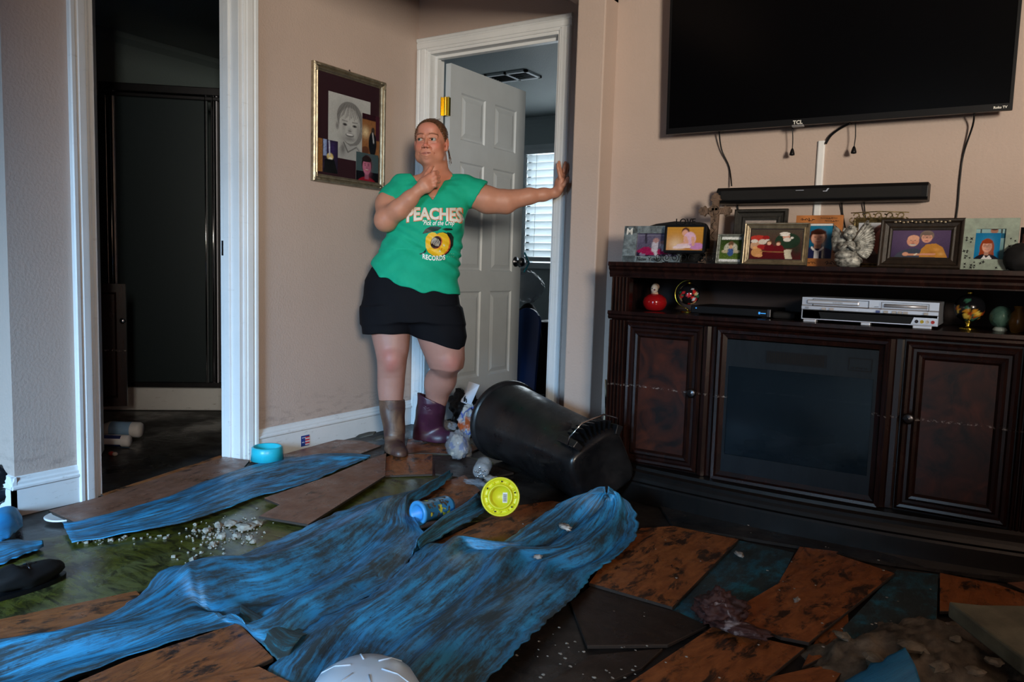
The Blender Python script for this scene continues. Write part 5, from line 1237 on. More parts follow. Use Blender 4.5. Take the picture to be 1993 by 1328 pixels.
# worn crack board beside the white plinth debris
plank('pale plank chip beside the cabinet plinth', [(1960, 1134), (1993, 1132), (2040, 1150), (2030, 1165)], .024, 'plank_pale')

mb = MB(); P = [fl(x, y, .0135) for x, y in [(1640, 1050), (1700, 1054), (1850, 1078), (1925, 1085), (2010, 1092), (2010, 1126), (1900, 1117), (1800, 1104), (1740, 1082), (1680, 1066)]]  # thin mottled grey-brown patch laid over part of the floor board
mb.prism([(p[0], p[1]) for p in P], .0121, .0135); tag(mb.build('grey_film', plain('film_grey', (.062, .058, .054), .35, 0, .4, .3, 9, .2)), 'thin grey film on the dark floor in front of the cabinet plinth', 'mud', None, 'stuff')
# ------------------------------------------------------------------ blue sheets
def resample(P, n):
    P = np.array(P, float); d = np.r_[0, np.cumsum(np.linalg.norm(np.diff(P, axis=0), axis=1))]
    t = np.linspace(0, d[-1], n); return np.stack([np.interp(t, d, P[:, k]) for k in range(P.shape[1])], 1)
def smooth_line(P, it=3, k=1):
    P = P.copy()
    for _ in range(it): P[1:-1] = (P[:-2]+2*P[1:-1]+P[2:])/4
    return P
GS = 'blue underlay sheets torn off the floor'
def sheet(label, L, R, nl, nu, hfun, mat='sheet', z0=.018, seed=0, name='underlay_sheet', edge=.006, cat='sheet', lift=None):
    lf = lift or (lambda v: 0.0)
    A_w = smooth_line(resample([fl(x, y, z0+lf(i/(len(L)-1))) for i, (x, y) in enumerate(L)], nl), 2); B_w = smooth_line(resample([fl(x, y, z0+lf(i/(len(R)-1))) for i, (x, y) in enumerate(R)], nl), 2)
    rs = random.Random(seed)
    vs = []; uvs = []; Lacc = 0; pm = None
    for j in range(nl):
        m = (A_w[j]+B_w[j])/2
        if pm is not None: Lacc += np.linalg.norm(m-pm)
        pm = m; W = np.linalg.norm(B_w[j]-A_w[j]); v = j/(nl-1)
        jag = .012*noise.noise(Vector((j*.35, seed, 0)))
        for i in range(nu):
            u = i/(nu-1); p = A_w[j]*(1-u)+B_w[j]*u
            e = min(1, min(u, 1-u)*5); 
            z = hfun(u, v, W, Lacc, e)
            n1 = noise.noise(Vector((u*W*9+seed, Lacc*2.2, 1.3))); n2 = noise.noise(Vector((u*W*26, Lacc*5+seed, 4.1)))
            z += .017*max(0, n1+.2)*(.4+.6*e) + .006*n2*e
            d = (B_w[j]-A_w[j])/max(W, 1e-6)
            ws = (jag if u < .5 else -jag)*(1-e)
            vs.append((p[0]+d[0]*ws, p[1]+d[1]*ws, (p[2] if lift else z0)+z)); uvs.append((u*.55+seed*2.3, Lacc+seed))
    fs = [(j*nu+i, j*nu+i+1, (j+1)*nu+i+1, (j+1)*nu+i) for j in range(nl-1) for i in range(nu-1)]
    mb = MB(); mb.add(vs, fs); o = mb.build(name, M[mat], smooth=True)
    if o.data.polygons[0].normal.z < 0: o.data.flip_normals()
    U = np.array(uvs, np.float32); set_uv(o, lambda co: U)
    s = o.modifiers.new('solid', 'SOLIDIFY'); s.thickness = .0022; s.offset = -1
    return tag(o, label, cat, GS)
def ridge(u, c, w): return math.exp(-((u-c)/w)**2)
sheet('longest blue sheet strip running from the baseboard plank to the white baseboard corner',
      [(121, 1020), (151, 1018), (252, 990), (342, 960), (396, 940), (468, 914), (540, 893), (612, 884), (684, 881), (722, 887)],
      [(140, 1056), (222, 1044), (300, 1030), (360, 1019), (432, 994), (504, 965), (540, 957), (612, 935), (660, 914), (714, 892)],
      70, 26, lambda u, v, W, s, e: .020*ridge(u, .35+.1*math.sin(4*v), .22)*min(1, 4*v+.2)*min(1, 4*(1-v)+.1)+.006*math.sin(22*u+5*v)*e*.5, seed=1)
# middle sheet: left edge / right edge going down the picture
sheet('wide middle blue sheet running under the blue bottle to the near corner',
      [(868, 922), (835, 945), (800, 958), (741, 968), (660, 996), (600, 1024), (540, 1052), (480, 1078), (421, 1104), (375, 1102), (331, 1104), (305, 1120), (277, 1156), (235, 1190), (180, 1221), (108, 1231), (0, 1246), (-140, 1262)],
      [(882, 924), (860, 945), (830, 965), (800, 985), (812, 1020), (835, 1045), (822, 1062), (792, 1100), (750, 1142), (702, 1172), (634, 1204), (600, 1230), (575, 1262), (530, 1275), (464, 1212), (300, 1262), (122, 1326), (-60, 1400)],
      120, 60, lambda u, v, W, s, e: .050*ridge(u, .55-.25*v, .11)*ridge(v, .33, .25)+.055*ridge(u, .30+.5*(v-.6), .20)*ridge(v, .66, .14)+.045*ridge(u, .25+.2*v, .18)*ridge(v, .86, .22)+.012*math.sin(15*u+6*v+2*math.sin(7*v))*e+.030*ridge(u, .86, .08)*ridge(v, .55, .2)+.03*ridge(u, .8, .10)*ridge(v, .12, .10), seed=2, z0=.030)
sheet('narrow folded blue strip between the bottle and the yellow lid',
      [(925, 962), (905, 985), (870, 1008), (840, 1030), (815, 1060), (800, 1085)],
      [(958, 985), (930, 1010), (890, 1030), (850, 1055), (835, 1062), (820, 1075)],
      40, 16, lambda u, v, W, s, e: .030*ridge(u, .5, .3)*min(1, 5*v)+.008*math.sin(14*u)*e, seed=3, z0=.026)
sheet('biggest blue sheet, its rounded end raised in front of the fallen bin',
      [(1175, 962), (1150, 963), (1105, 975), (1075, 992), (1042, 1016), (998, 1047), (962, 1070), (901, 1069), (833, 1059), (812, 1078), (790, 1101), (750, 1141), (702, 1173), (632, 1202), (594, 1225), (561, 1261), (540, 1285), (522, 1306), (505, 1345), (480, 1400)],
      [(1185, 962), (1205, 965), (1225, 980), (1238, 1000), (1244, 1025), (1236, 1050), (1207, 1080), (1170, 1108), (1150, 1122), (1130, 1155), (1118, 1170), (1100, 1182), (1075, 1205), (1050, 1226), (1020, 1255), (1000, 1275), (975, 1300), (950, 1322), (925, 1345), (880, 1400)],
      140, 64, lambda u, v, W, s, e: .04*ridge(u, .13+.1*v, .10)*ridge(v, .52, .22)+.012*math.sin(24*u+3*math.sin(5*v))*e*ridge(v, .32, .25)+.006*math.sin(34*u+4*v)*e+.028*ridge(u, .62, .25)*ridge(v, .62, .18)+.016*math.sin(9*u+9*v)*e, seed=4, z0=.036, lift=lambda v: .105*math.exp(-(v/.17)**2))
sheet('dark blue fold of underlay between the middle sheet and the orange wedge plank',
      [(470, 1180), (500, 1195), (540, 1210), (575, 1225), (605, 1232)], [(466, 1214), (500, 1245), (530, 1278), (545, 1292), (560, 1285)],
      30, 14, lambda u, v, W, s, e: .012*ridge(u, .5, .4), seed=5, z0=.034, mat='sheet_dark')
sheet('crumpled bright blue plastic at the left picture edge by the baseboard corner',
      [(-60, 1010), (0, 1003), (34, 998), (43, 1008)], [(-60, 1062), (0, 1058), (24, 1046), (45, 1025)], 26, 20,
      lambda u, v, W, s, e: .05*ridge(u, .4, .35)*ridge(v, .5, .4), seed=6, mat='sheet_clean', z0=.02)
sheet('muddy blue sheet end lying at the left picture edge',
      [(-120, 1062), (0, 1050), (30, 1050), (60, 1055), (82, 1060)], [(-120, 1130), (0, 1100), (40, 1085), (66, 1075), (86, 1066)], 40, 18,
      lambda u, v, W, s, e: .014*ridge(u, .5, .3), seed=7, z0=.012)
sheet('bright blue plastic corner sticking up at the bottom edge by the plaster heap',
      [(1640, 1335), (1690, 1315), (1759, 1292)], [(1660, 1380), (1740, 1370), (1792, 1335)], 22, 14,
      lambda u, v, W, s, e: .03*(1-u)*v+.004, seed=8, mat='sheet_clean', z0=.05)

# ------------------------------------------------------------------ rubble
def rock(mb, c, r, seed, col=None):
    b = len(mb.v); mb.ell((0, 0, 0), (1, 1, 1), 7, 5, col=col)
    for i in range(b, len(mb.v)):
        v = Vector(mb.v[i]); v = v*(1+.5*noise.noise(v*1.4+Vector((seed*3.7, 0, 0)))); mb.v[i] = (c[0]+v.x*r[0], c[1]+v.y*r[1], c[2]+v.z*r[2])
GR = 'plaster crumbs spilled on the green wet floor'
spots = [(478, 1027, 26, 9), (450, 1020, 18, 8), (425, 1024, 12, 9), (500, 1020, 15, 8), (402, 1034, 12, 8), (432, 1046, 12, 9), (414, 1062, 11, 8), (462, 1044, 12, 8), (375, 1092, 9, 8), (397, 1094, 9, 8), (418, 1096, 8, 7), (338, 1083, 6, 5), (486, 1048, 9, 8), (492, 1055, 8, 6)]
words = ['biggest flat plaster lump in the crumb pile on the green floor', 'plaster lump touching the biggest one', 'plaster lump in the middle top of the crumb pile', 'plaster lump nearest the notched plank', 'plaster lump at the edge nearest the long blue strip', 'plaster lump in the middle of the crumb pile', 'plaster lump at the lower rim of the crumb pile', 'plaster lump below the biggest lump', 'first of the three stray crumbs near the blue sheet', 'middle of the three stray crumbs near the blue sheet', 'last of the three stray crumbs near the blue sheet', 'tiny lone plaster crumb farthest from the pile', 'small plaster crumb under the notched plank side', 'lowest plaster crumb on the notched plank side']
for i, ((x, y, w_, h_), lab) in enumerate(zip(spots, words)):
    q = fl(x, y, .008); k = .00235*.9
    mb = MB(); rock(mb, (0, 0, 0), (w_*k*.6, w_*k*.6, h_*k*.55), i); o = mb.build('plaster_lump', M['plaster']); o.location = (q[0], q[1], .003+h_*k*.4); o.rotation_euler = (0, 0, i*1.3)
    tag(o, lab, 'rubble', GR)
mb = MB(); rs = random.Random(12)
for k in range(260):
    t = rs.random()
    x = rs.gauss(440, 38); y = rs.gauss(1036, 13)+(x-440)*-.12
    if k % 5 == 0: x, y = rs.uniform(150, 330), 0; y = 1058-(x-150)*.085+rs.gauss(0, 3)
    if k % 9 == 0: x, y = rs.gauss(390, 30), rs.gauss(1080, 12)
    q = fl(x, y, .005); r = rs.uniform(.002, .006)*(1.3 if k % 7 == 0 else .8); rock(mb, (q[0], q[1], .004+r*.4), (r, r, r*.7), k)
tag(mb.build('plaster_crumbs', M['plaster']), 'scatter of fine white plaster crumbs on the green wet floor', 'rubble', None, 'stuff')
mb = MB()
for k in range(110):
    x = rs.uniform(700, 1900); y = rs.uniform(1100, 1320) if k % 3 else rs.uniform(1000, 1100)
    q = fl(x, y, .03); r = rs.uniform(.001, .0032); rock(mb, (q[0], q[1], .030 if x > 1250 else .012), (r*1.4, r, r*.5), k)
for k in range(26):
    x = rs.uniform(1040, 1300); y = rs.uniform(1255, 1325); q = fl(x, y, .01); r = rs.uniform(.001, .0035); rock(mb, (q[0], q[1], .012), (r*1.5, r, r*.5), k)
tag(mb.build('debris_flecks', M['plaster']), 'tiny pale flecks scattered over planks and mud', 'debris', None, 'stuff')
# plaster mud heap lower right
gx = []; mb = MB(); NX, NY = 70, 40
c0 = fl(1790, 1285, 0); e1 = (fl(1990, 1285, 0)-fl(1600, 1285, 0)); e2 = (fl(1790, 1225, 0)-fl(1790, 1350, 0)); 
for j in range(NY):
    for i in range(NX):
        u, v = i/(NX-1)*2-1, j/(NY-1)*2-1
        p = c0+e1*.62*u+e2*.66*v
        rr = 1-(u*u+v*v)**.5+.35*noise.noise(Vector((u*2.5, v*2.5, 0)))
        z = -.01+max(-.01, .05*min(1, max(0, rr)*1.6))+.020*abs(noise.fractal(Vector((p[0]*16, p[1]*16, 2)), .7, 2.1, 5))*(1 if rr > 0 else 0)
        mb.v.append((p[0], p[1], z)); mb.c.append((1, 1, 1))
mb.f = [(j*NX+i, j*NX+i+1, (j+1)*NX+i+1, (j+1)*NX+i) for j in range(NY-1) for i in range(NX-1)]
tag(mb.build('plaster_rubble', M['wet_plaster'], smooth=True), 'sodden grey plaster rubble heap beside the grey green board', 'rubble', None, 'stuff')
for i, (x, y, w_, h_) in enumerate([(1775, 1262, 46, 22), (1860, 1245, 22, 12), (1700, 1285, 40, 18), (1935, 1290, 30, 14), (1830, 1300, 34, 16), (1640, 1240, 30, 12), (1900, 1310, 26, 14)]):
    q = fl(x, y, .05); k = .0018
    mb = MB(); rock(mb, (0, 0, 0), (w_*k*.42, w_*k*.32, h_*k*.36), i+40); o = mb.build('plaster_chunk', plain('pale_wet_plaster', (.20, .18, .14), .6, 0, .3, .3, 30, .4) if i == 0 else bpy.data.materials['pale_wet_plaster']); o.location = (q[0], q[1], .052); o.rotation_euler = (0, 0, i*1.1)
    tag(o, ['biggest pale plaster chunk in the middle of the rubble heap', 'small plaster chunk under the grey board edge', 'long plaster chunk on the near side of the rubble heap', 'plaster chunk by the foot of the grey board', 'plaster chunk in front of the biggest chunk', 'plaster chunk on the heap rim by the blue piece', 'plaster chunk at the lowest corner of the heap'][i], 'rubble', 'pale plaster chunks in the sodden heap')
# grey green board resting on the heap
P = [fl(1845, 1168, .10), fl(1993, 1262, .085), fl(2080, 1300, .08), fl(2120, 1190, .10), fl(1990, 1178, .11), fl(1900, 1172, .11)]
n = len(P); mb = MB(); c = np.mean(P, 0)
P = [fl(1846, 1170, .115), fl(1905, 1177, .115), fl(2100, 1180, .11), fl(2150, 1330, .09), fl(1993, 1282, .095)]
n = len(P); c = np.mean(P, 0)
a = sum(P[i][0]*P[(i+1) % n][1]-P[(i+1) % n][0]*P[i][1] for i in range(n)); P = P[::-1] if a < 0 else P
mb.add([tuple(p-c) for p in P]+[tuple(p-c-np.array([0, 0, .040])) for p in P], [tuple(range(n)), tuple(range(2*n-1, n-1, -1))]+[(i, i+n, (i+1) % n+n, (i+1) % n) for i in range(n)])
o = mb.build('grey_board', plain('muddy_green_board', (.16, .165, .12), .55, 0, .4, .3, 8, .3), bevel=.005); o.location = tuple(c); tag(o, 'thick grey green board resting slanted on the rubble heap', 'board')
for s_ in range(2):
    q = fl(1960-s_*60, 1290, 0); mb = MB(); rock(mb, (q[0]+.12, q[1]+.06+.1*s_, .03), (.05, .05, .05), s_+3)
    tag(mb.build('plaster_chunk', bpy.data.materials['pale_wet_plaster']), ['plaster chunk propping the far end of the grey board', 'plaster chunk propping the near end of the grey board'][s_], 'rubble', 'chunks under the grey board')

# ------------------------------------------------------------------ small things on the floor
# turquoise pet bowl
q = fl(508, 902, 0); cbl = (q[0]+.035, q[1]+.005)
bw = empty('pet_bowl', (cbl[0], cbl[1], .022), 0, 'turquoise round plastic bowl by the bathroom door casing', 'bowl')
mb = MB(); mb.lathe([(.070, 0), (.066, .055), (.060, .060), (.056, .057), (.050, .020), (0, .014)], (cbl[0], cbl[1], .0225), 30); mb.build('body', plain('turquoise_plastic', (.02, .46, .60), .35, 0, .5, .05), bw, smooth=True)
# blue bottle cup lying on the sheet
def align(p, d, roll=0):
    d = Vector(d).normalized(); qq = d.to_track_quat('Z', 'Y'); return Matrix.Translation(p) @ qq.to_matrix().to_4x4()
a = fl(811, 1000, .052); b = fl(884, 981, .050)
bt = empty('blue_cup', tuple(a), 0, 'light blue plastic tumbler with dirty yellow print lying on its side', 'cup')
Mq = align(tuple(a), b-a); Lq = np.linalg.norm(b-a)*.86
mb = MB(); bluep = plain('sky_blue_plastic', (.05, .30, .66), .35, 0, .5, .05)
mb.lathe([(.0, .045), (.026, .04), (.028, .002), (.040, .0), (.043, .004), (.043, .014), (.037, .018), (.037, Lq*.9), (.031, Lq), (0, Lq)], n=32, M=Mq); mb.build('body', bluep, bt, smooth=True)
mb = MB()
for k in range(22):
    t = random.uniform(-.4, 1.9)+math.pi*.5; z = random.uniform(.03, Lq*.85); s_ = random.uniform(.003, .009)
    col = random.choice([(.5, .45, .03), (.05, .04, .03), (.07, .05, .04), (.4, .38, .02)])
    vs = []
    for (dt, dz) in ((-1, -.6), (.2, -1.1), (1, -.1), (.5, 1), (-.7, .8)):
        tt = t+dt*s_/.037*2; vs.append(tuple(Mq @ Vector((.0374*math.cos(tt), .0374*math.sin(tt), z+dz*s_))))
    mb.add(vs, [(0, 1, 2, 3, 4)], col)
mb.build('print', M['vc'], bt)
mb = MB(); mb.lathe([(.020, 0), (.020, .012), (.012, .020), (0, .024)], n=20, M=Mq @ Matrix.Translation((0, 0, Lq))); mb.build('nub', M['bag'], bt, smooth=True)
# yellow lid leaning
c_ = fl(966, 984, .085); yc = on(967, 980, 2, .085)
g0 = fl(966, 1019, .03)
lid = empty('yellow_lid', (g0[0], g0[1], .03), 0, 'round yellow plastic lid with a barcode sticker standing on edge', 'lid')
cen = np.array([g0[0], g0[1]+.02, .118])
dirv = (O+np.array([0, 0, -.2])-cen); dirv /= np.linalg.norm(dirv)
dirv = dirv*1.0+np.array([-.02, 0, .05])
Ml = align(tuple(cen), dirv)
yel = plain('yellow_plastic', (.68, .66, .02), .35, 0, .5, .04)
R0 = 38*np.linalg.norm(cen-O)/F*.98
mb = MB(); mb.lathe([(0, -.010), (R0*.50, -.010), (R0*.52, .004), (R0*.60, .008), (R0*.64, .002), (R0*.66, -.004), (R0*.86, -.004), (R0*.90, .004), (R0*.97, .006), (R0, .0), (R0, -.014), (R0*.96, -.014), (R0*.94, -.006), (R0*.5, -.014), (0, -.014)], n=48, M=Ml); mb.build('disc', yel, lid, smooth=True)
mb = MB()
for k in range(12):
    t = 2*math.pi*k/12; mb.ell((R0*.76*math.cos(t), R0*.76*math.sin(t), -.003), (R0*.10, R0*.08, .006), 10, 6, M=Ml)
mb.build('scallops', yel, lid, smooth=True)
mb = MB()
for t in (.3, 1.5, 2.6, 4.4, 5.6): mb.ell((R0*.78*math.cos(t), R0*.78*math.sin(t), .004), (.003, .003, .002), 8, 4, M=Ml)
mb.build('screw_hole', M['black'], lid)
mb = MB(); mb.box((R0*.12, -R0*.30, -.0095), (R0*.36, R0*.22, -.0085), (.7, .7, .68), M=Ml)
for k in range(9): mb.box((R0*.15, -R0*.25+k*R0*.045, -.0084), (R0*.33, -R0*.25+k*R0*.045+R0*.02*(1+k % 2*.5), -.0080), (.03, .03, .03), M=Ml)
mb.build('barcode_label', M['vc'], lid)
# clear bottle bottom and wet paper wad
a = fl(935, 920, .035); bt = empty('clear_bottle', tuple(a), 0, 'crushed clear plastic bottle lying base first beside the bin', 'bottle')
dd_ = np.array([-.35, .75, .12])
Mq = align(tuple(a), dd_)
mb = MB(); mb.lathe([(0, .006), (.012, .0), (.026, -.002), (.034, .006), (.036, .02), (.034, .04), (.036, .05), (.034, .07), (.0355, .09), (.02, .12), (.012, .14)], n=24, M=Mq); mb.build('body', M['clear'], bt, smooth=True)
mb = MB()
for k in range(5):
    t = 2*math.pi*k/5
    for r_ in (.012, .022): mb.ell((r_*math.cos(t+r_*8), r_*math.sin(t+r_*8), -.001), (.0045, .0045, .003), 8, 5, M=Mq)
mb.build('base_petals', M['chrome'], bt, smooth=True)
q = fl(962, 938, .02); mb = MB(); lump(mb, (q[0], q[1], .028), (.045, .025, .014), 9, .4, 2.5); tag(mb.build('paper_wad', plain('wet_paper', (.33, .30, .27), .7, 0, .3, .3, 50, .3), smooth=True), 'wad of wet pale paper behind the yellow lid', 'paper')
q = fl(930, 943, .02); mb = MB(); lump(mb, (q[0], q[1], .026), (.055, .022, .010), 13, .5, 2.0); tag(mb.build('plastic_scrap', M['bag'], smooth=True), 'torn clear plastic scrap between the clear bottle and yellow lid', 'scrap')
# crumpled maroon rag
q = fl(1408, 1188, .05)
cl = NT('muddy_maroon_cloth', .7); co = cl.coord(); cl.base(cl.ramp(cl.noise(co, 16, 5, .6, .8), [(.30, (.02, .006, .006)), (.50, (.05, .014, .012)), (.58, (.05, .016, .014)), (.66, (.28, .24, .25))])); cl.bump(cl.noise(co, 30, 5), .5, .01)
mb = MB(); lump(mb, (q[0], q[1]-.02, .058), (.062, .046, .040), 21, .38, 2.6, 60, 40); lump(mb, (q[0]+.055, q[1]-.055, .042), (.075, .026, .012), 24, .35, 2.2, 40, 24)
tag(mb.build('crumpled_rag', cl.m, smooth=True), 'crumpled maroon and white rag lying on the orange planks', 'rag')
# white scrap on biggest sheet, small scraps
for i, (x, y, w_, lab) in enumerate(((1100, 1027, .030, 'torn white and brown paper scrap on the biggest blue sheet end'), (1047, 1085, .012, 'small shiny white scrap in the middle of the biggest blue sheet'), (1552, 1148, .012, 'tiny white scrap on the long diagonal plank'), (1440, 1062, .02, 'pale chip on the corner of the muddy blue piece'), (1838, 1198, .03, 'white scrap beside the tip of the grey board'))):
    q = fl(x, y, .06); mb = MB(); lump(mb, (0, 0, 0), (w_, w_*.5, .006), i+60, .6, 2.4, 16, 10)
    o = mb.build('paper_scrap', bpy.data.materials['wet_paper'] if i else plain('white_scrap', (.5, .46, .42), .6, 0, .3, .5, 60), smooth=True); o.location = (q[0], q[1], .062 if i < 2 else .032); o.rotation_euler = (0, 0, -.6+i)
    tag(o, lab, 'scrap')
# sticks on the cabinet plinth
for (x, y, l_, lab) in ((1393, 929, .022, 'short pale wood peg on the cabinet plinth'), (1480, 944, .075, 'long pale splinter on the cabinet plinth')):
    q = oy(x, y, 2.745); mb = MB(); mb.box((-l_/2, -.004, -.003), (l_/2, .004, .003)); o = mb.build('wood_splinter', plain('splinter_%d' % x, (.36, .32, .26), .7), bevel=.001); o.location = (q[0], 2.768, .1315+.003); o.rotation_euler = (0, 0, -.05); tag(o, lab, 'splinter')
# black shoe at left edge
q = fl(50, 1150, .0); mb = MB(); 
Mq = Matrix.Translation((q[0], q[1]-.0, 0)) @ Matrix.Rotation(math.radians(-22-33+62), 4, 'Z')
sh_ = empty('black_shoe', (q[0], q[1], 0), 0, 'soaked black shoe lying on the green floor at the picture edge', 'shoe')
dx = (fl(95, 1128, 0)-fl(5, 1160, 0)); an = math.atan2(dx[1], dx[0]); Mq = Matrix.Translation((q[0], q[1], 0)) @ Matrix.Rotation(an, 4, 'Z')
mb.lathe([(.0, .0)]*1+[(.001, .0), (.001, .001)], n=6) if False else None
mb = MB(); lump(mb, (0, 0, 0), (.105, .042, .034), 31, .10, 1.6, 30, 18); mb.v = [tuple(Mq @ Vector((v[0], v[1], max(.008, v[2]+.036+.012*(v[0] < -.02))))) for v in mb.v]; mb.build('upper', M['black_matte'], sh_, smooth=True)
mb = MB(); pts = [(.110*math.cos(t)*(1), .044*math.sin(t)*(.8+.2*math.cos(t))) for t in np.linspace(0, 2*math.pi, 28)[:-1]]; mb.prism(pts, .0045, .016); mb.v = [tuple(Mq @ Vector(v)) for v in mb.v]; mb.build('sole', M['black'], sh_)
mb = MB()
for k in range(4): mb.tube([tuple(Mq @ Vector(v)) for v in ((.0+.02*k, -.022, .064-.004*k), (.005+.02*k, 0, .073-.004*k), (.01+.02*k, .022, .064-.004*k))], .0025, 6)
mb.build('laces', M['steel'], sh_, smooth=True)
# black wet bag at the far left edge
q = fl(2, 1000, 0); mb = MB(); lump(mb, (q[0]-.06, q[1]+.04, .085), (.10, .07, .085), 17, .22, 2.2, 36, 24); mb.v = [(v[0], v[1], max(.002, v[2])) for v in mb.v]
tag(mb.build('black_bin_bag', plain('wet_black_film', (.008, .008, .010), .12, 0, .6), smooth=True), 'shiny black rubbish bag at the passage baseboard', 'bag')
# white round dish under the baseboard end
q = fl(90, 1010, .01); mb = MB(); mb.lathe([(0, .008), (.045, .006), (.060, .010), (.062, .014), (.058, .016), (.044, .011), (0, .012)], (q[0]+.03, q[1]+.045, .002), 30); tag(mb.build('white_dish', M['white'], smooth=True), 'white round dish half under the threshold plank end', 'dish')
# grey bark like debris by the boot
q = fl(712, 856, .02)
for i, (x, y, w_, lab) in enumerate(((712, 850, .055, 'dark curled debris piece at the baseboard beside the brown boot'), (738, 858, .03, 'small dark debris piece touching the brown boot'))):
    q = fl(x, y, .02); mb = MB(); mb.prism([(-w_, -.01), (-w_*.4, -.022), (w_*.8, -.016), (w_, .012), (w_*.2, .024), (-w_*.7, .016)], 0, .006); o = mb.build('debris_piece', plain('grey_bark_%d' % i, (.06, .055, .045), .6, 0, .4, .4, 20, .4), bevel=.002); o.location = (q[0], q[1], .026+i*.004); o.rotation_euler = (math.radians(16), math.radians(-14), .5); tag(o, lab, 'debris')
# pale translucent tub at the bottom edge of the picture
q = fl(735, 1345, .05); tb_ = empty('plastic_tub', (q[0], q[1]-.12, 0), 0, 'overturned translucent pale blue plastic tub on the near floor', 'tub')
hq = on(738, 1287, 2, .155)
tc = (hq[0]-.0, hq[1]-.035, .0)
mb = MB(); mb.lathe([(.125, .05), (.128, .054), (.122, .062), (.108, .10), (.088, .135), (.062, .152), (.03, .158), (0, .159)], tc, 40); mb.build('shell', M['frost'], tb_, smooth=True)
mb = MB()
for k in range(6):
    t = 2*math.pi*k/6+.4
    mb.tube([(tc[0]+r*math.cos(t), tc[1]+r*math.sin(t), z) for r, z in ((.119, .066), (.106, .104), (.086, .137), (.060, .153), (.03, .159))], .0015, 8)
mb.build('rib', M['frost'], tb_, smooth=True)

# ------------------------------------------------------------------ fallen black bin
ca = np.array([-1.245, 2.60, .150]); cb_ = np.array([-1.93, 2.965, .192])   # base centre, mouth centre
binr = empty('black_bin', (-1.6, 2.9, 0), 0, 'large black plastic bin tipped on its side, rubbish spilling from its mouth', 'bin')
Mk = align(tuple(ca), cb_-ca); Lb = np.linalg.norm(cb_-ca)
binm = NT('black_bin_plastic', .32, 0, .5); co = binm.coord(); binm.base(binm.ramp(binm.noise(co, 7, 6, .7), [(.4, (.004, .004, .005)), (.75, (.012, .012, .013))])); binm.rough(binm.ramp(binm.noise(co, 5, 5, .7, .5), [(.4, .22), (.6, .5)])); binm = binm.m
def superr(t, r, n_=4.0): c, s = abs(math.cos(t)), abs(math.sin(t)); return r/((c**n_+s**n_)**(1/n_))
mb = MB(); NB = 56; prof = [(0, .012, 0.), (.08, .012, 0.), (.112, .0, 1.), (.124, .004, 1.), (.132, .02, 1.), (.136, .10, .7), (.148, .25, .3), (.162, .45, 0.), (.176, Lb-.04, 0.), (.179, Lb-.03, 0.), (.187, Lb-.028, 0.), (.190, Lb-.006, 0.), (.186, Lb, 0.), (.180, Lb-.004, 0.), (.172, Lb-.05, 0.), (.145, .2, 0.), (.12, .03, 0.), (0, .03, 0.)]
vs = []
for r, z, q_ in prof:
    for k in range(NB):
        t = 2*math.pi*k/NB; rr = r*(1-q_)+superr(t+.5, r*.97, 5)*q_; vs.append(tuple(Mk @ Vector((rr*math.cos(t), rr*math.sin(t), z))))
mb.add(vs, [(i*NB+k, i*NB+(k+1) % NB, (i+1)*NB+(k+1) % NB, (i+1)*NB+k) for i in range(len(prof)-1) for k in range(NB)])
mb.build('body', binm, binr, smooth=True, weld=True)
# find the up direction in the bin's frame for the handle side
upl = (Mk.to_3x3().inverted() @ Vector((0.25, -0.45, 1))).normalized(); th0 = math.atan2(upl.y, upl.x)
def bp(t, r, z): return tuple(Mk @ Vector((r*math.cos(th0+t), r*math.sin(th0+t), z)))
mb = MB()
P = [bp(-.72, .138, .06), bp(-.72, .172, .04), bp(-.58, .198, .025), bp(-.25, .208, .02), bp(.25, .208, .02), bp(.58, .198, .025), bp(.72, .172, .04), bp(.72, .138, .06)]
mb.tube(P, .0035, 8); mb.build('bail_handle', M['chrome'], binr, smooth=True)
mb = MB()
for k in range(7):
    t = -.40+k*.135; mb.add([bp(t-.05, .140, .10), bp(t+.05, .140, .10), bp(t+.05, .170, .10), bp(t-.05, .170, .10), bp(t, .135, .012), bp(t, .186, .012)], [(0, 1, 4), (2, 3, 5), (1, 2, 5, 4), (3, 0, 4, 5), (0, 3, 2, 1)])
mb.build('grip_ribs', binm, binr)
for s_ in (-1, 1):
    mb = MB(); mb.add([bp(s_*.55, .14, -.004), bp(s_*.72, .14, -.004), bp(s_*.72, .178, .0), bp(s_*.55, .178, .0), bp(s_*.55, .15, .13), bp(s_*.72, .15, .13), bp(s_*.72, .166, .13), bp(s_*.55, .166, .13)], [(0, 3, 2, 1), (4, 5, 6, 7), (0, 1, 5, 4), (1, 2, 6, 5), (2, 3, 7, 6), (3, 0, 4, 7)])
    mb.build('handle_mount', binm, binr, bevel=.003)
# rubbish at the bin mouth
def rub(name, mat, px, py, z, r, seed, lab, cat, amp=.4, Y=None, col=None, fr=2.0):
    q = fl(px, py, z); mb = MB(); lump(mb, (q[0], q[1], z), r, seed, amp, fr, 36, 24, col=col)
    mb.v = [(v[0], v[1], max(.016, v[2])) for v in mb.v]; return tag(mb.build(name, mat, smooth=True), lab, cat, 'rubbish spilling from the bin mouth')
trash = NT('printed_wrapper', .35); co = trash.coord(); trash.base(trash.ramp(trash.noise(co, 9, 3, .5, .4), [(.36, (.40, .38, .36)), (.46, (.45, .43, .40)), (.50, (.04, .08, .35)), (.55, (.42, .40, .38)), (.62, (.50, .10, .03))])); trash.bump(trash.noise(co, 24, 4), .5, .01)
rub('plastic_bag', M['bag'], 893, 868, .075, (.055, .05, .062), 41, 'bulging translucent carrier bag with blue print at the bin mouth', 'bag', .25)
q = fl(893, 868, .075)
mb = MB(); lump(mb, (q[0], q[1], .07), (.045, .042, .050), 45, .3, 2.2, 30, 20)
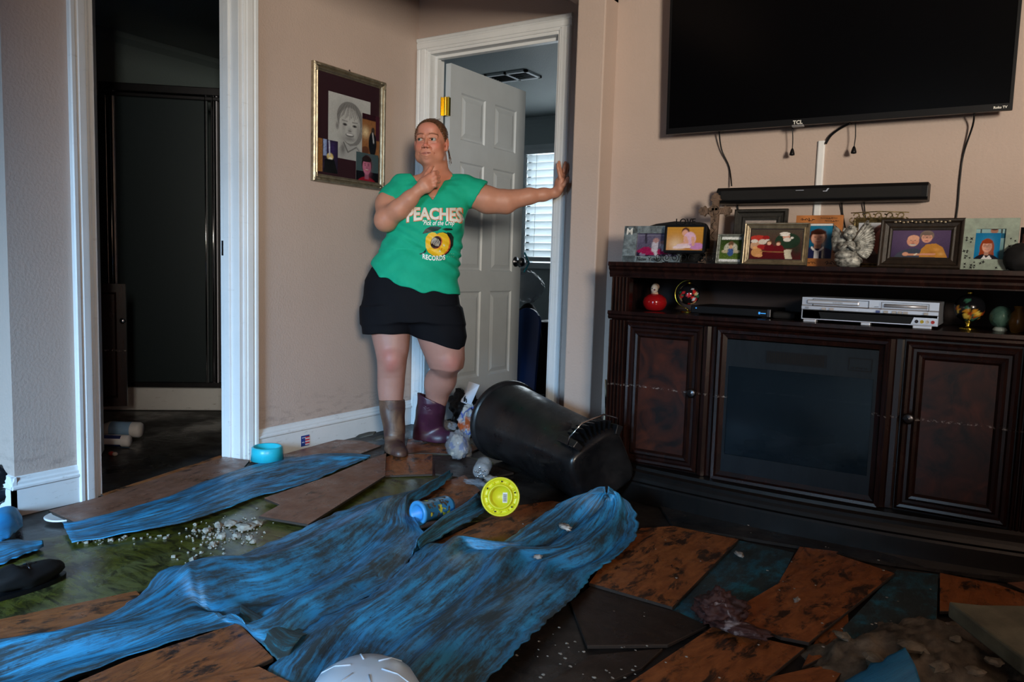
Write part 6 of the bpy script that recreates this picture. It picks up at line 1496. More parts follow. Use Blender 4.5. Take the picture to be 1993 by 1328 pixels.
for i, v in enumerate(mb.v): mb.c[i] = (.04, .09, .30) if noise.noise(Vector(v)*18) > .12 else (.42, .40, .36)
tag(mb.build('bag_contents', M['vc'], smooth=True), 'blue and cream rubbish inside the translucent carrier bag', 'rubbish', 'rubbish spilling from the bin mouth')
rub('snack_wrapper', trash.m, 915, 822, .13, (.055, .05, .075), 42, 'crumpled white and orange snack wrapper poking from the bin', 'wrapper', .45)
rub('black_bag', M['black'], 905, 796, .155, (.085, .05, .085), 43, 'black bin liner bunched above the wrappers at the bin mouth', 'bag', .5, fr=1.6)
rub('plastic_scrap', M['bag'], 872, 829, .08, (.050, .035, .022), 44, 'grey clear plastic scrap nearest the purple boot', 'scrap', .5)
rub('plastic_scrap', M['bag'], 909, 880, .035, (.018, .018, .045), 46, 'small clear plastic twist under the bin rim', 'scrap', .4)
# paper hanging against the door
q = oy(912, 765, 3.20)
mb = MB(); mb.add([(q[0]-.045, 3.19, q[2]-.05), (q[0]+.03, 3.18, q[2]-.06), (q[0]+.055, 3.22, q[2]+.045), (q[0]-.02, 3.23, q[2]+.055), (q[0]-.010, 3.19, q[2]-.005)], [(0, 1, 4), (1, 2, 4), (2, 3, 4), (3, 0, 4)], (.55, .58, .66))
mb.add([(q[0]-.035, 3.20, q[2]-.055), (q[0]-.045, 3.20, q[2]-.135), (q[0]+.02, 3.19, q[2]-.15), (q[0]+.03, 3.185, q[2]-.06)], [(0, 1, 2, 3)], (.50, .53, .60))
tag(mb.build('paper_sheet', M['vc'], solid=.0008), 'crumpled white paper sheet sticking up from the bin rubbish', 'paper', 'rubbish spilling from the bin mouth')

# ------------------------------------------------------------------ the person (signed distance surfaces)
PP0 = np.array([-2.33, 2.88, 1.0]); DP = float((PP0-O) @ cf); S_ = DP/F
RB = np.stack([cr, cu, -cf])       # rows: right, up, toward the camera
def q3(x, y, w=0.0):               # picture position and depth offset -> body frame in metres
    P = O+ray(x, y)*(DP-w); return RB @ (P-PP0)
def toworld(V): return V @ RB+PP0
class Field:
    def __init__(s, lo, hi, h):
        s.lo = np.array(lo, float); s.h = h; s.n = np.maximum(4, np.ceil((np.array(hi)-s.lo)/h).astype(int)+1)
        s.d = np.full(tuple(s.n), 1.0, np.float32)
    def win(s, lo, hi, pad):
        a = np.clip(np.floor((np.array(lo)-pad-s.lo)/s.h).astype(int), 0, s.n-1); b = np.clip(np.ceil((np.array(hi)+pad-s.lo)/s.h).astype(int)+1, 1, s.n)
        if np.any(b <= a): return None
        ax = [s.lo[i]+s.h*np.arange(a[i], b[i]) for i in range(3)]
        G = np.meshgrid(*ax, indexing='ij'); return (slice(a[0], b[0]), slice(a[1], b[1]), slice(a[2], b[2])), G
    def merge(s, sl, d, k, op='u'):
        o = s.d[sl]; d = d.astype(np.float32)
        if op == 'u':
            h = np.maximum(k-np.abs(o-d), 0)/max(k, 1e-6); s.d[sl] = np.minimum(o, d)-h*h*k*.25
        elif op == 's':
            d = -d; h = np.maximum(k-np.abs(o-d), 0)/max(k, 1e-6); s.d[sl] = np.maximum(o, d)+h*h*k*.25
    def cap(s, a, b, ra, rb, k=.01, op='u', flat=None):
        a = np.array(a, float); b = np.array(b, float); R = max(ra, rb)
        w = s.win(np.minimum(a, b)-R, np.maximum(a, b)+R, .03+k)
        if w is None: return
        sl, G = w; ba = b-a; L = float(ba @ ba)+1e-12
        t = np.clip(((G[0]-a[0])*ba[0]+(G[1]-a[1])*ba[1]+(G[2]-a[2])*ba[2])/L, 0, 1)
        d = np.sqrt((G[0]-a[0]-t*ba[0])**2+(G[1]-a[1]-t*ba[1])**2+(G[2]-a[2]-t*ba[2])**2)-(ra+(rb-ra)*t)
        s.merge(sl, d, k, op)
    def chain(s, pts, rs, k=.01, op='u'):
        for i in range(len(pts)-1): s.cap(pts[i], pts[i+1], rs[i], rs[i+1], k, op)
    def ell(s, c, r, R=None, k=.01, op='u'):
        c = np.array(c, float); r = np.array(r, float); m = r.max()
        w = s.win(c-m, c+m, .02+k)
        if w is None: return
        sl, G = w; X = [G[i]-c[i] for i in range(3)]
        if R is not None: X = [R[j][0]*X[0]+R[j][1]*X[1]+R[j][2]*X[2] for j in range(3)]
        k0 = np.sqrt((X[0]/r[0])**2+(X[1]/r[1])**2+(X[2]/r[2])**2); k1 = np.sqrt((X[0]/r[0]**2)**2+(X[1]/r[1]**2)**2+(X[2]/r[2]**2)**2)+1e-9
        s.merge(sl, k0*(k0-1)/k1, k, op)
    def stack(s, lev, k=.015, e=2.25, infl=0.0, op='u', cut=None):
        """lev rows: v, cx, a, wc, b (metres, body frame) from low v to high v"""
        L = np.array(sorted(lev), float); lo = (( L[:, 1]-L[:, 2]).min()-infl, L[0, 0], (L[:, 3]-L[:, 4]).min()-infl); hi = ((L[:, 1]+L[:, 2]).max()+infl, L[-1, 0], (L[:, 3]+L[:, 4]).max()+infl)
        w = s.win(lo, hi, .03+k)
        if w is None: return
        sl, G = w; v = G[1][0, :, 0]; f = lambda j: np.interp(v, L[:, 0], L[:, j])[None, :, None]
        a = f(2)+infl; b = f(4)+infl
        q = (np.abs((G[0]-f(1))/a)**e+np.abs((G[2]-f(3))/b)**e)**(1/e)
        d = (q-1)*np.minimum(a, b)*.92
        d = np.maximum(d, np.maximum(L[0, 0]-G[1], G[1]-L[-1, 0]))
        if cut is not None: d = np.maximum(d, cut(G))
        s.merge(sl, d, k, op)
    def apply(s, fn):
        ax = [s.lo[i]+s.h*np.arange(s.n[i]) for i in range(3)]; G = np.meshgrid(*ax, indexing='ij'); s.d = fn(G, s.d).astype(np.float32)
    def surface(s):
        d = s.d; d[0] = d[-1] = 1; d[:, 0] = d[:, -1] = 1; d[:, :, 0] = d[:, :, -1] = 1
        ins = d < 0; n = s.n-1
        cnt = np.zeros(tuple(n), np.int8)
        for i in (0, 1):
            for j in (0, 1):
                for k in (0, 1): cnt += ins[i:i+n[0], j:j+n[1], k:k+n[2]]
        act = (cnt > 0) & (cnt < 8); idx = np.full(tuple(n), -1, np.int64); c = np.argwhere(act); idx[act] = np.arange(len(c))
        acc = np.zeros((len(c), 3)); num = np.zeros(len(c))
        for ax in range(3):
            o1, o2 = [x for x in range(3) if x != ax]
            for i in (0, 1):
                for j in (0, 1):
                    p = c.copy(); p[:, o1] += i; p[:, o2] += j; r = p.copy(); r[:, ax] += 1
                    da = d[p[:, 0], p[:, 1], p[:, 2]]; db = d[r[:, 0], r[:, 1], r[:, 2]]; m = (da < 0) != (db < 0)
                    t = np.where(m, da/(da-db+1e-20), 0); q = p.astype(float); q[:, ax] += t
                    acc[m] += q[m]; num[m] += 1
        V = s.lo+acc/num[:, None]*s.h
        Fs = []
        for ax in range(3):
            o1, o2 = [x for x in range(3) if x != ax]
            sa = [slice(None)]*3; sb = [slice(None)]*3; sa[ax] = slice(0, -1); sb[ax] = slice(1, None)
            m = ins[tuple(sa)] != ins[tuple(sb)]; e = np.argwhere(m)
            e = e[(e[:, o1] > 0) & (e[:, o2] > 0) & (e[:, o1] < n[o1]) & (e[:, o2] < n[o2])]
            def I(a_, b_):
                p = e.copy(); p[:, o1] += a_; p[:, o2] += b_; return idx[p[:, 0], p[:, 1], p[:, 2]]
            Q = np.stack([I(-1, -1), I(0, -1), I(0, 0), I(-1, 0)], 1)
            inside_a = ins[e[:, 0], e[:, 1], e[:, 2]]
            flip = inside_a if ax != 1 else ~inside_a
            Q[~flip] = Q[~flip][:, ::-1]
            Fs.append(Q)
        return V, np.concatenate(Fs)
def sdf_object(name, fields, mat, parent, colf=None):
    Vs, Fs, n = [], [], 0
    for f in fields:
        V, Q = f.surface(); Vs.append(V); Fs.append(Q+n); n += len(V)
    V = np.concatenate(Vs); Q = np.concatenate(Fs); Wd = toworld(V)
    me = bpy.data.meshes.new(name); me.vertices.add(len(V)); me.vertices.foreach_set('co', Wd.astype(np.float32).ravel())
    me.loops.add(len(Q)*4); me.loops.foreach_set('vertex_index', Q.astype(np.int32).ravel())
    me.polygons.add(len(Q)); me.polygons.foreach_set('loop_start', np.arange(0, len(Q)*4, 4, dtype=np.int32)); me.polygons.foreach_set('loop_total', np.full(len(Q), 4, np.int32))
    me.update(calc_edges=True); me.validate()
    me.polygons.foreach_set('use_smooth', [True]*len(me.polygons))
    at = me.color_attributes.new('Col', 'FLOAT_COLOR', 'POINT')
    col = colf(V, Wd) if colf else np.ones((len(V), 3))
    at.data.foreach_set('color', np.concatenate([col, np.ones((len(V), 1))], 1).astype(np.float32).ravel())
    me.materials.append(mat)
    o = bpy.data.objects.new(name, me); C.objects.link(o)
    if parent is not None: o.parent = parent; o.matrix_parent_inverse = winv(parent)
    return o
def vy(y, w=0.0): return q3(830, y, w)[1]
def lv(rows):   # picture rows (y, xl, xr, wc, b) -> metres
    out = []
    for y, xl, xr, wc, b in rows:
        a = q3(xl, y, wc); c = q3(xr, y, wc); out.append((a[1]*.5+c[1]*.5, (a[0]+c[0])/2, (c[0]-a[0])/2, wc, b))
    return out
fc = fl(800, 875, 0)
pers = empty('person', (-2.40, 2.86, 0), 0, 'woman in green t-shirt and black shorts leaning in the doorway, hand at her throat', 'person')
SKIN = np.array([.55, .230, .145])

# --- head frame
HC = q3(839, 279, 0.0)
yawh, tilt, nod = math.radians(-9), math.radians(2), 0.0
hz_ = np.array([math.sin(yawh), -.075, math.cos(yawh)]); hz_ /= np.linalg.norm(hz_)
hx_ = np.cross(np.array([math.sin(tilt), math.cos(tilt), 0]), hz_); hx_ /= np.linalg.norm(hx_); hy_ = np.cross(hz_, hx_)
HR = np.stack([hx_, hy_, hz_])      # body frame -> head frame
def hp(x, y, z): return HC+np.array([x, y, z]) @ HR
hd = Field(q3(770, 405, -.2)-np.array([.03, .0, .05]), q3(905, 215, .18)+np.array([.02, .02, .05]), .0022)
hd.ell(hp(0, .028, -.010), (.0735, .080, .090), HR, .01)
hd.ell(hp(0, -.030, .022), (.065, .078, .066), HR, .02)
hd.ell(hp(0, -.060, .020), (.052, .045, .060), HR, .02)
for q in (-1, 1):
    hd.ell(hp(q*.036, -.024, .052), (.024, .026, .024), HR, .018)
    hd.ell(hp(q*.048, -.066, .020), (.020, .026, .034), HR, .02)
    hd.cap(hp(q*.014, .021, .084), hp(q*.045, .022, .069), .006, .005, .014)
hd.ell(hp(0, .055, .060), (.046, .030, .026), HR, .02)
hd.ell(hp(0, -.092, .058), (.020, .015, .018), HR, .016)
hd.ell(hp(0, -.056, .068), (.028, .024, .020), HR, .016)
for q in (-1, 1): hd.ell(hp(q*.031, .004, .088), (.017, .011, .013), HR, .012, 's')
hd.cap(hp(0, .012, .084), hp(0, -.024, .099), .0060, .0085, .010)
hd.ell(hp(0, -.027, .101), (.0095, .0085, .0095), HR, .006)
for q in (-1, 1):
    hd.ell(hp(q*.0115, -.031, .094), (.0075, .0065, .009), HR, .005)
    hd.ell(hp(q*.0065, -.0375, .099), (.0035, .0030, .005), HR, .002, 's')
    hd.cap(hp(q*.014, .0125, .084), hp(q*.047, .0105, .071), .0052, .0046, .005)     # upper lid
    hd.cap(hp(q*.016, -.0055, .083), hp(q*.045, -.0045, .072), .0044, .0042, .006)     # lower lid
    hd.cap(hp(q*.020, -.036, .082), hp(q*.034, -.060, .070), .0030, .0030, .006, 's')  # smile crease
# pressed lips
hd.cap(hp(-.021, -.0575, .083), hp(.021, -.0555, .083), .0052, .0052, .004); hd.cap(hp(-.018, -.0655, .083), hp(.018, -.0635, .083), .0052, .0052, .004)
hd.cap(hp(-.025, -.0615, .088), hp(.025, -.0590, .088), .0016, .0016, .002, 's')
hd.cap(hp(0, -.0755, .083), hp(0.001, -.0755, .083), .010, .010, .006)
hd.cap(hp(-.016, -.0820, .092), hp(.016, -.0820, .092), .006, .006, .006, 's')
for q in (-1, 1):   # ears
    hd.ell(hp(q*.077, -.004, -.008), (.0075, .030, .018), HR, .006); hd.ell(hp(q*.082, .002, -.002), (.006, .016, .009), HR, .004, 's'); hd.ell(hp(q*.074, -.028, -.001), (.006, .010, .008), HR, .006)
# neck, collar bones, upper chest
hd.cap(q3(846, 300, -.035), q3(852, 352, -.035), .056, .060, .02)
hd.cap(q3(838, 312, .01), q3(845, 350, .0), .030, .040, .03)
hd.cap(q3(852, 352, -.03), q3(800, 362, -.03), .050, .045, .03); hd.cap(q3(852, 352, -.03), q3(895, 362, -.03), .050, .045, .03)
hd.ell(q3(842, 392, -.005), (.125, .105, .085), None, .03)
hd.cap(q3(838, 364, .048), q3(814, 357, .030), .005, .004, .014); hd.cap(q3(848, 364, .048), q3(868, 358, .030), .005, .004, .014)
def eyes():
    for q in (-1, 1):
        mb = MB(); c = toworld(hp(q*.031, .0035, .0720)[None])[0]; r = .0125
        mb.ell((0, 0, 0), (1, 1, 1), 28, 18)
        g = np.array([-.42, .06, .90]); g /= np.linalg.norm(g)        # gaze in the head frame
        gw = (g @ HR) @ RB
        for i, v in enumerate(mb.v):
            dd = float(np.dot(np.array(v), gw)); mb.c[i] = (.004, .004, .004) if dd > .955 else ((.05, .07, .05) if dd > .83 else (.40, .35, .32))
            mb.v[i] = tuple(c+np.array(v)*r)
        mb.build('eye', M['vc_gloss'], pers, smooth=True)
def facecol(V):
    L = (V-HC) @ HR.T; x, y, z = L[:, 0], L[:, 1], L[:, 2]; n = len(V); c = np.tile(SKIN, (n, 1))
    def blend(m, col, a=1.0): c[:] = c*(1-np.clip(m*a, 0, 1)[:, None])+np.array(col)*np.clip(m*a, 0, 1)[:, None]
    gs = lambda cx_, cy_, rx, ry: np.exp(-((x-cx_)/rx)**2-((y-cy_)/ry)**2)*(z > .02)
    blend(gs(0, .06, .05, .03), (.62, .22, .17), .5)
    for q in (-1, 1): blend(gs(q*.040, -.022, .024, .022), (.62, .17, .12), .65)
    blend(gs(0, -.026, .013, .012), (.62, .17, .13), .7)
    blend(gs(0, -.095, .03, .02), (.52, .24, .18), .5)
    # lips
    ym = -.0605+(.0012/.021)*x
    blend(((np.abs(x) < .022-np.abs(y-ym)*.4) & (np.abs(y-ym) < .0075*(1-(x/.028)**2)) & (z > .07)).astype(float), (.40, .115, .09), .55)
    blend(((np.abs(x) < .025) & (np.abs(y-ym) < .0016) & (z > .06)).astype(float), (.12, .03, .025), .85)
    for q in (-1, 1):
        xb = x*q; yb = .0265+.004*np.sin((xb-.012)/.036*3.1)-.05*np.maximum(0, xb-.040)
        blend(((xb > .012) & (xb < .050) & (np.abs(y-yb) < .0030) & (z > .03)).astype(float), (.13, .055, .03), .75)
        # lashes and lid line
        blend(((xb > .016) & (xb < .046) & (np.abs(y-.0105+.00035*((xb-.031)/.004)**2*.6) < .0016) & (z > .05)).astype(float), (.07, .03, .02), .75)
        blend(np.exp(-((xb-.031)/.019)**2-((y+.011)/.007)**2)*(z > .04), (.34, .14, .11), .45)
        blend(((xb > .003) & (xb < .010) & (np.abs(y+.0375) < .003) & (z > .085)).astype(float), (.10, .03, .02), .8)
        blend(np.exp(-((xb-.082)/.012)**2-((y+.004)/.022)**2)*(np.abs(z+.004) < .03), (.60, .17, .13), .5)
    # sunburnt chest and neck
    neck = np.clip((-.11-y)/.05, 0, 1); blend(neck, (.56, .20, .13), .45)
    return c
# --- arms and hands
def finger(f, pts, rs, k=.0035):
    f.chain(pts, rs, k)
aL = Field(q3(860, 425, -.12)-np.array([0, 0, .02]), q3(1115, 300, .06)+np.array([0, .01, .04]), .0026)
aL.chain([q3(900, 375, -.02), q3(945, 387, -.025), q3(985, 391, -.03), q3(1012, 387, -.035)], [.062, .058, .048, .037], .03)
aL.chain([q3(1005, 386, -.035), q3(1030, 382, -.040), q3(1058, 379, -.048), q3(1080, 376, -.055)], [.040, .037, .029, .0235], .02)
aL.cap(q3(950, 398, -.03), q3(985, 402, -.03), .040, .032, .03)
aL.ell(q3(1084, 373, -.06), (.024, .022, .022), None, .015)
h3 = lambda x, y, w: q3(x, y, w+.03)
# palm standing up against the door frame
aL.chain([h3(1086, 371, -.078), h3(1090, 356, -.080), h3(1094, 343, -.080)], [.021, .023, .019], .012)
aL.chain([h3(1090, 368, -.060), h3(1093, 350, -.057)], [.016, .015], .012); aL.chain([h3(1092, 368, -.095), h3(1095, 346, -.100)], [.015, .013], .012)
FL = [([(1090.5, 347, -.048), (1088, 335, -.044), (1086, 327, -.044), (1085.5, 320, -.046)], [.0095, .0085, .0078, .0068]),
      ([(1093, 344, -.064), (1090, 330, -.062), (1088.5, 322, -.062), (1088, 315.5, -.066)], [.0098, .0088, .008, .007]),
      ([(1096, 342, -.082), (1098, 330, -.080), (1099.5, 323, -.080), (1100.5, 316.5, -.082)], [.0098, .0088, .008, .007]),
      ([(1098, 344, -.100), (1101.5, 334, -.102), (1103.5, 328, -.102), (1104.5, 321, -.102)], [.0095, .0082, .0075, .0066]),
      ([(1091, 367, -.060), (1097, 360, -.045), (1102, 354, -.040), (1105, 347.5, -.042)], [.0125, .0110, .0095, .0080])]
for P, R_ in FL: finger(aL, [h3(*p) for p in P], R_)
aR = Field(q3(715, 465, -.08)-np.array([0, 0, .02]), q3(875, 312, .30)+np.array([0, .02, .02]), .0026)
aR.chain([q3(778, 372, -.03), q3(757, 398, .02), q3(752, 425, .075)], [.058, .058, .050], .03)
aR.chain([q3(752, 427, .085), q3(776, 408, .125), q3(797, 388, .145), q3(813, 372, .150)], [.047, .042, .033, .0265], .03)
aR.ell(q3(750, 434, .085), (.040, .036, .040), None, .03)
aR.chain([q3(815, 370, .150), q3(826, 358, .148), q3(838, 346, .142)], [.024, .027, .022], .014)
aR.chain([q3(818, 372, .152), q3(832, 366, .150), q3(842, 360, .142)], [.018, .020, .017], .012)
for i in range(4):
    yk = 337+8.0*i; xk = [844, 847, 848, 846][i]; rr = [.0098, .0100, .0095, .0085][i]
    finger(aR, [q3(832-1*i, 352+4.5*i, .150), q3(xk, yk, .152), q3(xk+6.5-.5*i, yk-1+.5*i, .130), q3(xk+3, yk+1.5, .108), q3(xk-4, yk+3, .100)], [rr*1.1, rr*1.04, rr, rr*.92, rr*.8])
finger(aR, [q3(824, 352, .135), q3(831, 339, .130), q3(838, 328, .120), q3(843, 321, .108)], [.0135, .0115, .0105, .0085])
# --- legs
lg = Field(q3(705, 905, -.45)-np.array([0.02, 0, .02]), q3(925, 560, .12)+np.array([.02, 0, .06]), .0042)
wf1, wf2 = .028-.02, -.29
lg.stack(lv([(580, 708, 806, -.03, .105), (610, 712, 802, -.03, .10), (640, 722, 799, -.03, .092), (655, 724, 798, -.03, .088), (680, 730, 796, -.02, .076), (700, 734, 792, -.01, .068), (718, 735, 790, -.012, .064), (735, 735, 788, -.03, .064), (752, 735, 787, -.04, .066), (772, 737, 785, -.04, .060), (795, 741, 783, -.04, .050), (830, 747, 781, -.04, .040)]))
lg.ell(q3(763, 700, .035), (.038, .042, .028), None, .03)
lg.cap(q3(845, 610, -.04), q3(864, 690, -.05), .108, .078, .03); lg.cap(q3(862, 668, -.05), q3(870, 704, -.05), .092, .074, .03)
lg.stack(lv([(655, 813, 902, -.05, .095), (680, 824, 902, -.05, .085), (700, 833, 902, -.05, .075), (715, 838, 899, -.06, .068)]), .03)
lg.ell(q3(876, 707, .005), (.038, .040, .028), None, .03)
lg.chain([q3(868, 708, -.08), q3(860, 740, -.14), q3(850, 775, -.19), q3(842, 815, -.23)], [.066, .068, .052, .044], .02)
lg.ell(q3(847, 747, -.155), (.052, .066, .052), None, .03)
def legcol(V):
    n = len(V); c = np.tile(np.array([.39, .205, .165]), (n, 1))  # darker than the arms: dimmer light low down is put into this skin tone
    for p, r in ((q3(760, 690, 0), .05), (q3(770, 703, 0), .03), (q3(880, 705, -.02), .05), (q3(763, 715, 0), .03)):
        g = np.exp(-((V[:, 0]-p[0])**2+(V[:, 1]-p[1])**2)/(r*.8)**2); c = c*(1-g[:, None]*.55)+np.array([.42, .12, .10])*g[:, None]*.55
    return c
# hidden trunk that carries neck, arms and legs
tr_ = Field(q3(700, 680, -.2)-np.array([0, 0, .02]), q3(950, 335, .16)+np.array([0, .01, .02]), .0065)
TORSO = [(352, 812, 888, -.035, .050), (358, 786, 915, -.03, .065), (368, 772, 925, -.025, .082), (385, 768, 922, -.02, .098), (405, 766, 910, -.012, .112), (430, 764, 903, -.010, .120), (450, 759, 901, -.012, .118), (470, 749, 898, -.015, .115), (490, 738, 895, -.018, .117), (515, 727, 891, -.020, .122), (545, 716, 890, -.022, .125), (580, 708, 892, -.025, .125), (625, 708, 898, -.03, .12)]
tr_.stack([(a, b, c-.010, d, e-.010) for a, b, c, d, e in lv(TORSO)], .02)
def bodycol(V, W_):
    c = np.tile(SKIN, (len(V), 1)); L = (V-HC) @ HR.T
    m = L[:, 1] > -.23
    c2 = facecol(V); near = (np.linalg.norm(V-HC, axis=1) < .26); c[near] = c2[near]
    lowm = V[:, 1] < vy(600); c[lowm] = legcol(V[lowm])
    arm = ((V[:, 0] > q3(925, 380)[0]) | (np.linalg.norm(V-q3(780, 405, .1), axis=1) < .17)) & ~lowm & ~near
    c[arm] = (.52, .235, .150)
    for i in range(0): pass
    return c
body = sdf_object('body', [hd, aL, aR, lg, tr_], M['skin'], pers, bodycol)
eyes()

# --- hair
hr = Field(HC-np.array([.15, .14, .18]), HC+np.array([.15, .15, .16]), .0022)
hr.ell(hp(0, .033, -.008), (.0785, .0820, .0965), HR, .01)
hr.ell(hp(0, -.010, -.045), (.066, .060, .055), HR, .02)
hr.ell(hp(.0, .040, -.120), (.032, .034, .030), HR, .012)
hr.ell(hp(-.004, .104, -.030), (.028, .012, .028), HR, .012)
def haircut(G, d):
    X = [G[i]-HC[i] for i in range(3)]; L = [HR[j][0]*X[0]+HR[j][1]*X[1]+HR[j][2]*X[2] for j in range(3)]
    x, y, z = L
    line = np.interp(y, [-.09, -.05, -.03, .0, .02, .045, .065, .080, .092, .12], [-.07, -.050, -.020, .008, .026, .044, .066, .095, .12, .13])
    line = line+.006*np.cos(x*60)*(y > .05)
    d = np.maximum(d, z-line)
    an = np.arctan2(x, y-.02)
    return d+.0011*np.sin(an*46+z*40)+.0006*np.sin(an*97+z*90)
hr.apply(haircut)
hn = NT('auburn_hair', .42, 0, .5); co = hn.coord('Object', (1, 1, 1)); 
hn.base(hn.ramp(hn.noise(hn.coord('Object', (50, 50, 12)), 3, 5, .6, .3), [(.30, (.035, .014, .007)), (.55, (.11, .045, .018)), (.75, (.23, .10, .04))]))
sdf_object('hair', [hr], hn.m, pers)
mb = MB()
for k in range(14):
    b0 = hp(.075+random.uniform(-.004, .004), -.02+random.uniform(-.01, .01), -.02-random.uniform(0, .02)); P = [b0, b0+np.array([.004, -.02, 0]), b0+np.array([.006+.012*random.random(), -.045, .0]), b0+np.array([.002+.016*random.random(), -.06-random.random()*.02, .004])]
    mb.tube([tuple(toworld(p[None])[0]) for p in P], .0006, 4)
for k in range(16):
    b0 = hp(random.uniform(-.03, .02), .108, -.03+random.uniform(-.02, .02)); P = [b0, b0+np.array([random.uniform(-.01, .01), .008, 0]), b0+np.array([random.uniform(-.02, .02), .010+.006*random.random(), .0])]
    mb.tube([tuple(toworld(p[None])[0]) for p in P], .0007, 4)
st_ = mb.build('stray_hairs', hn.m, pers, smooth=True); st_['kind'] = 'stuff'

# --- t-shirt
ts = Field(q3(700, 600, -.2)-np.array([0, 0, .02]), q3(960, 325, .18)+np.array([.0, .01, .03]), .0036)
ts.stack(lv(TORSO[:-4]+[(490, 736, 897, -.018, .121), (515, 724, 893, -.020, .132), (545, 713, 891, -.022, .140), (600, 706, 893, -.028, .142)]), .02, infl=.004)
ts.ell(q3(806, 428, .070), (.066, .055, .050), None, .035); ts.ell(q3(872, 430, .070), (.064, .055, .050), None, .035)
ts.ell(q3(815, 515, .045), (.125, .080, .070), None, .05)
ts.cap(q3(812, 354, -.035), q3(786, 360, -.03), .045, .055, .02); ts.cap(q3(880, 354, -.035), q3(905, 362, -.03), .045, .055, .02)
ts.chain([q3(788, 364, -.03), q3(766, 386, -.0), q3(757, 398, .02)], [.063, .066, .066], .02)
ts.chain([q3(900, 370, -.025), q3(930, 378, -.025), q3(945, 382, -.025)], [.066, .068, .066], .02)
def shirtcut(G, d):
    X, V, W = G
    s1 = q3(812, 372, .0); 
    # hem
    pts = [q3(x, y) for x, y in ((700, 500), (723, 517), (745, 541), (785, 560), (826, 571), (884, 574), (930, 574))]
    hem = np.interp(X, [p[0] for p in pts], [p[1] for p in pts]); wav = .004*np.sin(X*60)
    d = np.maximum(d, hem+wav-V)
    # sleeve ends
    a = q3(752, 400, .02); b = q3(786, 362, -.03); n = (a-b)/np.linalg.norm(a-b); e = q3(754, 386, .01)
    far_ = (X < q3(775, 386)[0])
    pl = (X-e[0])*n[0]+(V-e[1])*n[1]+(W-e[2])*n[2]-.012
    d = np.where(far_ & (V > vy(424)), np.maximum(d, pl), d)
    a = q3(946, 361, -.03); b = q3(914, 413, -.03); t = (b-a)[:2]; t = t/np.linalg.norm(t); nn = np.array([-t[1], t[0]]); nn = nn if nn[0] > 0 else -nn
    pl = (X-a[0])*nn[0]+(V-a[1])*nn[1]; d = np.where(X > q3(905, 380)[0], np.maximum(d, pl), d)
    # V neck
    vb = q3(842, 389, .1); lft = q3(799, 338, 0); rgt = q3(873, 341, 0)
    def side(p, q_, sgn):
        e_ = (q_-p)[:2]; L2 = np.hypot(*e_); return sgn*((X-p[0])*e_[1]-(V-p[1])*e_[0])/L2
    cut = np.maximum(side(vb, lft, -1.0), side(vb, rgt, 1.0)); inside = cut
    cut = np.where(W > -.045, inside, 1.0)
    d = np.maximum(d, -cut)
    neck_ = np.sqrt((X-q3(850, 345)[0])**2+(W+.04)**2)-.072; d = np.maximum(d, -np.maximum(neck_, q3(850, 352)[1]-V))
    # drape folds
    u = (X-q3(723, 517)[0])*.6+(V-q3(723, 517)[1])
    amp = .0022*np.clip((q3(0, 440)[1]-V)/.12, 0, 1)+.0008
    d = d+amp*np.sin(u*95+3*np.sin(V*18+X*9))
    d = d+.0022*np.sin((X*.8-V)*70)*np.exp(-((X-q3(765, 0)[0])/.06)**2)
    return d
ts.apply(shirtcut)
grn = NT('green_cotton', .75, 0, .2); co = grn.coord(); grn.base(grn.ramp(grn.noise(co, 12, 4), [(.3, (.006, .33, .19)), (.7, (.010, .40, .235))])); grn.bump(grn.noise(co, 500, 2), .15, .0006)
shirt = sdf_object('tshirt', [ts], grn.m, pers)
# --- shorts
so = Field(q3(695, 700, -.25)-np.array([0, 0, .02]), q3(920, 505, .14)+np.array([0, .01, .03]), .0045)
so.stack(lv([(516, 729, 880, -.02, .108), (530, 720, 884, -.022, .112), (546, 712, 888, -.022, .120), (575, 709, 892, -.024, .130), (590, 706, 894, -.026, .132), (610, 705, 898, -.03, .130), (630, 705, 901, -.032, .125)]), .01, infl=.003)
so.stack(lv([(600, 705, 812, -.03, .125), (630, 705, 808, -.03, .118), (651, 706, 801, -.028, .108)]), .02)
so.stack(lv([(600, 785, 899, -.035, .125), (630, 795, 904, -.04, .120), (655, 804, 908, -.045, .115), (672, 809, 905, -.05, .110), (690, 812, 901, -.05, .105)]), .02)
def shortcut_(G, d):
    X, V, W = G
    a = q3(803, 654, -.04); b = q3(900, 684, -.05); ln = a[1]+(X-a[0])/(b[0]-a[0])*(b[1]-a[1])
    d = np.where(X > a[0]-.004, np.maximum(d, ln-V), d)
    return d+.0016*np.sin(X*55+V*25)*np.clip((q3(0, 560)[1]-V)/.1, 0, 1)
so.apply(shortcut_)
sdf_object('shorts', [so], plain('black_cotton', (.0035, .0038, .006), .8, 0, .15), pers)
# --- boots
def boot(levels, toe, opening, inner, mat, lab, zc):
    lo = q3(720, 905, -.45); f = Field(np.array([q3(720, 0)[0] if toe[0][0] < 800 else q3(785, 0)[0], q3(0, 912)[1], min(t_[2] for t_ in toe)-.14]), np.array([q3(812, 0)[0] if toe[0][0] < 800 else q3(905, 0)[0], q3(0, 758)[1], max(t_[2] for t_ in toe)+.14]), .0036)
    f.stack(lv(levels), .01)
    f.chain([q3(*t_[:3]) for t_ in toe], [t_[3] for t_ in toe], .03)
    f.stack(lv(inner), .004, op='s')
    def cut(G, d):
        z = (G[0]*RB[0][2]+G[1]*RB[1][2]+G[2]*RB[2][2])+PP0[2]
        d = np.maximum(d, zc-z)
        d = d+.0012*np.sin(G[1]*60+G[0]*40)
        if opening: d = np.maximum(d, opening(G))
        return d
    f.apply(cut); o = sdf_object('boot', [f], mat, pers); o['label'] = lab
    return o
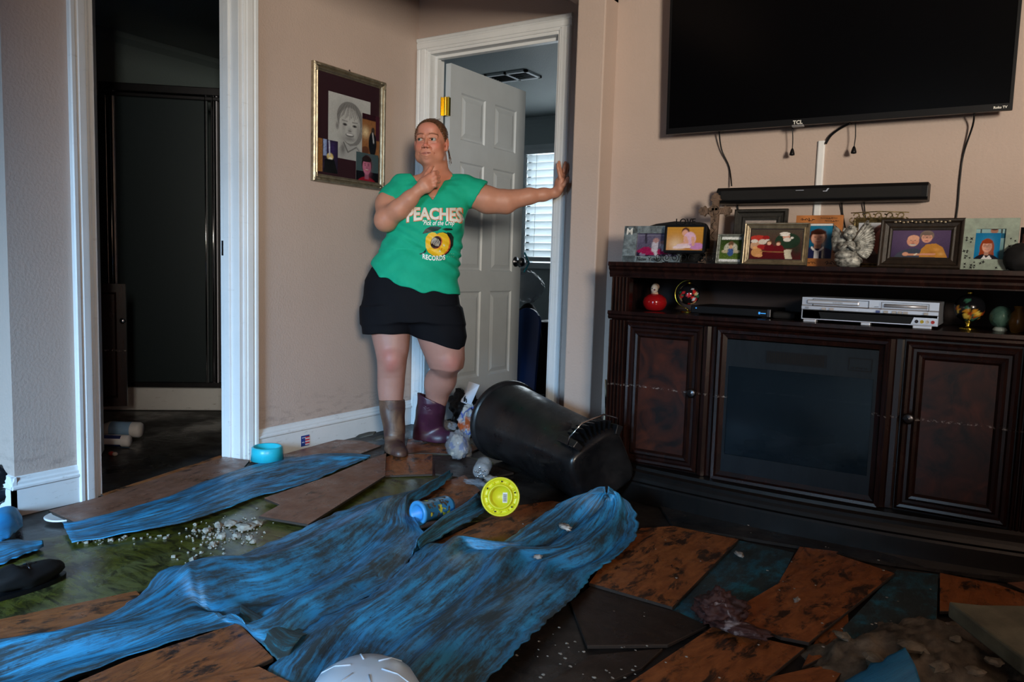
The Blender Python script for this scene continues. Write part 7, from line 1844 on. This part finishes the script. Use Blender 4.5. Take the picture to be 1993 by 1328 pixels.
bm1 = NT('muddy_brown_rubber', .45, 0, .5); co = bm1.coord(); bm1.base(bm1.ramp(bm1.noise(co, 11, 6, .65, .6), [(.35, (.045, .018, .022)), (.52, (.085, .045, .030)), (.66, (.16, .09, .055))])); bm1.bump(bm1.noise(co, 40, 4), .15, .003)
bm2 = NT('purple_rubber', .38, 0, .5); co = bm2.coord(); bm2.base(bm2.ramp(bm2.noise(co, 9, 5, .6), [(.35, (.028, .008, .020)), (.6, (.055, .014, .036)), (.75, (.075, .04, .035))]))
boot([(778, 737, 788, -.035, .066), (800, 740, 788, -.035, .064), (822, 744, 788, -.035, .060), (845, 748, 788, -.03, .056), (862, 750, 788, -.02, .058), (880, 750, 790, -.005, .060), (892, 751, 790, -.0, .060)],
     [(765, 880, -.03, .040), (773, 882, .05, .042), (779, 884, .095, .034)], None, [(774, 741, 784, -.035, .060), (800, 744, 784, -.035, .056), (812, 746, 784, -.035, .052)], bm1.m, 'mud-brown rubber boot', .020)
a_ = q3(815, 765, -.2); b_ = q3(868, 788, -.2)
def op2(G): return G[1]-(a_[1]+(G[0]-a_[0])/(b_[0]-a_[0])*(b_[1]-a_[1]))
boot([(758, 813, 868, -.20, .070), (785, 812, 868, -.20, .070), (805, 809, 867, -.215, .068), (825, 806, 864, -.235, .062), (842, 804, 862, -.255, .060), (864, 803, 864, -.27, .062)],
     [(826, 850, -.27, .044), (852, 853, -.225, .042), (874, 853, -.19, .036)], op2, [(755, 817, 864, -.20, .064), (785, 816, 864, -.20, .064), (812, 813, 861, -.22, .058)], bm2.m, 'dark purple rubber boot', .020)

# --- print on the shirt: flat artwork laid on the cloth along the line of sight
sv = [v.co.copy() for v in shirt.data.vertices]; sp_ = [tuple(p.vertices) for p in shirt.data.polygons]
bvh = BVHTree.FromPolygons(sv, sp_)
def tess(vs, fs, L):
    bm = bmesh.new(); V = [bm.verts.new(v) for v in vs]
    for f in fs:
        try: bm.faces.new([V[i] for i in f])
        except ValueError: pass
    bmesh.ops.triangulate(bm, faces=bm.faces)
    for _ in range(4):
        e = [x for x in bm.edges if x.calc_length() > L]
        if not e: break
        bmesh.ops.subdivide_edges(bm, edges=e, cuts=1); bmesh.ops.triangulate(bm, faces=[f for f in bm.faces if len(f.verts) > 3])
    bm.verts.index_update(); out = [tuple(v.co) for v in bm.verts], [tuple(v.index for v in f.verts) for f in bm.faces]; bm.free(); return out
def stamp(mb, vs, fs, col, lift, L=3.0):
    """vs: picture coordinates; projected on to the cloth."""
    vs, fs = tess([(x, -y, 0) for x, y in vs], fs, L); out = []
    for x, y, _ in vs:
        d = Vector(ray(x, -y)).normalized(); h, nrm, _i, _d = bvh.ray_cast(Vector(O), d)
        out.append(tuple(h-d*lift) if h is not None else None)
    ok = [f for f in fs if all(out[i] is not None for i in f)]
    mb.add([o_ or (0, 0, -9) for o_ in out], ok, col)
def clean(mb):
    used = sorted({i for f in mb.f for i in f}); mp = {i: k for k, i in enumerate(used)}
    mb.v = [mb.v[i] for i in used]; mb.c = [mb.c[i] for i in used]; mb.f = [tuple(mp[i] for i in f) for f in mb.f]
def arc_text(mb, s, size, cx_, base, col, lift, bold=0.0, spacing=1.0, shear=0.0, slope=0.0, grow=None, width=None, arc=0.0):
    vs, fs = text_mesh(s, size, bold=bold, spacing=spacing)
    xs = [v[0] for v in vs]; w0 = max(xs)-min(xs); mid = (max(xs)+min(xs))/2; k = (width/w0) if width else 1
    P = []
    for v in vs:
        u = (v[0]-mid)*k+v[1]*shear; t = u/(.5*(width or w0)); g = 1+(grow or 0)*t*t
        P.append((cx_+u, base+slope*u+arc*t*t-v[1]*g))
    stamp(mb, P, fs, col, lift)
WH = (.74, .68, .58)
mb = MB(); arc_text(mb, 'PEACHES', 30, 846.5, 427, (.62, .18, .06), .0024, bold=1.9, width=112, grow=.35, arc=6, slope=.02); arc_text(mb, 'PEACHES', 30, 845.5, 426.3, WH, .0030, bold=1.1, width=108, grow=.35, arc=6, slope=.02)
clean(mb); mb.build('lettering_print', M['vc'], shirt); mb = MB()
arc_text(mb, '"Pick of the Crop"', 13, 854, 438.5, (.85, .85, .82), .0032, bold=.3, spacing=1.1, width=66, shear=.22, arc=-1)
clean(mb); mb.build('lettering_print', M['vc'], shirt); mb = MB()
arc_text(mb, 'RECORDS', 13, 844.5, 507, (.85, .85, .82), .0036, bold=.45, spacing=1.12, width=44, arc=-3.0, slope=.05)
for i, s_ in enumerate(('NEW SOUTH', 'ORLEANS LA')):
    arc_text(mb, ['NEW WAVE', 'SINCE 75'][i] if False else '· · · ·', 6, 877, 496+6*i, WH, .0026, width=13)
clean(mb); pr1 = mb.build('lettering_print', M['vc'], shirt)
mb = MB()
def ellp(cx_, cy_, rx, ry, a=0, n=30, wob=0): return [(cx_+(rx*math.cos(t)*math.cos(a)-ry*math.sin(t)*math.sin(a))*(1+wob*math.cos(2*t+1)), cy_+(rx*math.cos(t)*math.sin(a)+ry*math.sin(t)*math.cos(a))*(1+wob*math.cos(2*t+1))) for t in np.linspace(0, 2*math.pi, n+1)[:-1]]
def poly(P, col, lift): stamp(mb, P, [tuple(range(len(P)))], col, lift)
poly([(822, 455), (828, 446), (838, 441), (850, 440.5), (860, 443), (852, 449), (838, 452), (829, 454)], (.004, .02, .012), .0023)
poly([(860, 446), (868, 444), (880, 445), (881, 448), (868, 449)], (.004, .02, .012), .0023)
poly([(870, 452), (878, 454), (883, 462), (882, 478), (877, 486), (874, 476)], (.004, .02, .012), .0023)
poly([(816, 494), (824, 491), (830, 484), (828, 492), (818, 496)], (.004, .02, .012), .0023)
poly(ellp(861, 475, 19, 23, .15), (.006, .006, .006), .0025)
poly(ellp(858, 475, 19, 22, .15), (.60, .10, .02), .0028)
poly([(828, 470), (829, 462), (834, 455), (841, 452), (847, 453), (851, 457), (855, 453.5), (862, 452.5), (870, 456), (874, 464), (875, 474), (872, 485), (865, 494), (855, 499), (843, 498), (833, 491), (828.5, 481)], (.80, .48, .015), .0032)
poly(ellp(849.5, 472, 10.5, 13.5, .3, wob=.05), (.55, .10, .03), .0035)
poly(ellp(848.5, 472, 9.8, 12.8, .3, wob=.05), (.02, .008, .008), .0037)
for k in range(6):
    P = [(841+2.6*k+1.2*math.sin(t*3+k), 461+k*.9+t*7) for t in np.linspace(0, 2.3-.12*abs(k-2.5), 8)]
    poly([(x-.45, y) for x, y in P]+[(x+.45, y) for x, y in reversed(P)], WH, .0040)
for x, y in ((864, 478), (856, 489)): poly([(x-2, y), (x, y-3), (x+2.2, y+1), (x+.5, y+2.5)], (.7, .62, .35), .0036)
clean(mb); mb.build('peach_print', M['vc'], shirt)
